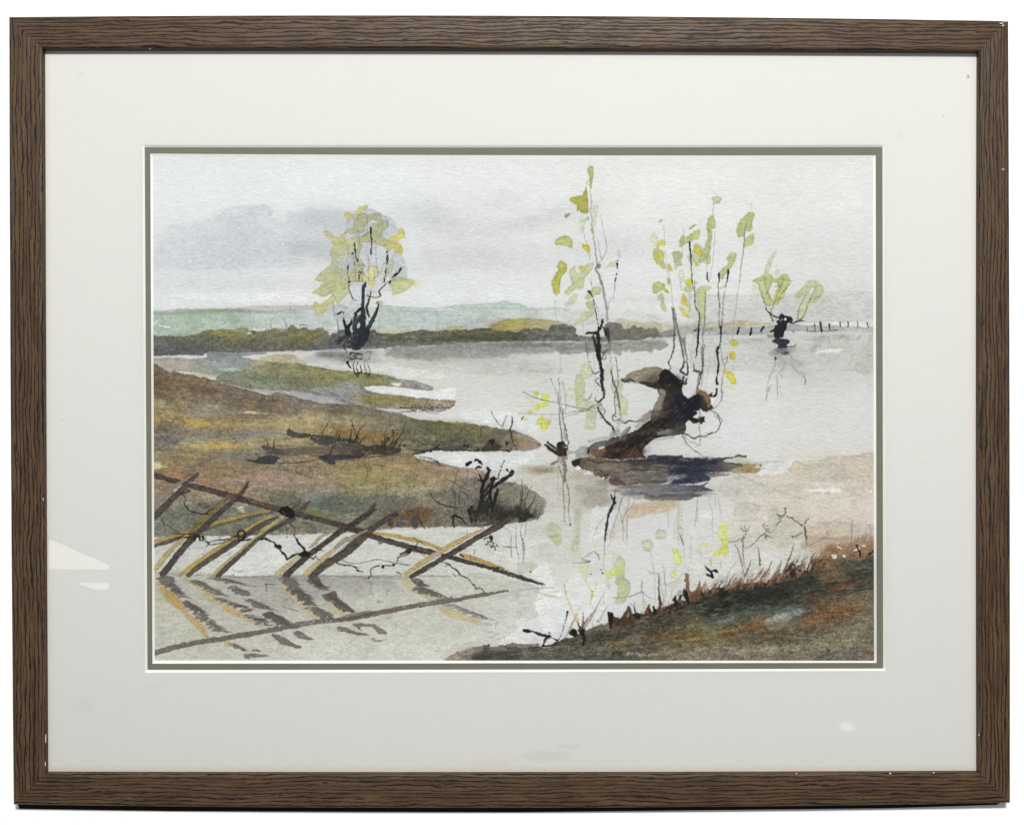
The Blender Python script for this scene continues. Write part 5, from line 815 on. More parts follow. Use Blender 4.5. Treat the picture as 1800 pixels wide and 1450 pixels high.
K('D2:1060,200 1150,225 1250,255 1400,285 1500,315 1650,365 1750,395 1800,410 D3:30,415 100,440 180,470 240,490',(7.5,8,7.5,7,7,6.5,7,7,5,3.5),'3f3a35',.96,r=.8,e=.12,dry=.05); K('D3:150,455 210,470 270,490',(2,2.6,2.4),'4a4540',.9); K('D3:200,478 250,492',1.2,'cfd0cc',.9,sm=0); W('D2:1190,180 1215,165 1220,190 1205,205','e8e8e2',.9,e=0,s=.4)
K('D2:1230,190 1265,215',3,'2a2520',.9); dots('D2:1605,320','1f1d1b',2.2,.9); K('D2:1620,310 1660,330',4,'857a58',.8); K('D3:0,395 40,400',3,'6f675a',.7)
# far post, low pair at left
K('D1:-20,75 100,45 200,18 C1:250,1225 400,1185 600,1110 800,1060 1000,1010 1150,990',(7,6.5,6,6,7,7,6,4,3),'b99c58',.93,e=.18); K('D1:-20,115 60,95 150,62 250,30 300,15 C1:420,1215 500,1180 700,1120 900,1065 1100,1030 1180,1015',(6,6,5,5,5,4,3),'5c564a',.92,e=.14)
K('C1:560,1165 800,1110 1000,1060',(3,8,3),'7d8172',.6)
post('C1:-40,1090 20,1045 130,950 200,860 250,800 320,740 370,700 410,655 435,635','C1:-30,930 60,890 150,820 230,740 300,700 340,690',(8,10,10,9,9,10,10,8,5),(9,10,11,10,6),'554c45','948775'); K('C1:190,820 230,780 270,750',(2,4,2),'e3e0d8',.8,dry=.3); K('C1:345,720 405,718',2.,'e6e5de',.9); K('C1:300,670 360,640 420,640',(2,4,2),'6b5f54',.8)
post('C1:932,715 915,760 890,810 850,850 800,890 700,970 600,1060 520,1140 440,1205 D1:385,30 310,95 240,180 210,235 150,310 90,385',None,(3,7,7,7,9,9,9,9,10,10,10,10,10,10,11),0,'514942')
K('C1:790,830 720,880 620,955 520,1040 430,1110 380,1170 D1:330,20',(4,9,9,9,9,7,4),'857147',.93,e=.16); K('C1:840,830 780,850 700,900',(2,5,3),'6d5c47',.8)
K('D1:330,0 250,60 190,120 120,200 60,270 20,330',(6,8,8,9,10,9),'b8a876',.95,e=.18); K('D1:200,100 130,190',2,'d8cfae',.5)
K('C1:1150,1060 1000,1120 900,1190 860,1240 D1:780,30 680,110 560,190 460,245 380,300 300,350 255,400',(4,8,8,7,8,8,8,8,8,7,5),'c2a357',.95,e=.2); K('C1:1220,1060 1100,1110 1000,1170 930,1215 D1:860,40 740,125 640,185 540,245 460,290 400,340 340,395',(4,9,10,9,9,10,10,9,9,9,8),'5a524b',.96,e=.14)
K('C1:1455,865 1430,920 1390,960 1350,990',(3,6,6,4),'6b6154',.95); K('C1:1550,900 1510,930 1480,970 1420,1000 1380,1010',(3,6,9,7,5),'5a5249',.95)
K('C1:1290,1050 1200,1110 1100,1180 1010,1240 D1:1050,10 960,80 860,160 760,235 650,320 590,395',(4,6,6,6,7,7,7,7,7,6),'b9aa6b',.95,e=.2); K('C1:1380,1075 1320,1110 1200,1160 1100,1215 1020,1266 D1:1010,75 920,145 830,215 760,280 700,335 640,400',(9,8,7,5,7,8,8,9,9,9),'4f4944',.95,e=.12,dry=.06)
K('D1:1005,60 940,140 880,220',(2,4,1),'6f6a6a',.6,dry=.35); K('D1:405,385 460,345',1.6,'e8e8e2',.8,sm=0)
post('C2:385,935 375,985 340,1020 260,1075 180,1120 80,1180 0,1225 D1:1800,-10 1730,60 1650,115 1560,180 1480,230 1420,290 1360,350 1305,400','D1:1440,205 1370,260 1300,315 1220,390',(4,8,9,9,9,9,9,8,8,8,8,10,9,9,10),(3,7,7,8),'4a433c','bfb080'); K('C1:1800,1180 1700,1230 1640,1266 D1:1600,75 1540,125',(4,5,6,6,3),'a09a78',.9); K('C2:380,990 395,985',4,'4b4540',.9)
W('C2:340,960 385,930 390,960 360,1000 330,1010','5a5048',.8)
post('C2:590,1030 500,1080 420,1130 330,1190 240,1250 D2:230,55 150,130 60,210 0,250 D1:1760,225 1680,300 1600,380 1560,410','D1:1810,120 1730,190 1640,260 1560,330 1500,390',(8,8,8,10,12,15,15,14,13,12,12,11,10,9),(6,7,8,8,8),'524942','c0b184'); K('C2:310,1190 200,1240 130,1280 D2:100,40 0,125',(3,6,8,9,7),'a3977c',.93,e=.14); K('C2:60,1215 130,1190 C2:100,1240',(4,9,3),'dfe0db',.0)
K('D2:20,165 80,115 140,70',(1,2,1),'7a7066',.6)
K('D1:1700,340 1790,260',4,'857d62',.5,s=1.2)
post('C2:1720,1075 1660,1120 1580,1170 1480,1215 1380,1266 D2:1330,75 1200,150 1080,215 960,285 860,350 780,395 745,410','C2:1460,1175 1350,1225 1280,1266 D2:1230,50 1100,120 1030,160 940,220 860,270 760,330 700,380 660,405',(7,10,10,9,8,9,8,8,8,8,8,7),(2,5,6,8,8,8,8,8,7,5),'4e4640','c1a96c'); K('D2:1020,175 960,215 900,240',(8,9,4),'b3a58f',.8,s=1)
K('D2:900,345 950,310',2,'c7c3b5',.7); L('D2:1055,210 1180,150','2f2a26',3,.5)
stipple((266,830,920,1012), .2, .42, 240, 38, 6, 22, 2.6, ['6f655c','857a6a','3a332e','5f564c','9a8c72','2f2a27'], .45, .12, .25)
RELAX = 0
# knots, wire and brambles on the fence
W('C1:1240,985 1260,960 1300,950 1350,965 1385,1000 1390,1040 1370,1070 1330,1065 1290,1040 1250,1020','211e1e',.97,e=.05,r=1.2); K('C1:1270,1000 1300,1020 1310,1030',1.2,'9a958c',.8); K('C1:1340,970 1330,950 1310,955',2,'26221f',.9)
BR = '2a2523'
L('C1:360,800 330,795 330,780;C1:360,800 310,815 270,830 300,850 315,880 305,930 330,970 380,1010 430,1020 480,1030 540,1030;C1:510,1030 560,990 590,970;C1:380,1000 375,1025',BR,(1.8,2.6,1.5,2,2.6,1.8,2.3,1.2),.95,r=.6)
L('C1:75,1070 90,1110 150,1150 200,1185 260,1195;C1:80,1080 100,1140 130,1230','4b4741',(2,1.4,1),.85); L('C1:1390,1075 1350,1120 1380,1150 1400,1190 1385,1240 1395,1266;C1:1310,1140 1315,1266;C1:1360,1110 1350,1130','46423e',(1.6,2,1.2),.85)
L('C1:200,1266 400,1255 520,1266;C1:640,1266 660,1245;D1:210,-10 300,-12 400,0 450,10 500,40 540,85 560,95 640,85 700,65 780,45;D1:480,0 500,40 540,75 600,55 680,45 740,38 830,10;D1:540,90 520,115;D1:520,75 550,70',BR,(1.2,2.3,1.8,2.6,1.8,1.5),.95,r=.6)
L('C1:400,1240 400,1290;C1:450,1245 460,1290;C1:490,1245 485,1290',BR,3.4,.9); L('D1:840,30 830,-5 850,-45 890,-40 905,-5 890,30 850,55 830,60;D1:860,60 920,45 960,40',BR,(2.3,3,3,3.8,2.3),.95,r=.7); L('D1:770,15 830,5 880,15',BR,2.4,.9)
L('D1:1060,40 1110,35 1150,55 1190,75 1210,100 1240,110 1260,120;D1:1240,130 1260,165 1290,190 1310,225 1320,240 1350,215 1400,195 1450,180',BR,(2.3,3.8,3,3.8,2.6),.95,r=.8); W('D1:1200,115 1240,90 1265,115 1255,135 1225,140','25211f',.95); K('D1:1300,240 1310,280',1.2,BR,.7,dry=.4)
L('D1:1385,-20 1410,40 1440,90 1480,130 1490,160;D1:1400,25 1420,45',BR,(1.5,3,3,4.6),.95,r=.7); W('D1:1430,180 1480,155 1540,160 1545,195 1500,215 1450,205','211e1d',.97,r=1.4); L('D1:1520,210 1580,230 1600,205 1620,230 1640,245;D1:1600,145 1640,150 1680,160;D1:1575,235 1560,225',BR,(2.3,2,1.2),.9)
L('D1:780,330 790,350 830,358 890,350;D1:790,370 790,400 820,415;D1:750,400 800,395','4a4642',1.2,.75); L('D1:710,205 760,190;D1:740,195 765,180;D1:240,140 400,130 500,120','77726a',1,.6); L('D1:1115,475 1110,520 1115,550;D1:1100,490 1140,485 1200,490','3b3835',1.6,.8); L('D1:1255,680 1280,650 1310,635;D1:1270,700 1320,720 1420,750','5d5852',(1,1.6),.7,dry=.3); dots('D1:1308,635 1416,750 490,190','333333',1.2,.8)
S(458,965,22,10,'a8a59c',.35,dry=.6); S(490,945,16,8,'8a867c',.3,dry=.62); W('D1:1000,80 1050,50 1100,60 1200,120 1280,140 1290,160 1200,150 1080,160 1000,120','b5b2aa',.4,dry=.55,e=0); L('D1:1060,270 1120,220 1150,210;D1:1010,300 1060,270','b5b2aa',1,.6,dry=.3); W('C1:1140,1210 1400,1180 1500,1266 1140,1266','a9a79d',.4,dry=.5,e=0)
L('D2:0,270 30,285 80,295 150,300 190,310 220,350 270,358;D2:180,315 210,325 240,322;D2:220,350 200,345',BR,(3,2.3,1.8,1.8,1.1),.95,r=.5); L('D2:50,240 100,265 180,280 300,265 400,240 480,250 600,280 740,295','77726a',(1.6,2.4,1.6,2.2,2.4),.8)
L('D2:320,430 345,400 345,350 360,325 400,310 460,305 520,300 570,295 600,275 615,230 650,210 700,195 725,180',BR,(1.8,2.3,2.3,1.5,1.8,1.5,1.8,2.3,2.3),.9,r=.7); dots('D2:465,312 460,318 572,296',BR,2.2,.9); L('D2:640,185 690,170 700,150','4a4540',(4,4),.85); W('D2:700,150 740,135 750,160 725,185 700,180','2a2523',.93)
L('D2:750,140 790,115 810,70 840,60 852,80;D2:765,30 790,40 800,60;D2:740,150 720,190;D2:690,160 640,185',BR,(2.3,1.5,2,1.1),.9,r=.5); L('D2:770,150 770,170 800,175 830,160;D2:790,100 795,150;D2:810,110 815,160;D2:830,175 880,205',BR,1.4,.85); K('D2:800,120 900,160 960,185',(2,3,2),'8b877e',.6,dry=.45); W('D2:425,60 460,60 468,78 445,90 428,80','6b665c',.85)
L('D2:590,360 620,372 645,385','3b3632',1.8,.9); L('D2:230,420 280,430 320,430','5d5852',1.6,.7); L('D2:320,450 350,480 345,560 375,590;D2:410,640 430,650 410,665 470,662;D2:500,620 510,560 540,540;D2:590,870 600,920;D2:640,925 710,935','8f8b80',(1.2,3,1.6),.7)
L('D2:1045,265 1100,280 1130,305 1180,340 1220,375 1250,405 1320,440 1350,480 1380,510 1420,540;D2:1110,290 1085,310;D2:1150,375 1190,410;D2:1200,395 1225,385;D2:1410,515 1440,530 1465,565;D2:1380,490 1340,480;D2:1380,530 1400,520',BR,(1.5,3,2.6,2.3,2.3,1.5,1.1),.93,r=.8)
L('D2:1470,40 1520,20 1545,40 1540,70 1500,60 1520,100 1540,115;D2:1480,95 1500,85;D2:1560,80 1550,100;D2:1540,120 1570,115 1575,160;D2:1590,100 1605,120',BR,(3,2.6,1.8,1.1),.93,r=.6); W('D2:1520,15 1550,0 1552,40 1535,50','2a2624',.9); L('D2:1660,115 1760,118 1790,120;D2:1740,0 1730,80 1738,220;D2:1780,20 1785,120 1800,200;D2:1305,-20 1305,20;D2:1365,145 1370,240;D2:1330,200 1332,240','6a6762',(1.4,1.8,1),.8); L('C2:1300,1180 1305,1266;C2:1650,1150 1700,1180 1740,1250;C2:1780,1150 1785,1266','8a8780',1.2,.7)
L('D2:870,400 1000,402 1100,410;D2:1300,390 1400,385 1560,388','8f8f86',(1,1.6,1),.6); W('D2:1560,170 1640,155 1660,175 1600,190','eceeea',.7,dry=.3)
# ---- fence reflections
SAT = .8
RF, RF2 = '6f6862', '635c56'
S(280,1045,6,24,'c3ad79',.4)
K('D1:40,470 100,540 200,640 290,720 340,800 420,870 480,940 530,1010',(4,14,20,14,9,11,12,5),'c3a76a',.88,s=1.6,r=1.2,e=.08); K('D1:130,580 220,660',(8,14),'bd9850',.6,s=2); K('D1:460,890 520,970',(6,9),'bf9a55',.5,s=1.5)
K('D1:310,430 400,470 480,530 560,620 700,690 760,750 860,790 920,820 1000,870 1080,915',(5,7,9,11,9,11,10,8,5,4),'c5b079',.8,s=1.5,r=1.2,e=.08); K('D1:700,730 830,780',(6,9),'c4a35c',.6,s=1.6)
K('D1:1250,470 1300,520 1370,590 1440,660 1520,730 1580,790 1630,840',(8,10,12,12,12,11,5),'c6b585',.8,s=1.5,r=1.2,e=.08); K('D1:1700,620 1770,700 1800,740 D2:20,740 80,790',(8,12,12,8),'cdc193',.8,s=1.5)
K('D2:665,410 700,470 760,520 850,570 920,610 940,635',(9,12,13,12,10,5),'c5bb88',.8,s=1.4,r=1.2,e=.1); K('D2:1040,720 1120,760 1200,790 1280,820 1400,860 1520,880',(9,14,13,9,6,3),'c9b57f',.75,s=1.6,r=1.2)
for pts, n, ln, w in (('D1:110,420 150,470 200,520 260,570 310,620',8,22,5.2),('D1:330,660 380,700 440,740 480,790',6,20,6.),('D1:480,790 540,850 600,890 650,930 690,960',9,24,5.),
    ('D1:400,450 520,500 600,550 680,600',7,22,5.),('D1:660,620 740,660 820,690 880,710 920,760',7,24,4.),('D1:950,790 1000,820 1070,845 1060,890',6,22,3.6),
    ('D1:640,420 760,450 860,480',6,40,3.),('D1:800,520 880,560 930,600',5,26,5.),('D1:960,640 1030,680 1080,710 1150,730',5,26,5.),('D1:1150,770 1230,820 1280,860 1330,890',8,26,6.),
    ('D1:1330,430 1380,490 1410,550',5,22,7.5),('D1:1410,550 1480,600 1520,650 1570,690',6,24,7.5),('D1:1590,720 1660,760 1700,800 1760,830',7,28,6.),
    ('D1:1560,440 1610,480 1660,510 1700,540',5,20,7.),('D1:1740,590 1790,640 D2:60,690 110,730 150,760',8,20,7.),
    ('D2:800,440 830,480 880,500',4,20,7.),('D2:860,520 920,560 1000,590 1060,615',7,30,7.)):
    refl(pts, int(n*1.5), ln*1.12, w*.9, RF if n % 2 else RF2, .8, 1.2, dry=.16)
refl('D2:1150,690 1250,730 1330,760 1420,800 1530,840',11,34,4.,'7d776f',.8,1.,dry=.3); refl('D1:740,430 900,420 1100,410 1240,405',7,50,2.2,'8f8982',.6,1.,dry=.3); refl('D1:860,480 1000,500 1150,510',8,46,1.4,'8a847c',.6,2.,dry=.4)
W('D1:60,420 140,400 200,420 190,470 110,490 60,470','77716c',.85,r=1.5); W('D1:1290,440 1400,420 1410,500 1340,505','7b756f',.6,s=1.2); W('D1:1560,420 1620,410 1660,470 1700,515 1620,510 1570,470','594a42',.8,r=1.5); W('D1:1700,575 1800,560 1810,640 1760,635 1700,610','63554d',.8,r=1.2)
L('D1:760,690 800,700 940,705;D1:860,760 920,750 970,735;D1:1000,830 1120,830;D1:1090,885 1240,895','4b4540',(1.6,3.4,1.2),.8,dry=.2)
L('D1:660,625 780,660;D1:760,700 860,700;D1:640,700 700,705;D1:1030,880 1080,870;D1:540,800 640,870;D1:590,930 690,900;D1:420,780 480,820','e4e3da',(1.4,2,.8),.75,dry=.5)
RELAX = 2
K('D1:-30,1180 20,1168 100,1135 180,1112 300,1085 400,1062 550,1045 700,1022 800,1000 1000,968 1200,930 1350,905 1500,872 1650,850 1800,825 D2:60,865 200,815 300,790 450,765 600,735 750,705 900,675 1000,655 1100,665 1200,640 1350,600 1500,580 1600,562 1700,552',(9,9,9,9,8,9,8,9,9,8,7,8,9,9,8,8,8,6,6,3),'6c625b',.93,dry=.12,r=1.,e=.1,bead=.5)
RELAX = 0
K('D2:20,835 150,800 260,780 400,755',(5,9,9,4),'5d4f47',.6,dry=.1); L('D2:640,665 760,640 900,625;D2:820,700 1000,650','e0dfd5',(1,2,1),.7,dry=.5); K('D1:1380,880 1600,870 1800,840',(3,5,3),'d9d8ce',.6,dry=.58); K('D2:1000,640 1100,620 1150,612',(3,4,1.5),'827b74',.8,dry=.1); L('D2:1300,640 1500,605 1700,590 1800,575','b0afa4',(1,1.4,.8),.7)
K('D2:480,820 650,790 850,740',(1,2,1),'a9a99e',.6); W('D2:490,790 560,780 540,830 490,830','b2b2a6',.5,s=1)
W('D1:740,1070 800,1075 880,1110 940,1140 1000,1130 1060,1145 900,1150 880,1140 800,1110','6f6252',.85,dry=.12,r=1.4); W('D1:880,1180 950,1170 1050,1180 1140,1190 1040,1205 960,1210 950,1225 900,1215','776d63',.85,r=1.3,dry=.1); W('D1:1160,985 1220,985 1300,1020 1340,1050 1400,1080 1460,1105 1430,1115 1270,1085 1230,1050','6d645b',.88,r=1.2,dry=.08); W('D1:1380,950 1460,950 1510,990 1580,1025 1540,1035 1440,1020 1400,990','706760',.85,r=1.2,dry=.1)
W('D2:10,905 100,915 160,940 220,960 330,985 160,985 100,960 20,945','6f665c',.88,r=1.3,dry=.12); W('D2:170,870 300,875 400,885 440,920 510,970 420,970 390,930 330,900 240,910 260,950 210,920','726a61',.85,r=1.2,dry=.18); W('D2:355,1030 375,1010 400,1040 490,1035 440,1050 380,1050','77706a',.8,r=1.2,dry=.1)
L('D2:1580,870 1580,920;D2:1510,960 1550,955;D2:1560,975 1620,975;D2:1510,1015 1560,1010;D2:1590,1030 1670,1010;D2:1540,890 1480,880;D2:1670,1000 1670,1040;D2:1590,870 1610,850','857f76',(1.8,1),.7,dry=.2); L('D2:1690,750 1740,780;D2:1720,1130 1730,1150','a9a79c',1,.5)
W('D1:720,1040 760,1070 740,1100 700,1085','c0a158',.6,s=1); W('D1:1060,1030 1200,1040 1100,1060','b9b6a8',.5,dry=.4)
# ---- right-hand bank
SAT = .70
W([(782,1168),(785,1158),(800,1148),(830,1138),(860,1133),(862,1137),(885,1133),(905,1130),(930,1132),(946,1131),(950,1137),(968,1136),(980,1128),(995,1121),(1010,1118),(1028,1108),(1050,1099),(1068,1095),(1075,1090),(1082,1085),(1090,1086),(1096,1079),(1104,1080),(1112,1078),(1120,1080),(1135,1076),(1148,1073),(1160,1068),(1172,1063),(1185,1058),(1200,1055),(1215,1045),(1225,1038),(1240,1040),(1258,1032),(1280,1034),(1300,1026),(1320,1026),(1335,1022),(1350,1024),(1365,1016),(1380,1015),(1395,1008),(1410,1003),(1425,998),(1440,990),(1452,975),(1462,960),(1472,962),(1485,966),(1500,960),(1515,962),(1535,955),(1570,950),(1570,1200),(760,1200)],
 [(800,1155,'8b7d6c'),(850,1152,'4b4a40'),(880,1140,'7b6f5f'),(880,1155,'56554c'),(950,1145,'5c5a4e'),(930,1155,'6b695e'),(1000,1135,'55503f'),(1000,1155,'5d5e54'),(1060,1115,'45423a'),(1050,1100,'6f6350'),(1100,1100,'54463a'),(1080,1130,'736437'),(1060,1145,'5a5b50'),(1130,1140,'5d5f55'),(1130,1100,'5f5446'),(1160,1085,'4d4539'),(1150,1120,'6b5a40'),(1200,1100,'6b5a3a'),(1220,1125,'7c6426'),(1180,1145,'7d705c'),
  (1240,1060,'3f3f35'),(1270,1060,'35362e'),(1250,1080,'4a5145'),(1300,1050,'3b3a32'),(1340,1050,'3c3c33'),(1320,1075,'4a5046'),(1290,1095,'666646'),(1260,1092,'5b6650'),(1280,1110,'7b6038'),(1330,1100,'77603c'),(1380,1080,'5b625a'),(1360,1095,'8f958a'),(1400,1050,'4b4838'),(1430,1030,'50483a'),(1400,1030,'424638'),(1460,1000,'7b6247'),(1480,980,'8d7257'),(1450,985,'5b5a44'),(1500,1000,'5b5648'),(1530,980,'6b5f50'),(1530,1010,'4b4a3e'),(1480,1030,'6a4c33'),(1440,1060,'6f5a3f'),(1500,1060,'6f614a'),(1460,1075,'875a33'),(1500,1070,'8a5f3c'),(1530,1060,'6f6b58'),(1420,1090,'7b6040'),
  (1350,1120,'6b5c45'),(1400,1120,'655b48'),(1450,1110,'776a50'),(1500,1100,'7a7059'),(1530,1120,'7c7763'),(1300,1130,'6f6350'),(1340,1150,'857963'),(1400,1150,'7b735d'),(1450,1140,'77735e'),(1500,1145,'7e7866'),(1530,1150,'7b6a5a'),(1240,1150,'8d8369'),(1280,1150,'8a8069'),(1520,1035,'55503f'),(1230,1140,'77735f')],1.,e=.14,r=1.8,s=.6,g=.16,v=.1,cp=.6)
Z('D4')
for a in (('0,600 200,620 330,580 600,500 800,470 960,440 1150,400 1200,470 900,640 700,680 400,690 250,760 100,740','33342c',.6),('240,560 340,540 340,800 260,830','2c2e28',.5),('600,680 900,640 1050,680 1080,720 900,750 650,800 500,860 300,880 200,870 260,820','5a6658',.5),
   ('0,980 200,950 460,900 700,830 700,880 560,930 300,990 100,1030 0,1045','9a7428',.6),('500,860 700,800 700,870 600,920 480,930','8d6034',.7),('1090,830 1250,770 1400,720 1560,690 1600,700 1450,760 1300,800 1200,850 1050,870','96562a',.55),('1350,500 1450,460 1560,440 1600,460 1450,520 1350,540','7b4a30',.6),('1240,400 1300,280 1450,330 1440,420 1300,470','8a6a4a',.5),
   ('1150,340 1200,300 1280,180 1350,90 1360,110 1330,200 1270,300 1230,380 1160,400','4b5a48',.8),('600,900 720,890 1080,900 1300,880 1340,1000 1000,1050 700,1080 500,1050','5f5340',.45),('1400,250 1560,230 1790,210 1790,420 1600,440 1450,400','4c4f45',.5),('0,900 200,880 260,960 100,1000 0,990','6b7a42',.5),('1600,620 1790,560 1790,1000 1640,900','77705a',.4)):
    W(a[0],a[1],a[2],e=.04,s=2.2,r=2.5,g=.14)
W('700,820 720,812 760,790 840,775 900,760 960,760 1010,725 1060,735 1080,760 1040,790 980,810 960,830 900,845 860,852 760,865 690,880','9aa092',.8,e=.05,s=1.6,r=2.2,dry=.12); W('715,840 760,815 850,790 930,785 900,815 820,840 740,862','c6c9b2',.7,s=1.2,r=2,dry=.2); S(1402,1073,12,6,'7f8993',.6); S(1392,1070,10,4,'77828e',.4); W('220,850 300,820 400,790 380,850 280,880 240,890','8f9a89',.75,e=.05,s=1.2); W('180,930 210,940 200,980 170,970','7a9a8c',.6); L('400,760 600,700 720,690','74806e',(2,5,2),.5,dry=.3)
L('630,1110 700,1108;720,1105 770,1112;800,1115 900,1112;1200,1110 1260,1118;1300,1125 1420,1135;1460,1000 1540,1020;1400,1040 1500,1020;1330,870 1360,880;940,1105 990,1115','e0d9b0',(1.4,2.2,1),.8,dry=.35)
L('1600,930 1620,960;1350,880 1340,860','e0d9b8',1.2,.8); dots('1395,890 1565,1050 1640,518','26241e',1.4,.8); L('1640,1150 1700,1160 1790,1165','7a5440',(3,9,6),.7,s=1.5)
for i in range(420):
    x = rng.uniform(980,1545); y0 = np.interp(x,[980,1200,1350,1550],[1135,1085,1050,1000]); y = rng.uniform(y0, 1165); c = ['3a382e','8d846c','5a5442','a09880','4a5044','7a5a38'][rng.integers(6)]
    l = rng.uniform(3,13); K([(x,y),(x+l*.6,y-l*.1),(x+l,y-l*.22)],(.5,rng.uniform(.8,2.2),.4),c,rng.uniform(.2,.5),dry=.2)
L('0,1080 200,1085 340,1090;300,1000 460,960 680,900;0,1045 200,1040;1000,1220 1200,1180;330,1225 480,1180;1560,1240 1700,1215','5d5545',(1,2.4,1),.5)
S(1265,1062,8,12,'2e302e',.35); S(1325,1055,22,8,'2c2d28',.4); S(1370,1040,30,8,'33352c',.45); S(1415,1030,30,6,'3a3f33',.5)
Z('D3')
for a in (('0,1110 60,1080 200,1075 215,1100 60,1115','9c8b72',.8),('920,1060 1090,1040 1090,1070 940,1090','857436',.8),('1270,990 1500,970 1640,960 1800,920 1800,1000 1500,1050 1280,1040','6f5426',.5),('660,960 720,920 820,890 900,870 920,900 840,930 700,975','77685a',.8),('500,1050 700,1020 900,980 1100,960 1100,1000 800,1060 600,1090','363a38',.55),('1060,860 1120,840 1140,930 1060,940','5a3f3a',.5),('1140,1000 1300,960 1400,980 1200,1020','6b5438',.5),('1180,960 1220,900 1215,930 1190,975','2f2d28',.6)):
    W(a[0],a[1],a[2],e=.05,s=1.6,r=1.8,g=.12)
L('0,1110 60,1118 200,1105 350,1090','3f3e38',(1,2,1.5),.7)
W('D2:1380,1200 1450,1150 1600,1130 1800,1110 1810,1225 1400,1225','44443a',.75,e=.08,s=1.2,r=2); W('D2:1180,1180 1250,1140 1350,1120 1360,1170 1240,1215 1140,1225 1080,1225','a3927d',.75,e=.03,s=2.5,dry=.2); S(838,1142,24,7,'9d8c78',.6); S(880,1140,24,4,'8b8068',.7); S(872,1157,14,4,'6a7480',.6); S(800,1157,16,5,'ad9f8c',.5); dots('D2:1510,1085 1680,1100 1700,1115','2b2a26',1.6,.8)
SAT = .75
def streaks(n, xs, top, bot, cols, lmin, lmax, wmax, a, slope=0., dry=.25):
    for i in range(n):
        x = rng.uniform(xs[0], xs[-1]); y = rng.uniform(np.interp(x, xs, top)+3, np.interp(x, xs, bot)-2); l = rng.uniform(lmin, lmax); c = cols[rng.integers(len(cols))]
        k = slope+rng.normal()*.03
        K([(x-l/2, y+l/2*k), (x-l*.1, y+rng.normal()*.8), (x+l*.2, y-l*.2*k+rng.normal()*.8), (x+l/2, y-l/2*k)], (.4, rng.uniform(.8, wmax), rng.uniform(.8, wmax), .3), c, a*rng.uniform(.4, 1), dry=dry, r=.9, s=.9, g=.14)
streaks(230, (960,1060,1200,1350,1535), (1140,1108,1066,1036,985), (1158,1158,1158,1158,1158), ['44432f','5a5440','7f765c','9a9070','6f5c40','50543f','ab9f7c','8f6f44','5f6654','8a8a68'], 14, 60, 4.5, .5, .17)
streaks(90, (1200,1350,1535), (1054,1032,975), (1090,1072,1040), ['26271f','31342b','3c4238','2c2a24','51503c'], 16, 60, 6, .6, .2, .15)
streaks(60, (900,1060,1300,1535), (1142,1120,1110,1100), (1159,1159,1159,1159), ['9a9274','aba488','8a8268','b5ac8c','77705a'], 20, 70, 4.5, .6, .08)
streaks(120, (1180,1300,1400,1535), (1128,1120,1112,1080), (1160,1160,1160,1160), ['a39a7c','b0a684','8d8466','97886a','7b745c','a08a64'], 16, 60, 4.5, .6, .12)
streaks(50, (1260,1400,1535), (1100,1080,1050), (1125,1105,1090), ['9a7444','8a5f38','a88452','7b6040','b08a50'], 20, 60, 4.5, .5, .24)
streaks(26, (1340,1400), (1068,1060), (1096,1088), ['6a6d60','a9aea0','565c50'], 10, 40, 3, .5, .2)
def streaks2(n, x0, x1, y0, y1, cols, lmin, lmax, wmax, a):
    for i in range(n):
        x = rng.uniform(x0, x1); y = rng.uniform(y0, y1); l = rng.uniform(lmin, lmax)
        K([(x-l/2, y), (x-l*.1, y+rng.normal()*.6), (x+l*.2, y+rng.normal()*.6), (x+l/2, y-l*.03)], (.4, rng.uniform(.8, wmax), rng.uniform(.8, wmax), .3), cols[rng.integers(len(cols))], a*rng.uniform(.4, 1), dry=.2, r=.8, s=.8, g=.1)
streaks2(60, 1140, 1270, 804, 834, ['1c1d22','2a2a2e','3c3b3c','353c4a','24262e','4a4640'], 16, 60, 4.5, .6)
streaks2(40, 1050, 1170, 812, 848, ['5f5240','8f8268','4a3c30','a3967c','6b5a4a'], 12, 50, 3.5, .5)
streaks2(34, 1090, 1240, 850, 876, ['55565c','7b7776','8f8c8a','45474e','6a5f58'], 16, 60, 4, .5)
streaks2(14, 1290, 1340, 806, 826, ['7d7050','a6956a','8b8468'], 10, 34, 3, .5)
for x, y, rx, ry, c, a in ((1450,1128,70,12,'978b6c',.5),(1380,1140,60,9,'9c9174',.5),(1500,1110,34,14,'958a68',.45),(1300,1142,60,9,'9a9076',.5),(1240,1125,40,7,'8c7440',.45),(1200,1150,40,7,'968c72',.5),(1500,1055,24,10,'8c7350',.4),(1420,1100,40,8,'8f7048',.45),(1130,1120,40,8,'77705a',.4),(1060,1140,50,8,'767260',.45)):
    S(x, y, rx, ry, c, a, g=.16)
stipple((1020,1060,1536,1160), .12, .6, 480, 12, 4, 22, 2.6, ['a89c7a','c0b48e','6a6048','4a4636','8f7c54','b39a62','5a5c4c','d0c8a6','7a5c3c'], .5, .2, .3)
stipple((1180,1020,1536,1100), .1, .4, 160, 40, 4, 16, 2, ['5c5c46','7a6a4a','2a2a24','8a7654','454a3c'], .5, .3, .3)
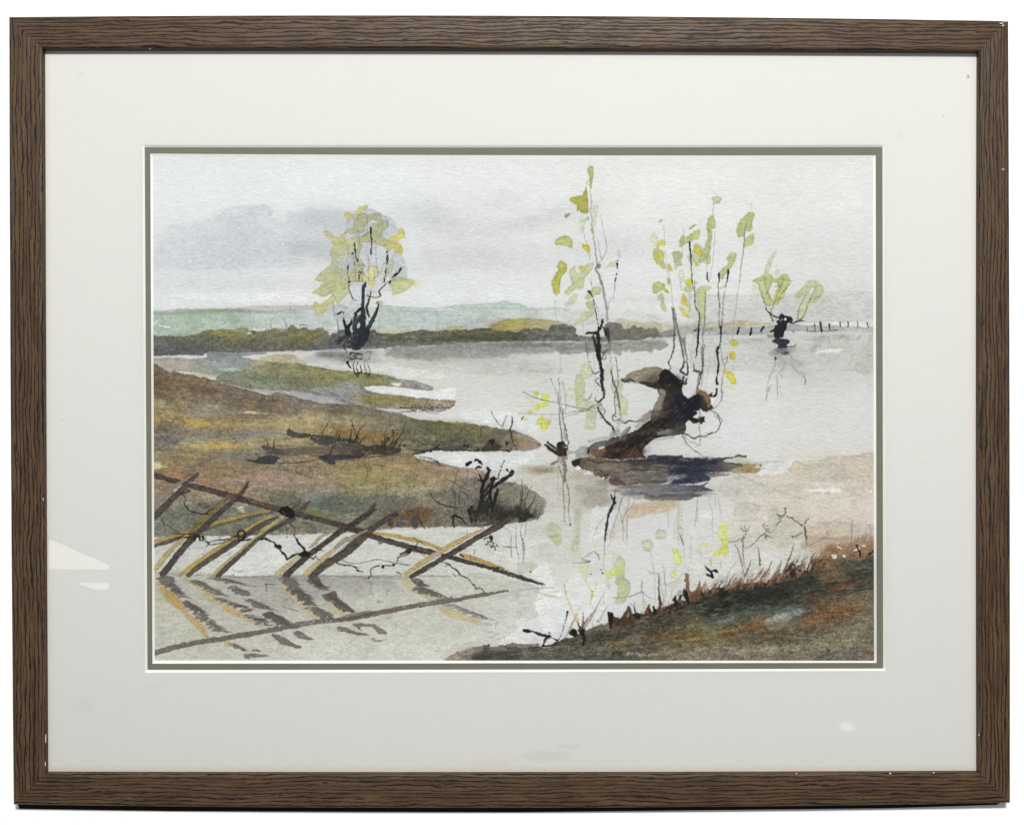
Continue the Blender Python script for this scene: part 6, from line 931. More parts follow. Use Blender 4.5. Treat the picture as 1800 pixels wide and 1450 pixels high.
# ragged grass along the right bank
SAT = .86
RU = ['7d5a3c','5b4534','8c6a4c','4a3c30','96714f','3b3129']
def gr(x0,y0,x1,y1,n,h,w,lean,cols,a=.85,jl=.2):
    for i in range(n): 
        t=rng.random(); x=x0+(x1-x0)*t; y=y0+(y1-y0)*t+2+rng.random()*2; hh=h*(.3+.9*rng.random()); ln=lean+rng.normal()*jl
        K([(x,y),(x+hh*ln*.35,y-hh*.5),(x+hh*ln,y-hh)],(w*(.6+.8*rng.random()),w*.6,.3),cols[rng.integers(len(cols))],a,r=.3,g=.08)
gr(1160,1074,1235,1044,60,13,1.5,.25,RU+['a98a66']); gr(1230,1042,1420,1004,150,26,1.,.55,['a5835c','8c6a4c','c0a078','6b4a35'],.7); gr(1420,1002,1536,955,110,32,1.2,.5,['b08a62','94704e','c4a684','7a5a40'],.55); gr(1220,1044,1300,1032,46,20,2.2,.4,RU); gr(1290,1034,1360,1026,50,26,2.6,.5,RU); gr(1350,1026,1420,1004,56,34,3.,.55,RU); gr(1410,1006,1450,992,40,34,3.,.55,RU); gr(1440,985,1535,958,90,26,2.6,.5,['8f7358','7a5d44','a38a70','6b5038'],.6)
gr(1240,1040,1400,1014,60,30,1.1,.6,['9a7a5c','7d5f46','b09478'],.75); gr(1080,1092,1170,1070,20,10,2.,.1,['4b3a30','6b4d38','2f2823']); gr(1380,1010,1540,955,60,40,1.2,.5,['a08468','8a6c50'],.5); gr(1450,975,1540,950,50,24,4,.5,['a5896b','8d7055','b59c82'],.4)
W('D4:1040,120 1120,20 1240,10 1360,30 1500,20 1620,20 1700,60 1790,100 1790,200 1600,220 1500,200 1300,240 1240,190 1150,170','a98a6c',.55,e=.04,s=2.5,r=3,dry=.25); W('D4:1240,200 1330,100 1480,100 1700,120 1790,160 1790,230 1500,260 1340,300','9a7450',.5,e=.03,s=2.5,dry=.15)
W('D4:1360,205 1385,185 1412,200 1400,230 1372,238','e9e7e2',.95,e=0,s=.5); W('D4:1478,190 1500,205 1495,230 1470,220','e9e7e2',.95,e=0,s=.5); L('D4:1420,115 1455,135;D4:1560,180 1590,150 1640,130;D4:1600,190 1620,170;D4:1670,100 1690,105;D4:1150,290 1130,340;D4:1195,190 1180,230;D4:1210,200 1230,180','ebe9e4',(2.6,4,2),.9,dry=.1)
L('D4:1100,340 1120,280 1150,190;D4:1040,290 1060,220 1080,170;D4:500,470 520,420;D4:600,460 640,430 660,400;D4:740,430 790,340 830,270;D4:860,370 880,310 920,280;D4:45,540 60,490;D4:160,530 150,490;D4:270,510 300,470','e3e5e2',(4,5,2),.85,dry=.15)
L('D4:560,250 540,320 500,400;D4:630,120 645,200 650,300;D4:690,310 650,380;D4:990,80 960,180 920,280 890,380;D4:1050,200 1010,270;D4:860,240 850,290 800,400;D4:770,260 730,350 690,410;D4:1000,220 960,290','7f6650',(.8,2.6,3.4),.85)
L('D4:890,380 960,300 970,270;D4:950,280 990,300 1000,420','3a302a',(2,5,3),.7); W('D4:940,300 980,330 990,420 950,400','2b2622',.7,s=1); dots('D4:820,480 960,380 1040,350 600,520','25221f',2.4,.7)
L('D4:105,310 140,340 170,370 175,420;D4:170,355 210,350 235,370;D4:115,385 150,400 190,415;D4:180,380 190,420',INK,(2,4,5,3),.95,r=.5); L('D4:410,280 370,330 340,370;D4:265,270 268,320','5a524a',1.2,.7,dry=.3); W('D4:240,560 275,525 300,560 335,545 330,590 290,600 260,640','2d2b26',.75,s=.9,r=1.8); L('D4:20,590 30,540;D4:75,565 95,605;D4:150,580 160,545',INK,(3,2),.8)
L('D4:490,20 480,100 485,180 490,280 500,330;D4:350,60 390,65 440,50 480,45;D4:345,70 355,85;D4:400,100 440,160 460,240 480,340 485,380;D4:500,135 560,110 620,50 670,-5;D4:700,0 720,50;D4:710,10 770,20;D4:470,70 470,40 500,20;C4:455,1165 490,1195 540,1180;C4:500,1150 510,1190;C4:550,1145 530,1190;C4:520,1200 500,1240;C4:480,1265 490,1240','77705f' if 0 else '716c66',(1.8,2.4,1.2),.85)
L('C4:705,1120 680,1140 690,1170 720,1200 690,1220 635,1266;C4:700,1150 730,1140;C4:710,1180 745,1170;C4:725,1200 765,1220;C4:700,1230 740,1250;C4:690,1225 700,1266','6e6963',(2,2.4,1.6),.85); L('C4:815,1025 840,1045 890,1040 905,1010 890,975 905,975;C4:830,1075 855,1070 890,1045;C4:910,1045 960,1070 1000,1095 1050,1130 1070,1140;C4:960,1060 990,1090;C4:810,1145 830,1110 860,1095;C4:1090,1130 1100,1105 1130,1080;C4:1090,1145 1105,1200 1110,1266;C4:970,1255 1020,1240 1070,1215','5f5a57',(1.4,2.6,2,2.6),.88); L('C4:1088,1150 1100,1220 1108,1280 D4:1105,40 1112,110','5d5350',(2,4,2,1),.8); dots('C4:840,1042 905,1018 1095,1115 1065,1140 970,1253','4a4542',1.5,.9)
L('D4:1112,115 1200,70 1290,30 1310,20;D4:1300,20 1370,30 1370,45;C4:1550,1266 1555,1180 1560,1110 1575,1100;C4:1320,1190 1310,1230 1330,1240;C4:1360,1180 1330,1230;C4:1300,1170 1320,1160;C4:1740,1130 1740,1200;C4:1560,1105 1570,1095;D4:1590,0 1585,110;D4:1550,0 1555,120','8a7a6c',(1.2,2,1),.75)
L('D4:1605,105 1630,160 1640,210;D4:1715,200 1740,185 1765,165;D4:1740,190 1730,180','2a2522',(2,4,3),.9); dots('D4:1608,102','222222',2.,.9)
L('D3:515,960 540,940 570,950 560,990;D3:540,945 560,1000','221f1d',(5,6,3),.9); W('D3:515,950 550,935 580,945 590,980 560,1000 530,985','24211f',.93,r=1.5); L('D3:615,915 625,960 650,990 655,1050 640,1090;D3:610,940 640,950 655,930','26221f',(6,7,5,3),.9,r=.9); W('D3:600,930 640,910 660,940 650,980 620,970','24211f',.9,r=1.5)
L('D3:625,930 640,860 645,760;D3:610,940 600,880 590,840;D3:640,920 700,820 760,740 840,600 845,565;D3:650,890 700,820','8a7c6c',(2.4,2,1),.8); L('D3:645,870 645,770;D3:600,900 585,850;D3:640,930 650,870 690,820','3a342f',(2.6,1),.85)
L('D3:455,490 470,580 510,680 550,780 575,850;D3:575,830 600,740 620,700;D3:470,590 460,500 490,440;D3:690,470 720,540 740,570 720,640 715,690;D3:740,570 790,470;D3:575,800 540,880 500,980 450,1010;D3:730,690 740,720;D3:190,560 270,590 380,610 480,640;D3:410,545 270,580','d0bd84',(1.4,3,2,1.4),.8); K('D3:740,560 735,600 720,660',(4,5,2),'d3b35f',.7); K('D3:570,780 580,840',(4,6),'d3b67a',.6)
L('D3:565,820 530,890 490,970 450,1020;D3:660,910 720,830 760,760 790,700;D3:800,860 840,780 890,700;D3:735,900 745,820;D3:780,860 790,840 800,870;D3:650,930 700,850 740,770','9c7a5c',(1.6,2.2,.8),.8); L('D3:490,760 485,800 460,870 440,950 415,1010 380,1060',INK,(3,1.6,2,1.6),.85,dry=.35); dots('D3:490,762',INK,1.6,.9)
L('D3:55,945 90,945 130,950 180,965;D3:180,965 240,985 300,995 350,1020 400,1040;D3:310,970 312,1020;D3:290,1005 260,1060 240,1100;D3:250,1090 235,1105',INK,(4.5,5,2,2),.9,dry=.25,r=.7); L('D3:60,945 120,952',INK,5,.95,r=.6); L('D3:110,655 160,655 230,620;D3:220,740 235,745','9a9c96',1.2,.6); L('D3:250,1100 310,1095 360,1080 390,1050 400,1030','2b2a27',(2,3,5,2),.85)
L('D3:900,770 905,800 915,870 920,920;D3:935,780 940,850','26221f',(4,7,6,3),.93,r=1.); W('D3:895,765 905,785 925,765 940,790 940,870 905,870','24211f',.92,r=1.); W('D3:950,800 990,830 1030,800 1060,760 1090,710 1110,710 1130,790 1120,850 1060,900 960,880','4f3b30',.9,r=1.5,e=.16); K('D3:1085,800 1090,780',3,'e3e0da',.9); L('D3:1060,830 1080,750 1100,710','6b4530',(3,6,3),.8)
W('D3:1140,790 1160,760 1200,770 1215,800 1190,830 1150,810','28241f',.9,r=1.3); L('D3:1160,760 1140,700 1115,680;D3:1155,750 1148,650','3a342f',(2.6,1.4,.8),.85); L('D3:1230,450 1225,520 1235,600 1240,750;D3:1225,565 1150,590 1080,610 920,620;D3:1225,560 1280,600 1340,640;D3:1220,520 1235,505','8a8780',(2.4,1.8,1),.75); K('D3:1245,640 1255,700 1240,750',(3,6,3),'e0cfa8',.7)
L('D3:1300,690 1280,740 1260,770','6b3f2c',(3,6,4),.9); L('D3:1395,380 1393,500 1400,620 1415,680;D3:1400,600 1400,740','4a4038',(1.2,2.4,5),.85); W('D3:1380,740 1395,680 1410,660 1420,690 1420,740','6b4a35',.85,e=.12); L('D3:1340,710 1345,770;D3:1360,740 1340,760;D3:1310,760 1300,740','25221f',(4,5),.85)
L('D3:1410,480 1430,580 1440,650 1420,740;D3:1455,330 1450,420 1460,500 1460,580 1440,680;D3:1395,380 1410,460','b39a8c',(1.6,2.6,1.6),.7); L('D3:1525,535 1520,590 1505,640;D3:1490,480 1560,450 1640,370;D3:1420,490 1480,485;D3:1280,350 1320,375 1395,380 1360,400','9a9089',(1.4,2,1),.7)
W('D3:1535,610 1565,600 1570,640 1585,690 1540,710 1540,660','2a2420',.93,r=1.4); L('D3:1590,640 1600,690;D3:1610,600 1605,660;D3:1600,620 1620,600;D3:1540,700 1500,720 1450,740','332a24',(4,5,3),.8,dry=.15); W('D3:1655,400 1680,390 1700,410 1695,470 1700,540 1720,560 1760,530 1790,470 1800,460 1800,640 1700,640 1660,600','77543c',.85,e=.14,r=1.2); L('D3:1645,540 1660,600 1690,670;D3:1665,560 1680,640','26211d',(4,9,4),.9,r=1.); L('D3:1700,400 1700,470;D3:1710,500 1730,540','e6e0d8',(2.5,3),.8,dry=.2); L('D3:1685,310 1685,390;D3:1800,450 1770,530','a3958a',1.6,.7)
gr(1165,1078,1230,1052,30,9,2.6,.15,['4b382c','6b4c36','2f2823'],.85)
S(1340,1103,30,5,'b5a68c',.0)
SAT = .8
stipple((1050,645,1256,806), .02, .34, 260, 44, 5, 24, 3.6, ['3f342c','57483b','1a1a20','232c44','2c364f','6f5f4c','171413','4b3a2e','7d6c58'], .5, .25, .2)
stipple((1060,700,1180,806), .1, .4, 90, 36, 8, 30, 3, ['6b5240','8a6a4e','3a2b24','2a211d','7a6a5c','9a7a58'], .5, .15, .2)
stipple((1100,645,1165,680), .4, .7, 60, 20, 3, 14, 2.4, ['b39f78','8b7a5e','6b5c4a','c3b18c'], .5, .2, .2)
stipple((1040,803,1310,880), .15, .62, 120, 2, 6, 30, 2.6, ['3c3d44','6f675c','8f8672','2f3342','a89c86'], .4, .08, .3)
for x, y, rx, ry, c, a in ((1165,810,46,7,'32333a',.55),(1215,812,44,8,'262b38',.6),(1110,812,36,6,'5a4a3c',.45),(1170,836,50,6,'5a5654',.45),(1235,828,36,7,'363c4a',.5),(1110,842,36,7,'7a6c60',.45),(1190,862,60,7,'74757a',.4),(1275,818,24,5,'6f6a58',.4),(1060,824,26,8,'8d7d66',.4),(1300,824,30,5,'a39876',.35)):
    S(x, y, rx, ry, c, a, g=.14)
stipple((1040,803,1320,880), .15, .62, 110, 2, 6, 30, 2.2, ['2b2c32','6f675c','8f8672','2b3042','b3a890'], .4, .08, .3)
# the tooth of the paper breaks every edge a little, and pigment settles in it
wx = (.75*NB+.45*NA)*SC; wy = (.75*np.roll(NB, 311, 1)+.45*np.roll(NA, 173, 0))*SC
gx = np.clip(np.arange(CW)[None, :]+wx, 0, CW-1.01); gy = np.clip(np.arange(CH)[:, None]+wy, 0, CH-1.01)
ix = gx.astype(int); iy = gy.astype(int); fx = (gx-ix)[..., None]; fy = (gy-iy)[..., None]
CAN = (CAN[iy, ix]*(1-fx)+CAN[iy, ix+1]*fx)*(1-fy)+(CAN[iy+1, ix]*(1-fx)+CAN[iy+1, ix+1]*fx)*fy
dk = np.clip(.88-CAN.mean(2), 0, 1)
CAN = CAN*(1+dk*(.15*NA+.05*NH+.08*NB))[..., None]
ox, oy, oz = 700., 694., 12.17
for q_, w_ in (('270,330 285,270 300,225 335,210 365,225 380,270 385,330', 1.5), ('290,265 335,262 380,268', 1.2), ('300,330 330,315 350,330', 1.8), ('430,230 440,290 445,330', 1.4), ('430,235 455,285 480,235 495,290 520,230', 1.1), ('495,300 500,330', 1.2),
    ('640,75 620,130 590,190 560,260 540,340', 1.5), ('600,285 625,240 660,205 690,215 700,250 660,285 610,290', 1.4), ('650,290 700,300', 1.3), ('745,235 720,265 710,295 750,300', 1.6), ('720,270 760,240', 1.1), ('790,270 820,285 840,290', 1.1),
    ('815,265 850,220 880,195 910,215 945,255 1000,270 1100,268', 1.5), ('820,275 880,285 960,290 1020,312 960,325 880,322 700,325 500,320', 1.5), ('35,272 100,280 180,282 265,275', 1.6), ('60,345 200,358 300,345 380,335', 1.0), ('830,352 880,358 940,340', 1.1), ('770,395 860,395', .8)):
    K(q_, w_, '42332a', .88, r=.15, s=.45)
Z()
CAN = np.clip(CAN*(1+.012*NH+.01*NA)[..., None], 0, 1)
# ---------------------------------------------------------------- helpers
def Q(px, py, D=0.0):
    k = SM*(DCAM+D)/DCAM
    return Vector(((px-AX)*k, D, ZC+(AY-py)*k))
def new_obj(name, verts, faces, mat, parent=None, uvs=None, smooth_=False):
    me = bpy.data.meshes.new(name); me.from_pydata([tuple(v) for v in verts], [], faces); me.update()
    if uvs:
        ul = me.uv_layers.new(name='UVMap')
        for lp in me.loops: ul.data[lp.index].uv = uvs[lp.vertex_index]
    if smooth_:
        for p in me.polygons: p.use_smooth = True
    me.materials.append(mat)
    o = bpy.data.objects.new(name, me); sc.collection.objects.link(o)
    if parent: o.parent = parent
    return o
def mat_new(name):
    m = bpy.data.materials.new(name); m.use_nodes = True
    nt = m.node_tree; b = nt.nodes['Principled BSDF']
    return m, nt, b
def N(nt, t, **k):
    n = nt.nodes.new(t)
    for a, v in k.items(): setattr(n, a, v)
    return n
def math_(nt, op, a, b=None, c=None):
    n = N(nt, 'ShaderNodeMath', operation=op)
    for i, v in enumerate((a, b, c)):
        if v is None: continue
        if isinstance(v, (int, float)): n.inputs[i].default_value = v
        else: nt.links.new(v, n.inputs[i])
    return n.outputs[0]
def noise(nt, vec, scale, detail=3, rough=.5, dist=0.):
    n = N(nt, 'ShaderNodeTexNoise'); n.inputs['Scale'].default_value = scale
    n.inputs['Detail'].default_value = detail; n.inputs['Roughness'].default_value = rough; n.inputs['Distortion'].default_value = dist
    if vec is not None: nt.links.new(vec, n.inputs['Vector'])
    return n.outputs['Fac']
def mapping(nt, vec, scale, loc=(0,0,0), rot=(0,0,0)):
    n = N(nt, 'ShaderNodeMapping'); n.inputs['Scale'].default_value = scale; n.inputs['Location'].default_value = loc; n.inputs['Rotation'].default_value = rot
    nt.links.new(vec, n.inputs['Vector']); return n.outputs[0]
def mixc(nt, f, a, b):
    n = N(nt, 'ShaderNodeMix', data_type='RGBA')
    if isinstance(f, (int, float)): n.inputs[0].default_value = f
    else: nt.links.new(f, n.inputs[0])
    for i, v in ((6, a), (7, b)):
        if isinstance(v, tuple): n.inputs[i].default_value = (*v, 1)
        else: nt.links.new(v, n.inputs[i])
    return n.outputs[2]
def ramp(nt, f, lo, hi):
    n = N(nt, 'ShaderNodeMapRange', interpolation_type='SMOOTHSTEP'); n.inputs[1].default_value = lo; n.inputs[2].default_value = hi
    nt.links.new(f, n.inputs[0]); return n.outputs[0]
def bump(nt, b, h, strength, dist):
    n = N(nt, 'ShaderNodeBump'); n.inputs['Strength'].default_value = strength; n.inputs['Distance'].default_value = dist
    nt.links.new(h, n.inputs['Height']); nt.links.new(n.outputs[0], b.inputs['Normal'])

# ---------------------------------------------------------------- materials
def wood_material(seed):
    m, nt, b = mat_new('dark_stained_oak')
    uv = N(nt, 'ShaderNodeUVMap').outputs[0]
    sep = N(nt, 'ShaderNodeSeparateXYZ'); nt.links.new(uv, sep.inputs[0]); u, v = sep.outputs[0], sep.outputs[1]
    off = (seed*3.17, seed*1.31, seed*.7)
    w1 = noise(nt, mapping(nt, uv, (14, 60, 1), off), 1.0, 3, .55)
    w2 = noise(nt, mapping(nt, uv, (90, 260, 1), off), 1.0, 3, .6)
    vv = math_(nt, 'ADD', v, math_(nt, 'MULTIPLY', math_(nt, 'SUBTRACT', w1, .5), .0085))
    vv = math_(nt, 'ADD', vv, math_(nt, 'MULTIPLY', math_(nt, 'SUBTRACT', w2, .5), .0024))
    ph = math_(nt, 'DIVIDE', vv, .0031); fl = math_(nt, 'FLOOR', ph); fr = math_(nt, 'SUBTRACT', ph, fl)
    tri = math_(nt, 'ABSOLUTE', math_(nt, 'SUBTRACT', fr, .5))          # 0 on the groove line, .5 between
    comb = N(nt, 'ShaderNodeCombineXYZ'); nt.links.new(math_(nt, 'MULTIPLY', u, 24), comb.inputs[0]); nt.links.new(math_(nt, 'MULTIPLY', fl, 7.31), comb.inputs[1])
    th = noise(nt, comb.outputs[0], 1.0, 3, .6)
    th = math_(nt, 'MULTIPLY', math_(nt, 'SUBTRACT', th, .27), .62)
    th = math_(nt, 'MINIMUM', th, .15)
    groove = math_(nt, 'SUBTRACT', 1.0, ramp(nt, math_(nt, 'SUBTRACT', tri, th), -.05, .05))
    n3 = noise(nt, mapping(nt, uv, (75, 1500, 1), off), 1.0, 3, .6)       # short pores
    pore = ramp(nt, n3, .64, .70)
    ph2 = math_(nt, 'DIVIDE', math_(nt, 'ADD', vv, math_(nt, 'MULTIPLY', math_(nt, 'SUBTRACT', noise(nt, mapping(nt, uv, (30, 90, 1), (7, 3, 2)), 1.0, 3), .5), .006)), .0021)
    fl2 = math_(nt, 'FLOOR', ph2); tri2 = math_(nt, 'ABSOLUTE', math_(nt, 'SUBTRACT', math_(nt, 'SUBTRACT', ph2, fl2), .5))
    cb2 = N(nt, 'ShaderNodeCombineXYZ'); nt.links.new(math_(nt, 'MULTIPLY', u, 55), cb2.inputs[0]); nt.links.new(math_(nt, 'MULTIPLY', fl2, 3.77), cb2.inputs[1])
    th2 = math_(nt, 'MULTIPLY', math_(nt, 'SUBTRACT', noise(nt, cb2.outputs[0], 1.0, 3, .6), .44), .9)
    g2 = math_(nt, 'SUBTRACT', 1.0, ramp(nt, math_(nt, 'SUBTRACT', tri2, math_(nt, 'MINIMUM', th2, .14)), -.05, .05))
    groove = math_(nt, 'MAXIMUM', groove, math_(nt, 'MULTIPLY', g2, .85))
    dark = math_(nt, 'MAXIMUM', groove, math_(nt, 'MULTIPLY', pore, .75))
    tone = noise(nt, mapping(nt, uv, (25, 180, 1), off), 1.0, 3, .5)
    fine = noise(nt, mapping(nt, uv, (300, 2500, 1), off), 1.0, 2, .5)
    c = mixc(nt, ramp(nt, tone, .3, .7), (.056, .030, .0145), (.094, .057, .027))
    c = mixc(nt, math_(nt, 'MULTIPLY', ramp(nt, noise(nt, mapping(nt, uv, (30, 120, 1), (5, 2, 1)), 1.0, 2), .55, .75), .5), c, (.066, .042, .030))
    c = mixc(nt, math_(nt, 'MULTIPLY', fine, .25), c, (.12, .085, .055))
    c = mixc(nt, math_(nt, 'MULTIPLY', dark, .93), c, (.0070, .0034, .0036))
    nt.links.new(c, b.inputs['Base Color'])
    b.inputs['Specular IOR Level'].default_value = .20
    r = math_(nt, 'ADD', math_(nt, 'MULTIPLY', dark, .12), .46); nt.links.new(r, b.inputs['Roughness'])
    h = math_(nt, 'SUBTRACT', math_(nt, 'MULTIPLY', fine, .12), dark)
    bump(nt, b, h, .4, .0003)
    return m

def plain(name, col, rough=.7, spec=.3):
    m, nt, b = mat_new(name)
    tc = N(nt, 'ShaderNodeTexCoord').outputs['Object']
    n = noise(nt, tc, 60, 4, .6)
    c = mixc(nt, n, tuple(x*.94 for x in col), tuple(min(x*1.05, 1) for x in col))
    nt.links.new(c, b.inputs['Base Color']); b.inputs['Roughness'].default_value = rough; b.inputs['Specular IOR Level'].default_value = spec
    return m

def ellipse_mask(nt, tc, px, py, rx, ry, D, nz, inner=.35, outer=1.0):
    p = Q(px, py, D)
    vs = N(nt, 'ShaderNodeVectorMath', operation='SUBTRACT'); nt.links.new(tc, vs.inputs[0]); vs.inputs[1].default_value = p
    vm = N(nt, 'ShaderNodeVectorMath', operation='MULTIPLY'); nt.links.new(vs.outputs[0], vm.inputs[0]); vm.inputs[1].default_value = (1/(rx*SM), 0, 1/(ry*SM))
    ln = N(nt, 'ShaderNodeVectorMath', operation='LENGTH'); nt.links.new(vm.outputs[0], ln.inputs[0])
    d = math_(nt, 'ADD', ln.outputs['Value'], math_(nt, 'MULTIPLY', math_(nt, 'SUBTRACT', nz, .5), 1.5))
    return math_(nt, 'SUBTRACT', 1.0, ramp(nt, d, inner, outer))

DM1, DM2, DP, DG = .0074, .0088, .0102, .0062
def mat_board():
    m, nt, b = mat_new('cream_laid_mat_board')
    tc = N(nt, 'ShaderNodeTexCoord').outputs['Object']
    laid = noise(nt, mapping(nt, tc, (110, 1, 900)), 1.0, 3, .6)
    pulp = noise(nt, mapping(nt, tc, (500, 1, 700)), 1.0, 3, .6)
    big = noise(nt, tc, 5.0, 3, .5)
    nz = noise(nt, tc, 260, 3, .6)
    A = MAT_A
    c = mixc(nt, big, tuple(x*.985 for x in A), tuple(x*1.01 for x in A))
    c = mixc(nt, math_(nt, 'MULTIPLY', laid, .10), c, tuple(x*.9 for x in A))
    for (px, py, rx, ry, k, col) in ((955, 1328, 60, 14, .22, (.42, .43, .42)), (1000, 1311, 28, 7, .25, (.44, .44, .43)), (147, 1240, 26, 22, .16, (.48, .46, .42)), (270, 1206, 26, 8, .14, (.46, .45, .42)),
            (1489, 1277, 20, 12, .8, (.70, .70, .68)), (1702, 135, 4, 4, .8, (.30, .33, .32)), (1657, 204, 3, 3, .5, (.4, .35, .3)), (1140, 1226, 30, 10, .12, (.47, .46, .44)), (142, 131, 8, 5, .3, (.45, .47, .48)), (1580, 240, 5, 9, .25, (.45, .45, .45)), (110, 738, 4, 3, .3, (.45, .4, .35)), (860, 1340, 50, 8, .2, (.46, .44, .38))):
        mk = ellipse_mask(nt, tc, px, py, rx, ry, DM1, nz)
        c = mixc(nt, math_(nt, 'MULTIPLY', mk, k), c, col)
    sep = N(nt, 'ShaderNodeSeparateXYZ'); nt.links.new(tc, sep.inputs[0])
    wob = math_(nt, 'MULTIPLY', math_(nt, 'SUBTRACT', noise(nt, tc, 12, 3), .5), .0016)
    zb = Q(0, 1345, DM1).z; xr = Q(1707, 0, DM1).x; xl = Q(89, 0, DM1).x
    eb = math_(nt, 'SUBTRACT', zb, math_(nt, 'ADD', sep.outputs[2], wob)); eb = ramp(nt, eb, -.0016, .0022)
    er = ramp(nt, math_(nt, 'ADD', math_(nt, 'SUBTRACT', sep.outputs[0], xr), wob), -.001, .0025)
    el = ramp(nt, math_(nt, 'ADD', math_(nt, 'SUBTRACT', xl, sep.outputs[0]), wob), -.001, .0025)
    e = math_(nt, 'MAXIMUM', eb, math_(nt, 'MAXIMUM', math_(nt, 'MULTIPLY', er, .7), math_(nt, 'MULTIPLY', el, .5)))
    c = mixc(nt, math_(nt, 'MULTIPLY', e, .65), c, (A[0]*1.02, A[1]*.90, A[2]*.80))   # peach glow off the lit frame lip, painted into the board's edges
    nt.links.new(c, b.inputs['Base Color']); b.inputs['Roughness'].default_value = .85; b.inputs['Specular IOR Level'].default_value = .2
    h = math_(nt, 'ADD', math_(nt, 'MULTIPLY', laid, .7), math_(nt, 'MULTIPLY', pulp, .6))
    bump(nt, b, h, .6, .00034)
    return m
def olive_board():
    m, nt, b = mat_new('olive_grey_mat_board')
    tc = N(nt, 'ShaderNodeTexCoord').outputs['Object']
    n = noise(nt, mapping(nt, tc, (60, 1, 120)), 1.0, 4, .6)
    c = mixc(nt, n, (.125, .132, .100), (.170, .172, .138))
    nt.links.new(c, b.inputs['Base Color']); b.inputs['Roughness'].default_value = .8; b.inputs['Specular IOR Level'].default_value = .2
    bump(nt, b, n, .3, .0002); return m

# ---------------------------------------------------------------- wall behind
wall_m = plain('white_painted_wall', (.96, .96, .96), .9, .1)
DW = .0109
v = [(-4, DW, -0.5), (4, DW, -0.5), (4, DW, 4), (-4, DW, 4), (-4, DW+.1, -0.5), (4, DW+.1, -0.5), (4, DW+.1, 4), (-4, DW+.1, 4)]
wall = new_obj('wall', v, [(0,1,2,3), (5,4,7,6), (4,0,3,7), (1,5,6,2), (3,2,6,7), (4,5,1,0)], wall_m)
wall['kind'] = 'structure'

# ---------------------------------------------------------------- the framed picture
root = bpy.data.objects.new('framed_picture', None); sc.collection.objects.link(root)
root['label'] = 'framed landscape watercolour in a dark brown wooden frame with a wide cream mat'
root['category'] = 'framed picture'

def curve(a, b, bow, t, horiz):
    x = a[0]+(b[0]-a[0])*t; y = a[1]+(b[1]-a[1])*t; k = bow*4*t*(1-t)
    return (x, y+k) if horiz else (x+k, y)
OC = [(15, 29.5), (1773.5, 36.5), (1776.5, 1411), (23, 1414)]        # outer corners TL TR BR BL
IC = [(73.5, 84.5), (1722.5, 89), (1722, 1358), (79, 1359.5)]        # sight-edge corners
RAILS = [(0, 1, True, -6, -1.5, 'top'), (1, 2, False, 1.0, -1.0, 'right'), (2, 3, True, 7.5, 1.5, 'bottom'), (3, 0, False, -1.5, -.5, 'left')]
prof = [(0, DW-.0004), (0, .0014), (.035, .0005), (.075, .0), (.5, -.0002), (.93, .0), (.975, .0004), (1, .0014), (1, DM1)]
NT = 64
rails = []
for ri, (a, b_, hz, bo, bi, _) in enumerate(RAILS):
    verts, uvs, faces = [], [], []
    for i in range(NT+1):
        t = i/NT
        o = curve(OC[a], OC[b_], bo, t, hz); n_ = curve(IC[a], IC[b_], bi, t, hz)
        for k, (f, D) in enumerate(prof):
            # true position: the outline is measured on the front face, depth goes straight back
            p = Q(o[0]+(n_[0]-o[0])*f, o[1]+(n_[1]-o[1])*f, 0); p.y = D
            verts.append(p)
            al = p.x if hz else p.z
            ac = f*.0262 + (D*.9 if k in (0,) else 0) + (.008 if k == len(prof)-1 else 0)
            uvs.append((al, ac + (-.013 if k == 0 else 0)))
    K_ = len(prof)
    for i in range(NT):
        for k in range(K_-1):
            q0 = i*K_+k
            faces.append((q0, q0+1, q0+K_+1, q0+K_))
    # close the ends and the back
    o_ = new_obj('frame_rail', verts, faces, wood_material(ri+1), root, uvs)
    me = o_.data; bm = bmesh.new(); bm.from_mesh(me); bmesh.ops.recalc_face_normals(bm, faces=bm.faces)
    bm.faces.ensure_lookup_table()
    fr = max(bm.faces, key=lambda f: abs(f.normal.y)*f.calc_area())
    if fr.normal.y > 0: bmesh.ops.reverse_faces(bm, faces=bm.faces)
    bm.to_mesh(me); bm.free()
    rails.append(o_)

# bare-wood chips in the frame's finish
chip_m = plain('bare_chipped_wood', (.72, .62, .47), .7, .2)
def chip(rail, px, py, wx, wy, ang, sd, D=-.00025):
    n = 9; vs = []; wx *= .8; wy *= .8
    c0 = Q(px, py, 0)
    for dep in (D, D+.0006):
        for i in range(n):
            an = 2*math.pi*i/n; q = .7+.5*(np.random.default_rng(sd*31+i).random())
            x = math.cos(an)*wx*q; y = math.sin(an)*wy*q
            ca, sa = math.cos(math.radians(ang)), math.sin(math.radians(ang))
            vs.append((c0.x+(x*ca-y*sa)*SM, dep, c0.z+(x*sa+y*ca)*SM))
    fs = [tuple(range(n)), tuple(range(2*n-1, n-1, -1))]+[(i, (i+1) % n, n+(i+1) % n, n+i) for i in range(n)]
    o = new_obj('finish_chip', vs, fs, chip_m, rail)
    return o
chip(rails[0], 1760, 41.5, 5, 1.1, 0, 1); chip(rails[0], 1763, 45.5, 3.2, 1.2, 25, 2); chip(rails[0], 1766, 38.2, 6, .7, -2, 3)
chip(rails[1], 1763, 298, 3.4, 1.1, -8, 4); chip(rails[1], 1721, 1291, .6, 3, 0, 5, .0)
chip(rails[2], 1565, 1358.8, 2, 1.6, 0, 6, -.0001); chip(rails[2], 1641, 1357.8, 1.6, 1.2, 0, 7, -.0001); chip(rails[2], 1400, 1359, 1.4, .9, 0, 8, -.0001)
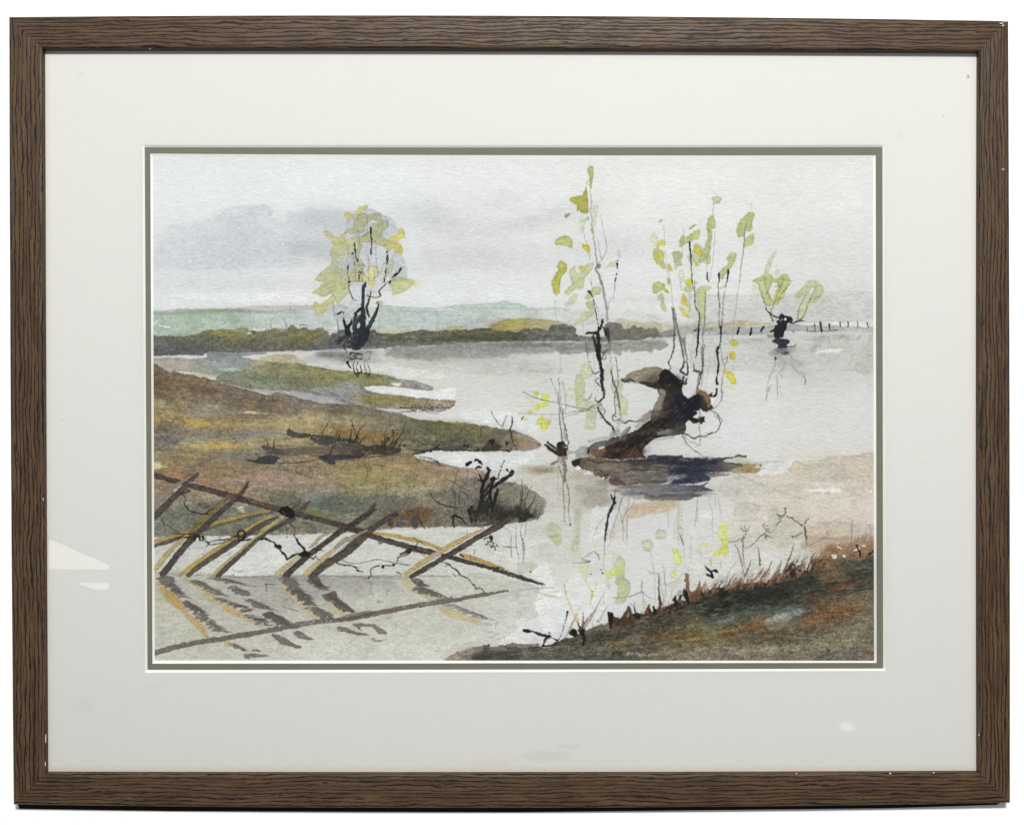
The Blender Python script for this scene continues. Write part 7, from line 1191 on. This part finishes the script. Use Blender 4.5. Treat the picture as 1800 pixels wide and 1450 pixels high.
chip(rails[3], 80.3, 1298, .7, 11, 0, 9, -.0001); chip(rails[3], 79.6, 1342, .6, 5, 0, 10, -.0001); chip(rails[3], 76, 878, .5, 4, 0, 11); chip(rails[0], 264, 86.2, .6, 1.4, 0, 12)

# backing board; its black lower edge juts out as the shadow line under the frame
back_m = plain('black_backing_shadow', (.012, .010, .009), .8, .2)
bk = [(28, 60), (1768, 60), (1768, 1405), (1752, 1414), (1560, 1420), (900, 1427), (300, 1425), (34, 1421), (30, 1405)]
vs = []
for dep in (DW-.0006, DW-.0001):
    for (x, y) in bk:
        p = Q(x, y, 0) if y < 1405 else Q(x, y, DW-.0006); p.y = dep; vs.append(p)
nb = len(bk)
new_obj('backing_board_shadow_edge', vs, [tuple(range(nb)), tuple(range(2*nb-1, nb-1, -1))]+[(i, (i+1) % nb, nb+(i+1) % nb, nb+i) for i in range(nb)], back_m, root)

# mats with bevelled openings
def edge_loop(c, D, bows=(0, 0, 0, 0), n=24):
    out = []
    for i in range(4):
        for j in range(n):
            p = curve(c[i], c[(i+1) % 4], bows[i], j/n, i % 2 == 0)
            out.append(Q(p[0], p[1], D))
    return out
def ring(name, A, B, mat, parent):
    n = len(A)
    return new_obj(name, A+B, [(i, (i+1) % n, n+(i+1) % n, n+i) for i in range(n)], mat, parent)
O1 = [(250.5, 255.2), (1555.2, 255), (1556.5, 1178.6), (255, 1181.8)]; I1 = [(254.3, 259.3), (1551.2, 259), (1552.4, 1174.5), (259.2, 1177)]
O2 = [(264.3, 270.4), (1539.2, 273.4), (1541, 1164.6), (268, 1166)]; I2 = [(268.3, 275), (1534.8, 278.4), (1536.5, 1161), (272, 1160.4)]
OUT = [(60, 70), (1737, 75), (1740, 1375), (66, 1375)]
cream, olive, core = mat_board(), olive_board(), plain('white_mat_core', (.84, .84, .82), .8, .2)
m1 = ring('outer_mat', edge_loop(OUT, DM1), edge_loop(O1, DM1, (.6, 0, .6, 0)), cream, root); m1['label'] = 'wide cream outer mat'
ring('bevel', edge_loop(O1, DM1, (.6, 0, .6, 0)), edge_loop(I1, DM2, (.6, 0, .6, 0)), core, m1)
m2 = ring('inner_mat', edge_loop(OUT, DM2), edge_loop(O2, DM2, (1.4, 0, 0, 0)), olive, root); m2['label'] = 'narrow olive grey inner mat'
ring('bevel', edge_loop(O2, DM2, (1.4, 0, 0, 0)), edge_loop(I2, DP, (2.2, 0, 0, 0)), core, m2)

# painted sheet
img = bpy.data.images.new('watercolour', CW, CH, alpha=False, float_buffer=False)
lin = np.where(CAN <= .04045, CAN/12.92, ((CAN+.055)/1.055)**2.4)
lin = (lin-GLASS_ADD)/light_at(YY)[..., None]/np.array([1.0, 1.0, .972], np.float32)
lin = np.clip(lin, .004, .95)
srgb = np.where(lin <= .0031308, lin*12.92, 1.055*lin**(1/2.4)-.055)
buf = np.ones((CH, CW, 4), np.float32); buf[..., :3] = srgb[::-1]
img.pixels.foreach_set(buf.ravel()); img.update(); img.pack()
m, nt, b = mat_new('watercolour_on_rough_paper')
ti = N(nt, 'ShaderNodeTexImage', image=img, interpolation='Cubic', extension='EXTEND')
nt.links.new(N(nt, 'ShaderNodeUVMap').outputs[0], ti.inputs[0])
nt.links.new(ti.outputs[0], b.inputs['Base Color']); b.inputs['Roughness'].default_value = .9; b.inputs['Specular IOR Level'].default_value = .15
tc = N(nt, 'ShaderNodeTexCoord').outputs['Object']
t1 = noise(nt, mapping(nt, tc, (300, 1, 620), (0,0,0), (0, math.radians(-12), 0)), 1.0, 3, .55, .6)
t2 = noise(nt, mapping(nt, tc, (900, 1, 1200)), 1.0, 2, .5)
h = math_(nt, 'ADD', t1, math_(nt, 'MULTIPLY', t2, .25))
bump(nt, b, h, PAPER_B, .0008)
c = [(PX0, PY0), (PX1, PY0), (PX1, PY1), (PX0, PY1)]
vs = [Q(x, y, DP) for x, y in c]+[Q(x, y, DP) + Vector((0, .0004, 0)) for x, y in c]
sheet = new_obj('painted_sheet', vs, [(3,2,1,0), (4,5,6,7), (0,1,5,4), (1,2,6,5), (2,3,7,6), (3,0,4,7)], m, root, [(0,1), (1,1), (1,0), (0,0)]*2)
sheet['label'] = 'watercolour of a flooded marsh with bare willows, leaning dark stump and broken fence'

# glazing
m = bpy.data.materials.new('picture_glass'); m.use_nodes = True; nt = m.node_tree; nt.nodes.clear()
out = N(nt, 'ShaderNodeOutputMaterial'); tr = N(nt, 'ShaderNodeBsdfTransparent'); gl = N(nt, 'ShaderNodeBsdfGlossy'); gl.inputs['Roughness'].default_value = 0.0
tr.inputs[0].default_value = (.985, .99, .985, 1)
fz = N(nt, 'ShaderNodeFresnel'); fz.inputs[0].default_value = 1.5; mx = N(nt, 'ShaderNodeMixShader')
nt.links.new(fz.outputs[0], mx.inputs[0]); nt.links.new(tr.outputs[0], mx.inputs[1]); nt.links.new(gl.outputs[0], mx.inputs[2]); nt.links.new(mx.outputs[0], out.inputs[0])
gc = [Q(x, y, 0) for x, y in ((70, 81), (1726, 86), (1726, 1362), (74, 1362))]
for g_ in gc: g_.y = DG
glass = new_obj('glass', gc, [(3, 2, 1, 0)], m, root)

# ---------------------------------------------------------------- the window of the room behind the viewer, seen only as a pale reflection in the glass
wm = bpy.data.materials.new('daylight_window_pane'); wm.use_nodes = True; nt = wm.node_tree; nt.nodes.clear()
out = N(nt, 'ShaderNodeOutputMaterial'); em = N(nt, 'ShaderNodeEmission'); em.inputs[0].default_value = (1, .955, .90, 1); em.inputs[1].default_value = WIN_E
nt.links.new(em.outputs[0], out.inputs[0])
win = bpy.data.objects.new('window', None); sc.collection.objects.link(win)
win['label'] = 'bright window behind the viewer, mirrored as a pale wedge in the left of the glass'; win['category'] = 'window'
cam_p = Vector((0, -DCAM, ZC))
for poly in ([(20, 921), (92, 951), (190, 994), (192, 997), (189, 1000.5), (20, 1000)], [(138, 1025), (190.5, 1025), (188, 1036), (163, 1035.5)]):
    vs = []
    for x, y in poly:
        g_ = Q(x, y, DG); d_ = g_-cam_p; r_ = Vector((d_.x, -d_.y, d_.z)); t = (g_.y+2.6)/d_.y
        vs.append(g_+r_*t)
    n = len(vs); vs2 = vs+[p+Vector((0, -.01, 0)) for p in vs]
    new_obj('pane', vs2, [tuple(range(n)), tuple(range(2*n-1, n-1, -1))]+[(i, (i+1) % n, n+(i+1) % n, n+i) for i in range(n)], wm, win)
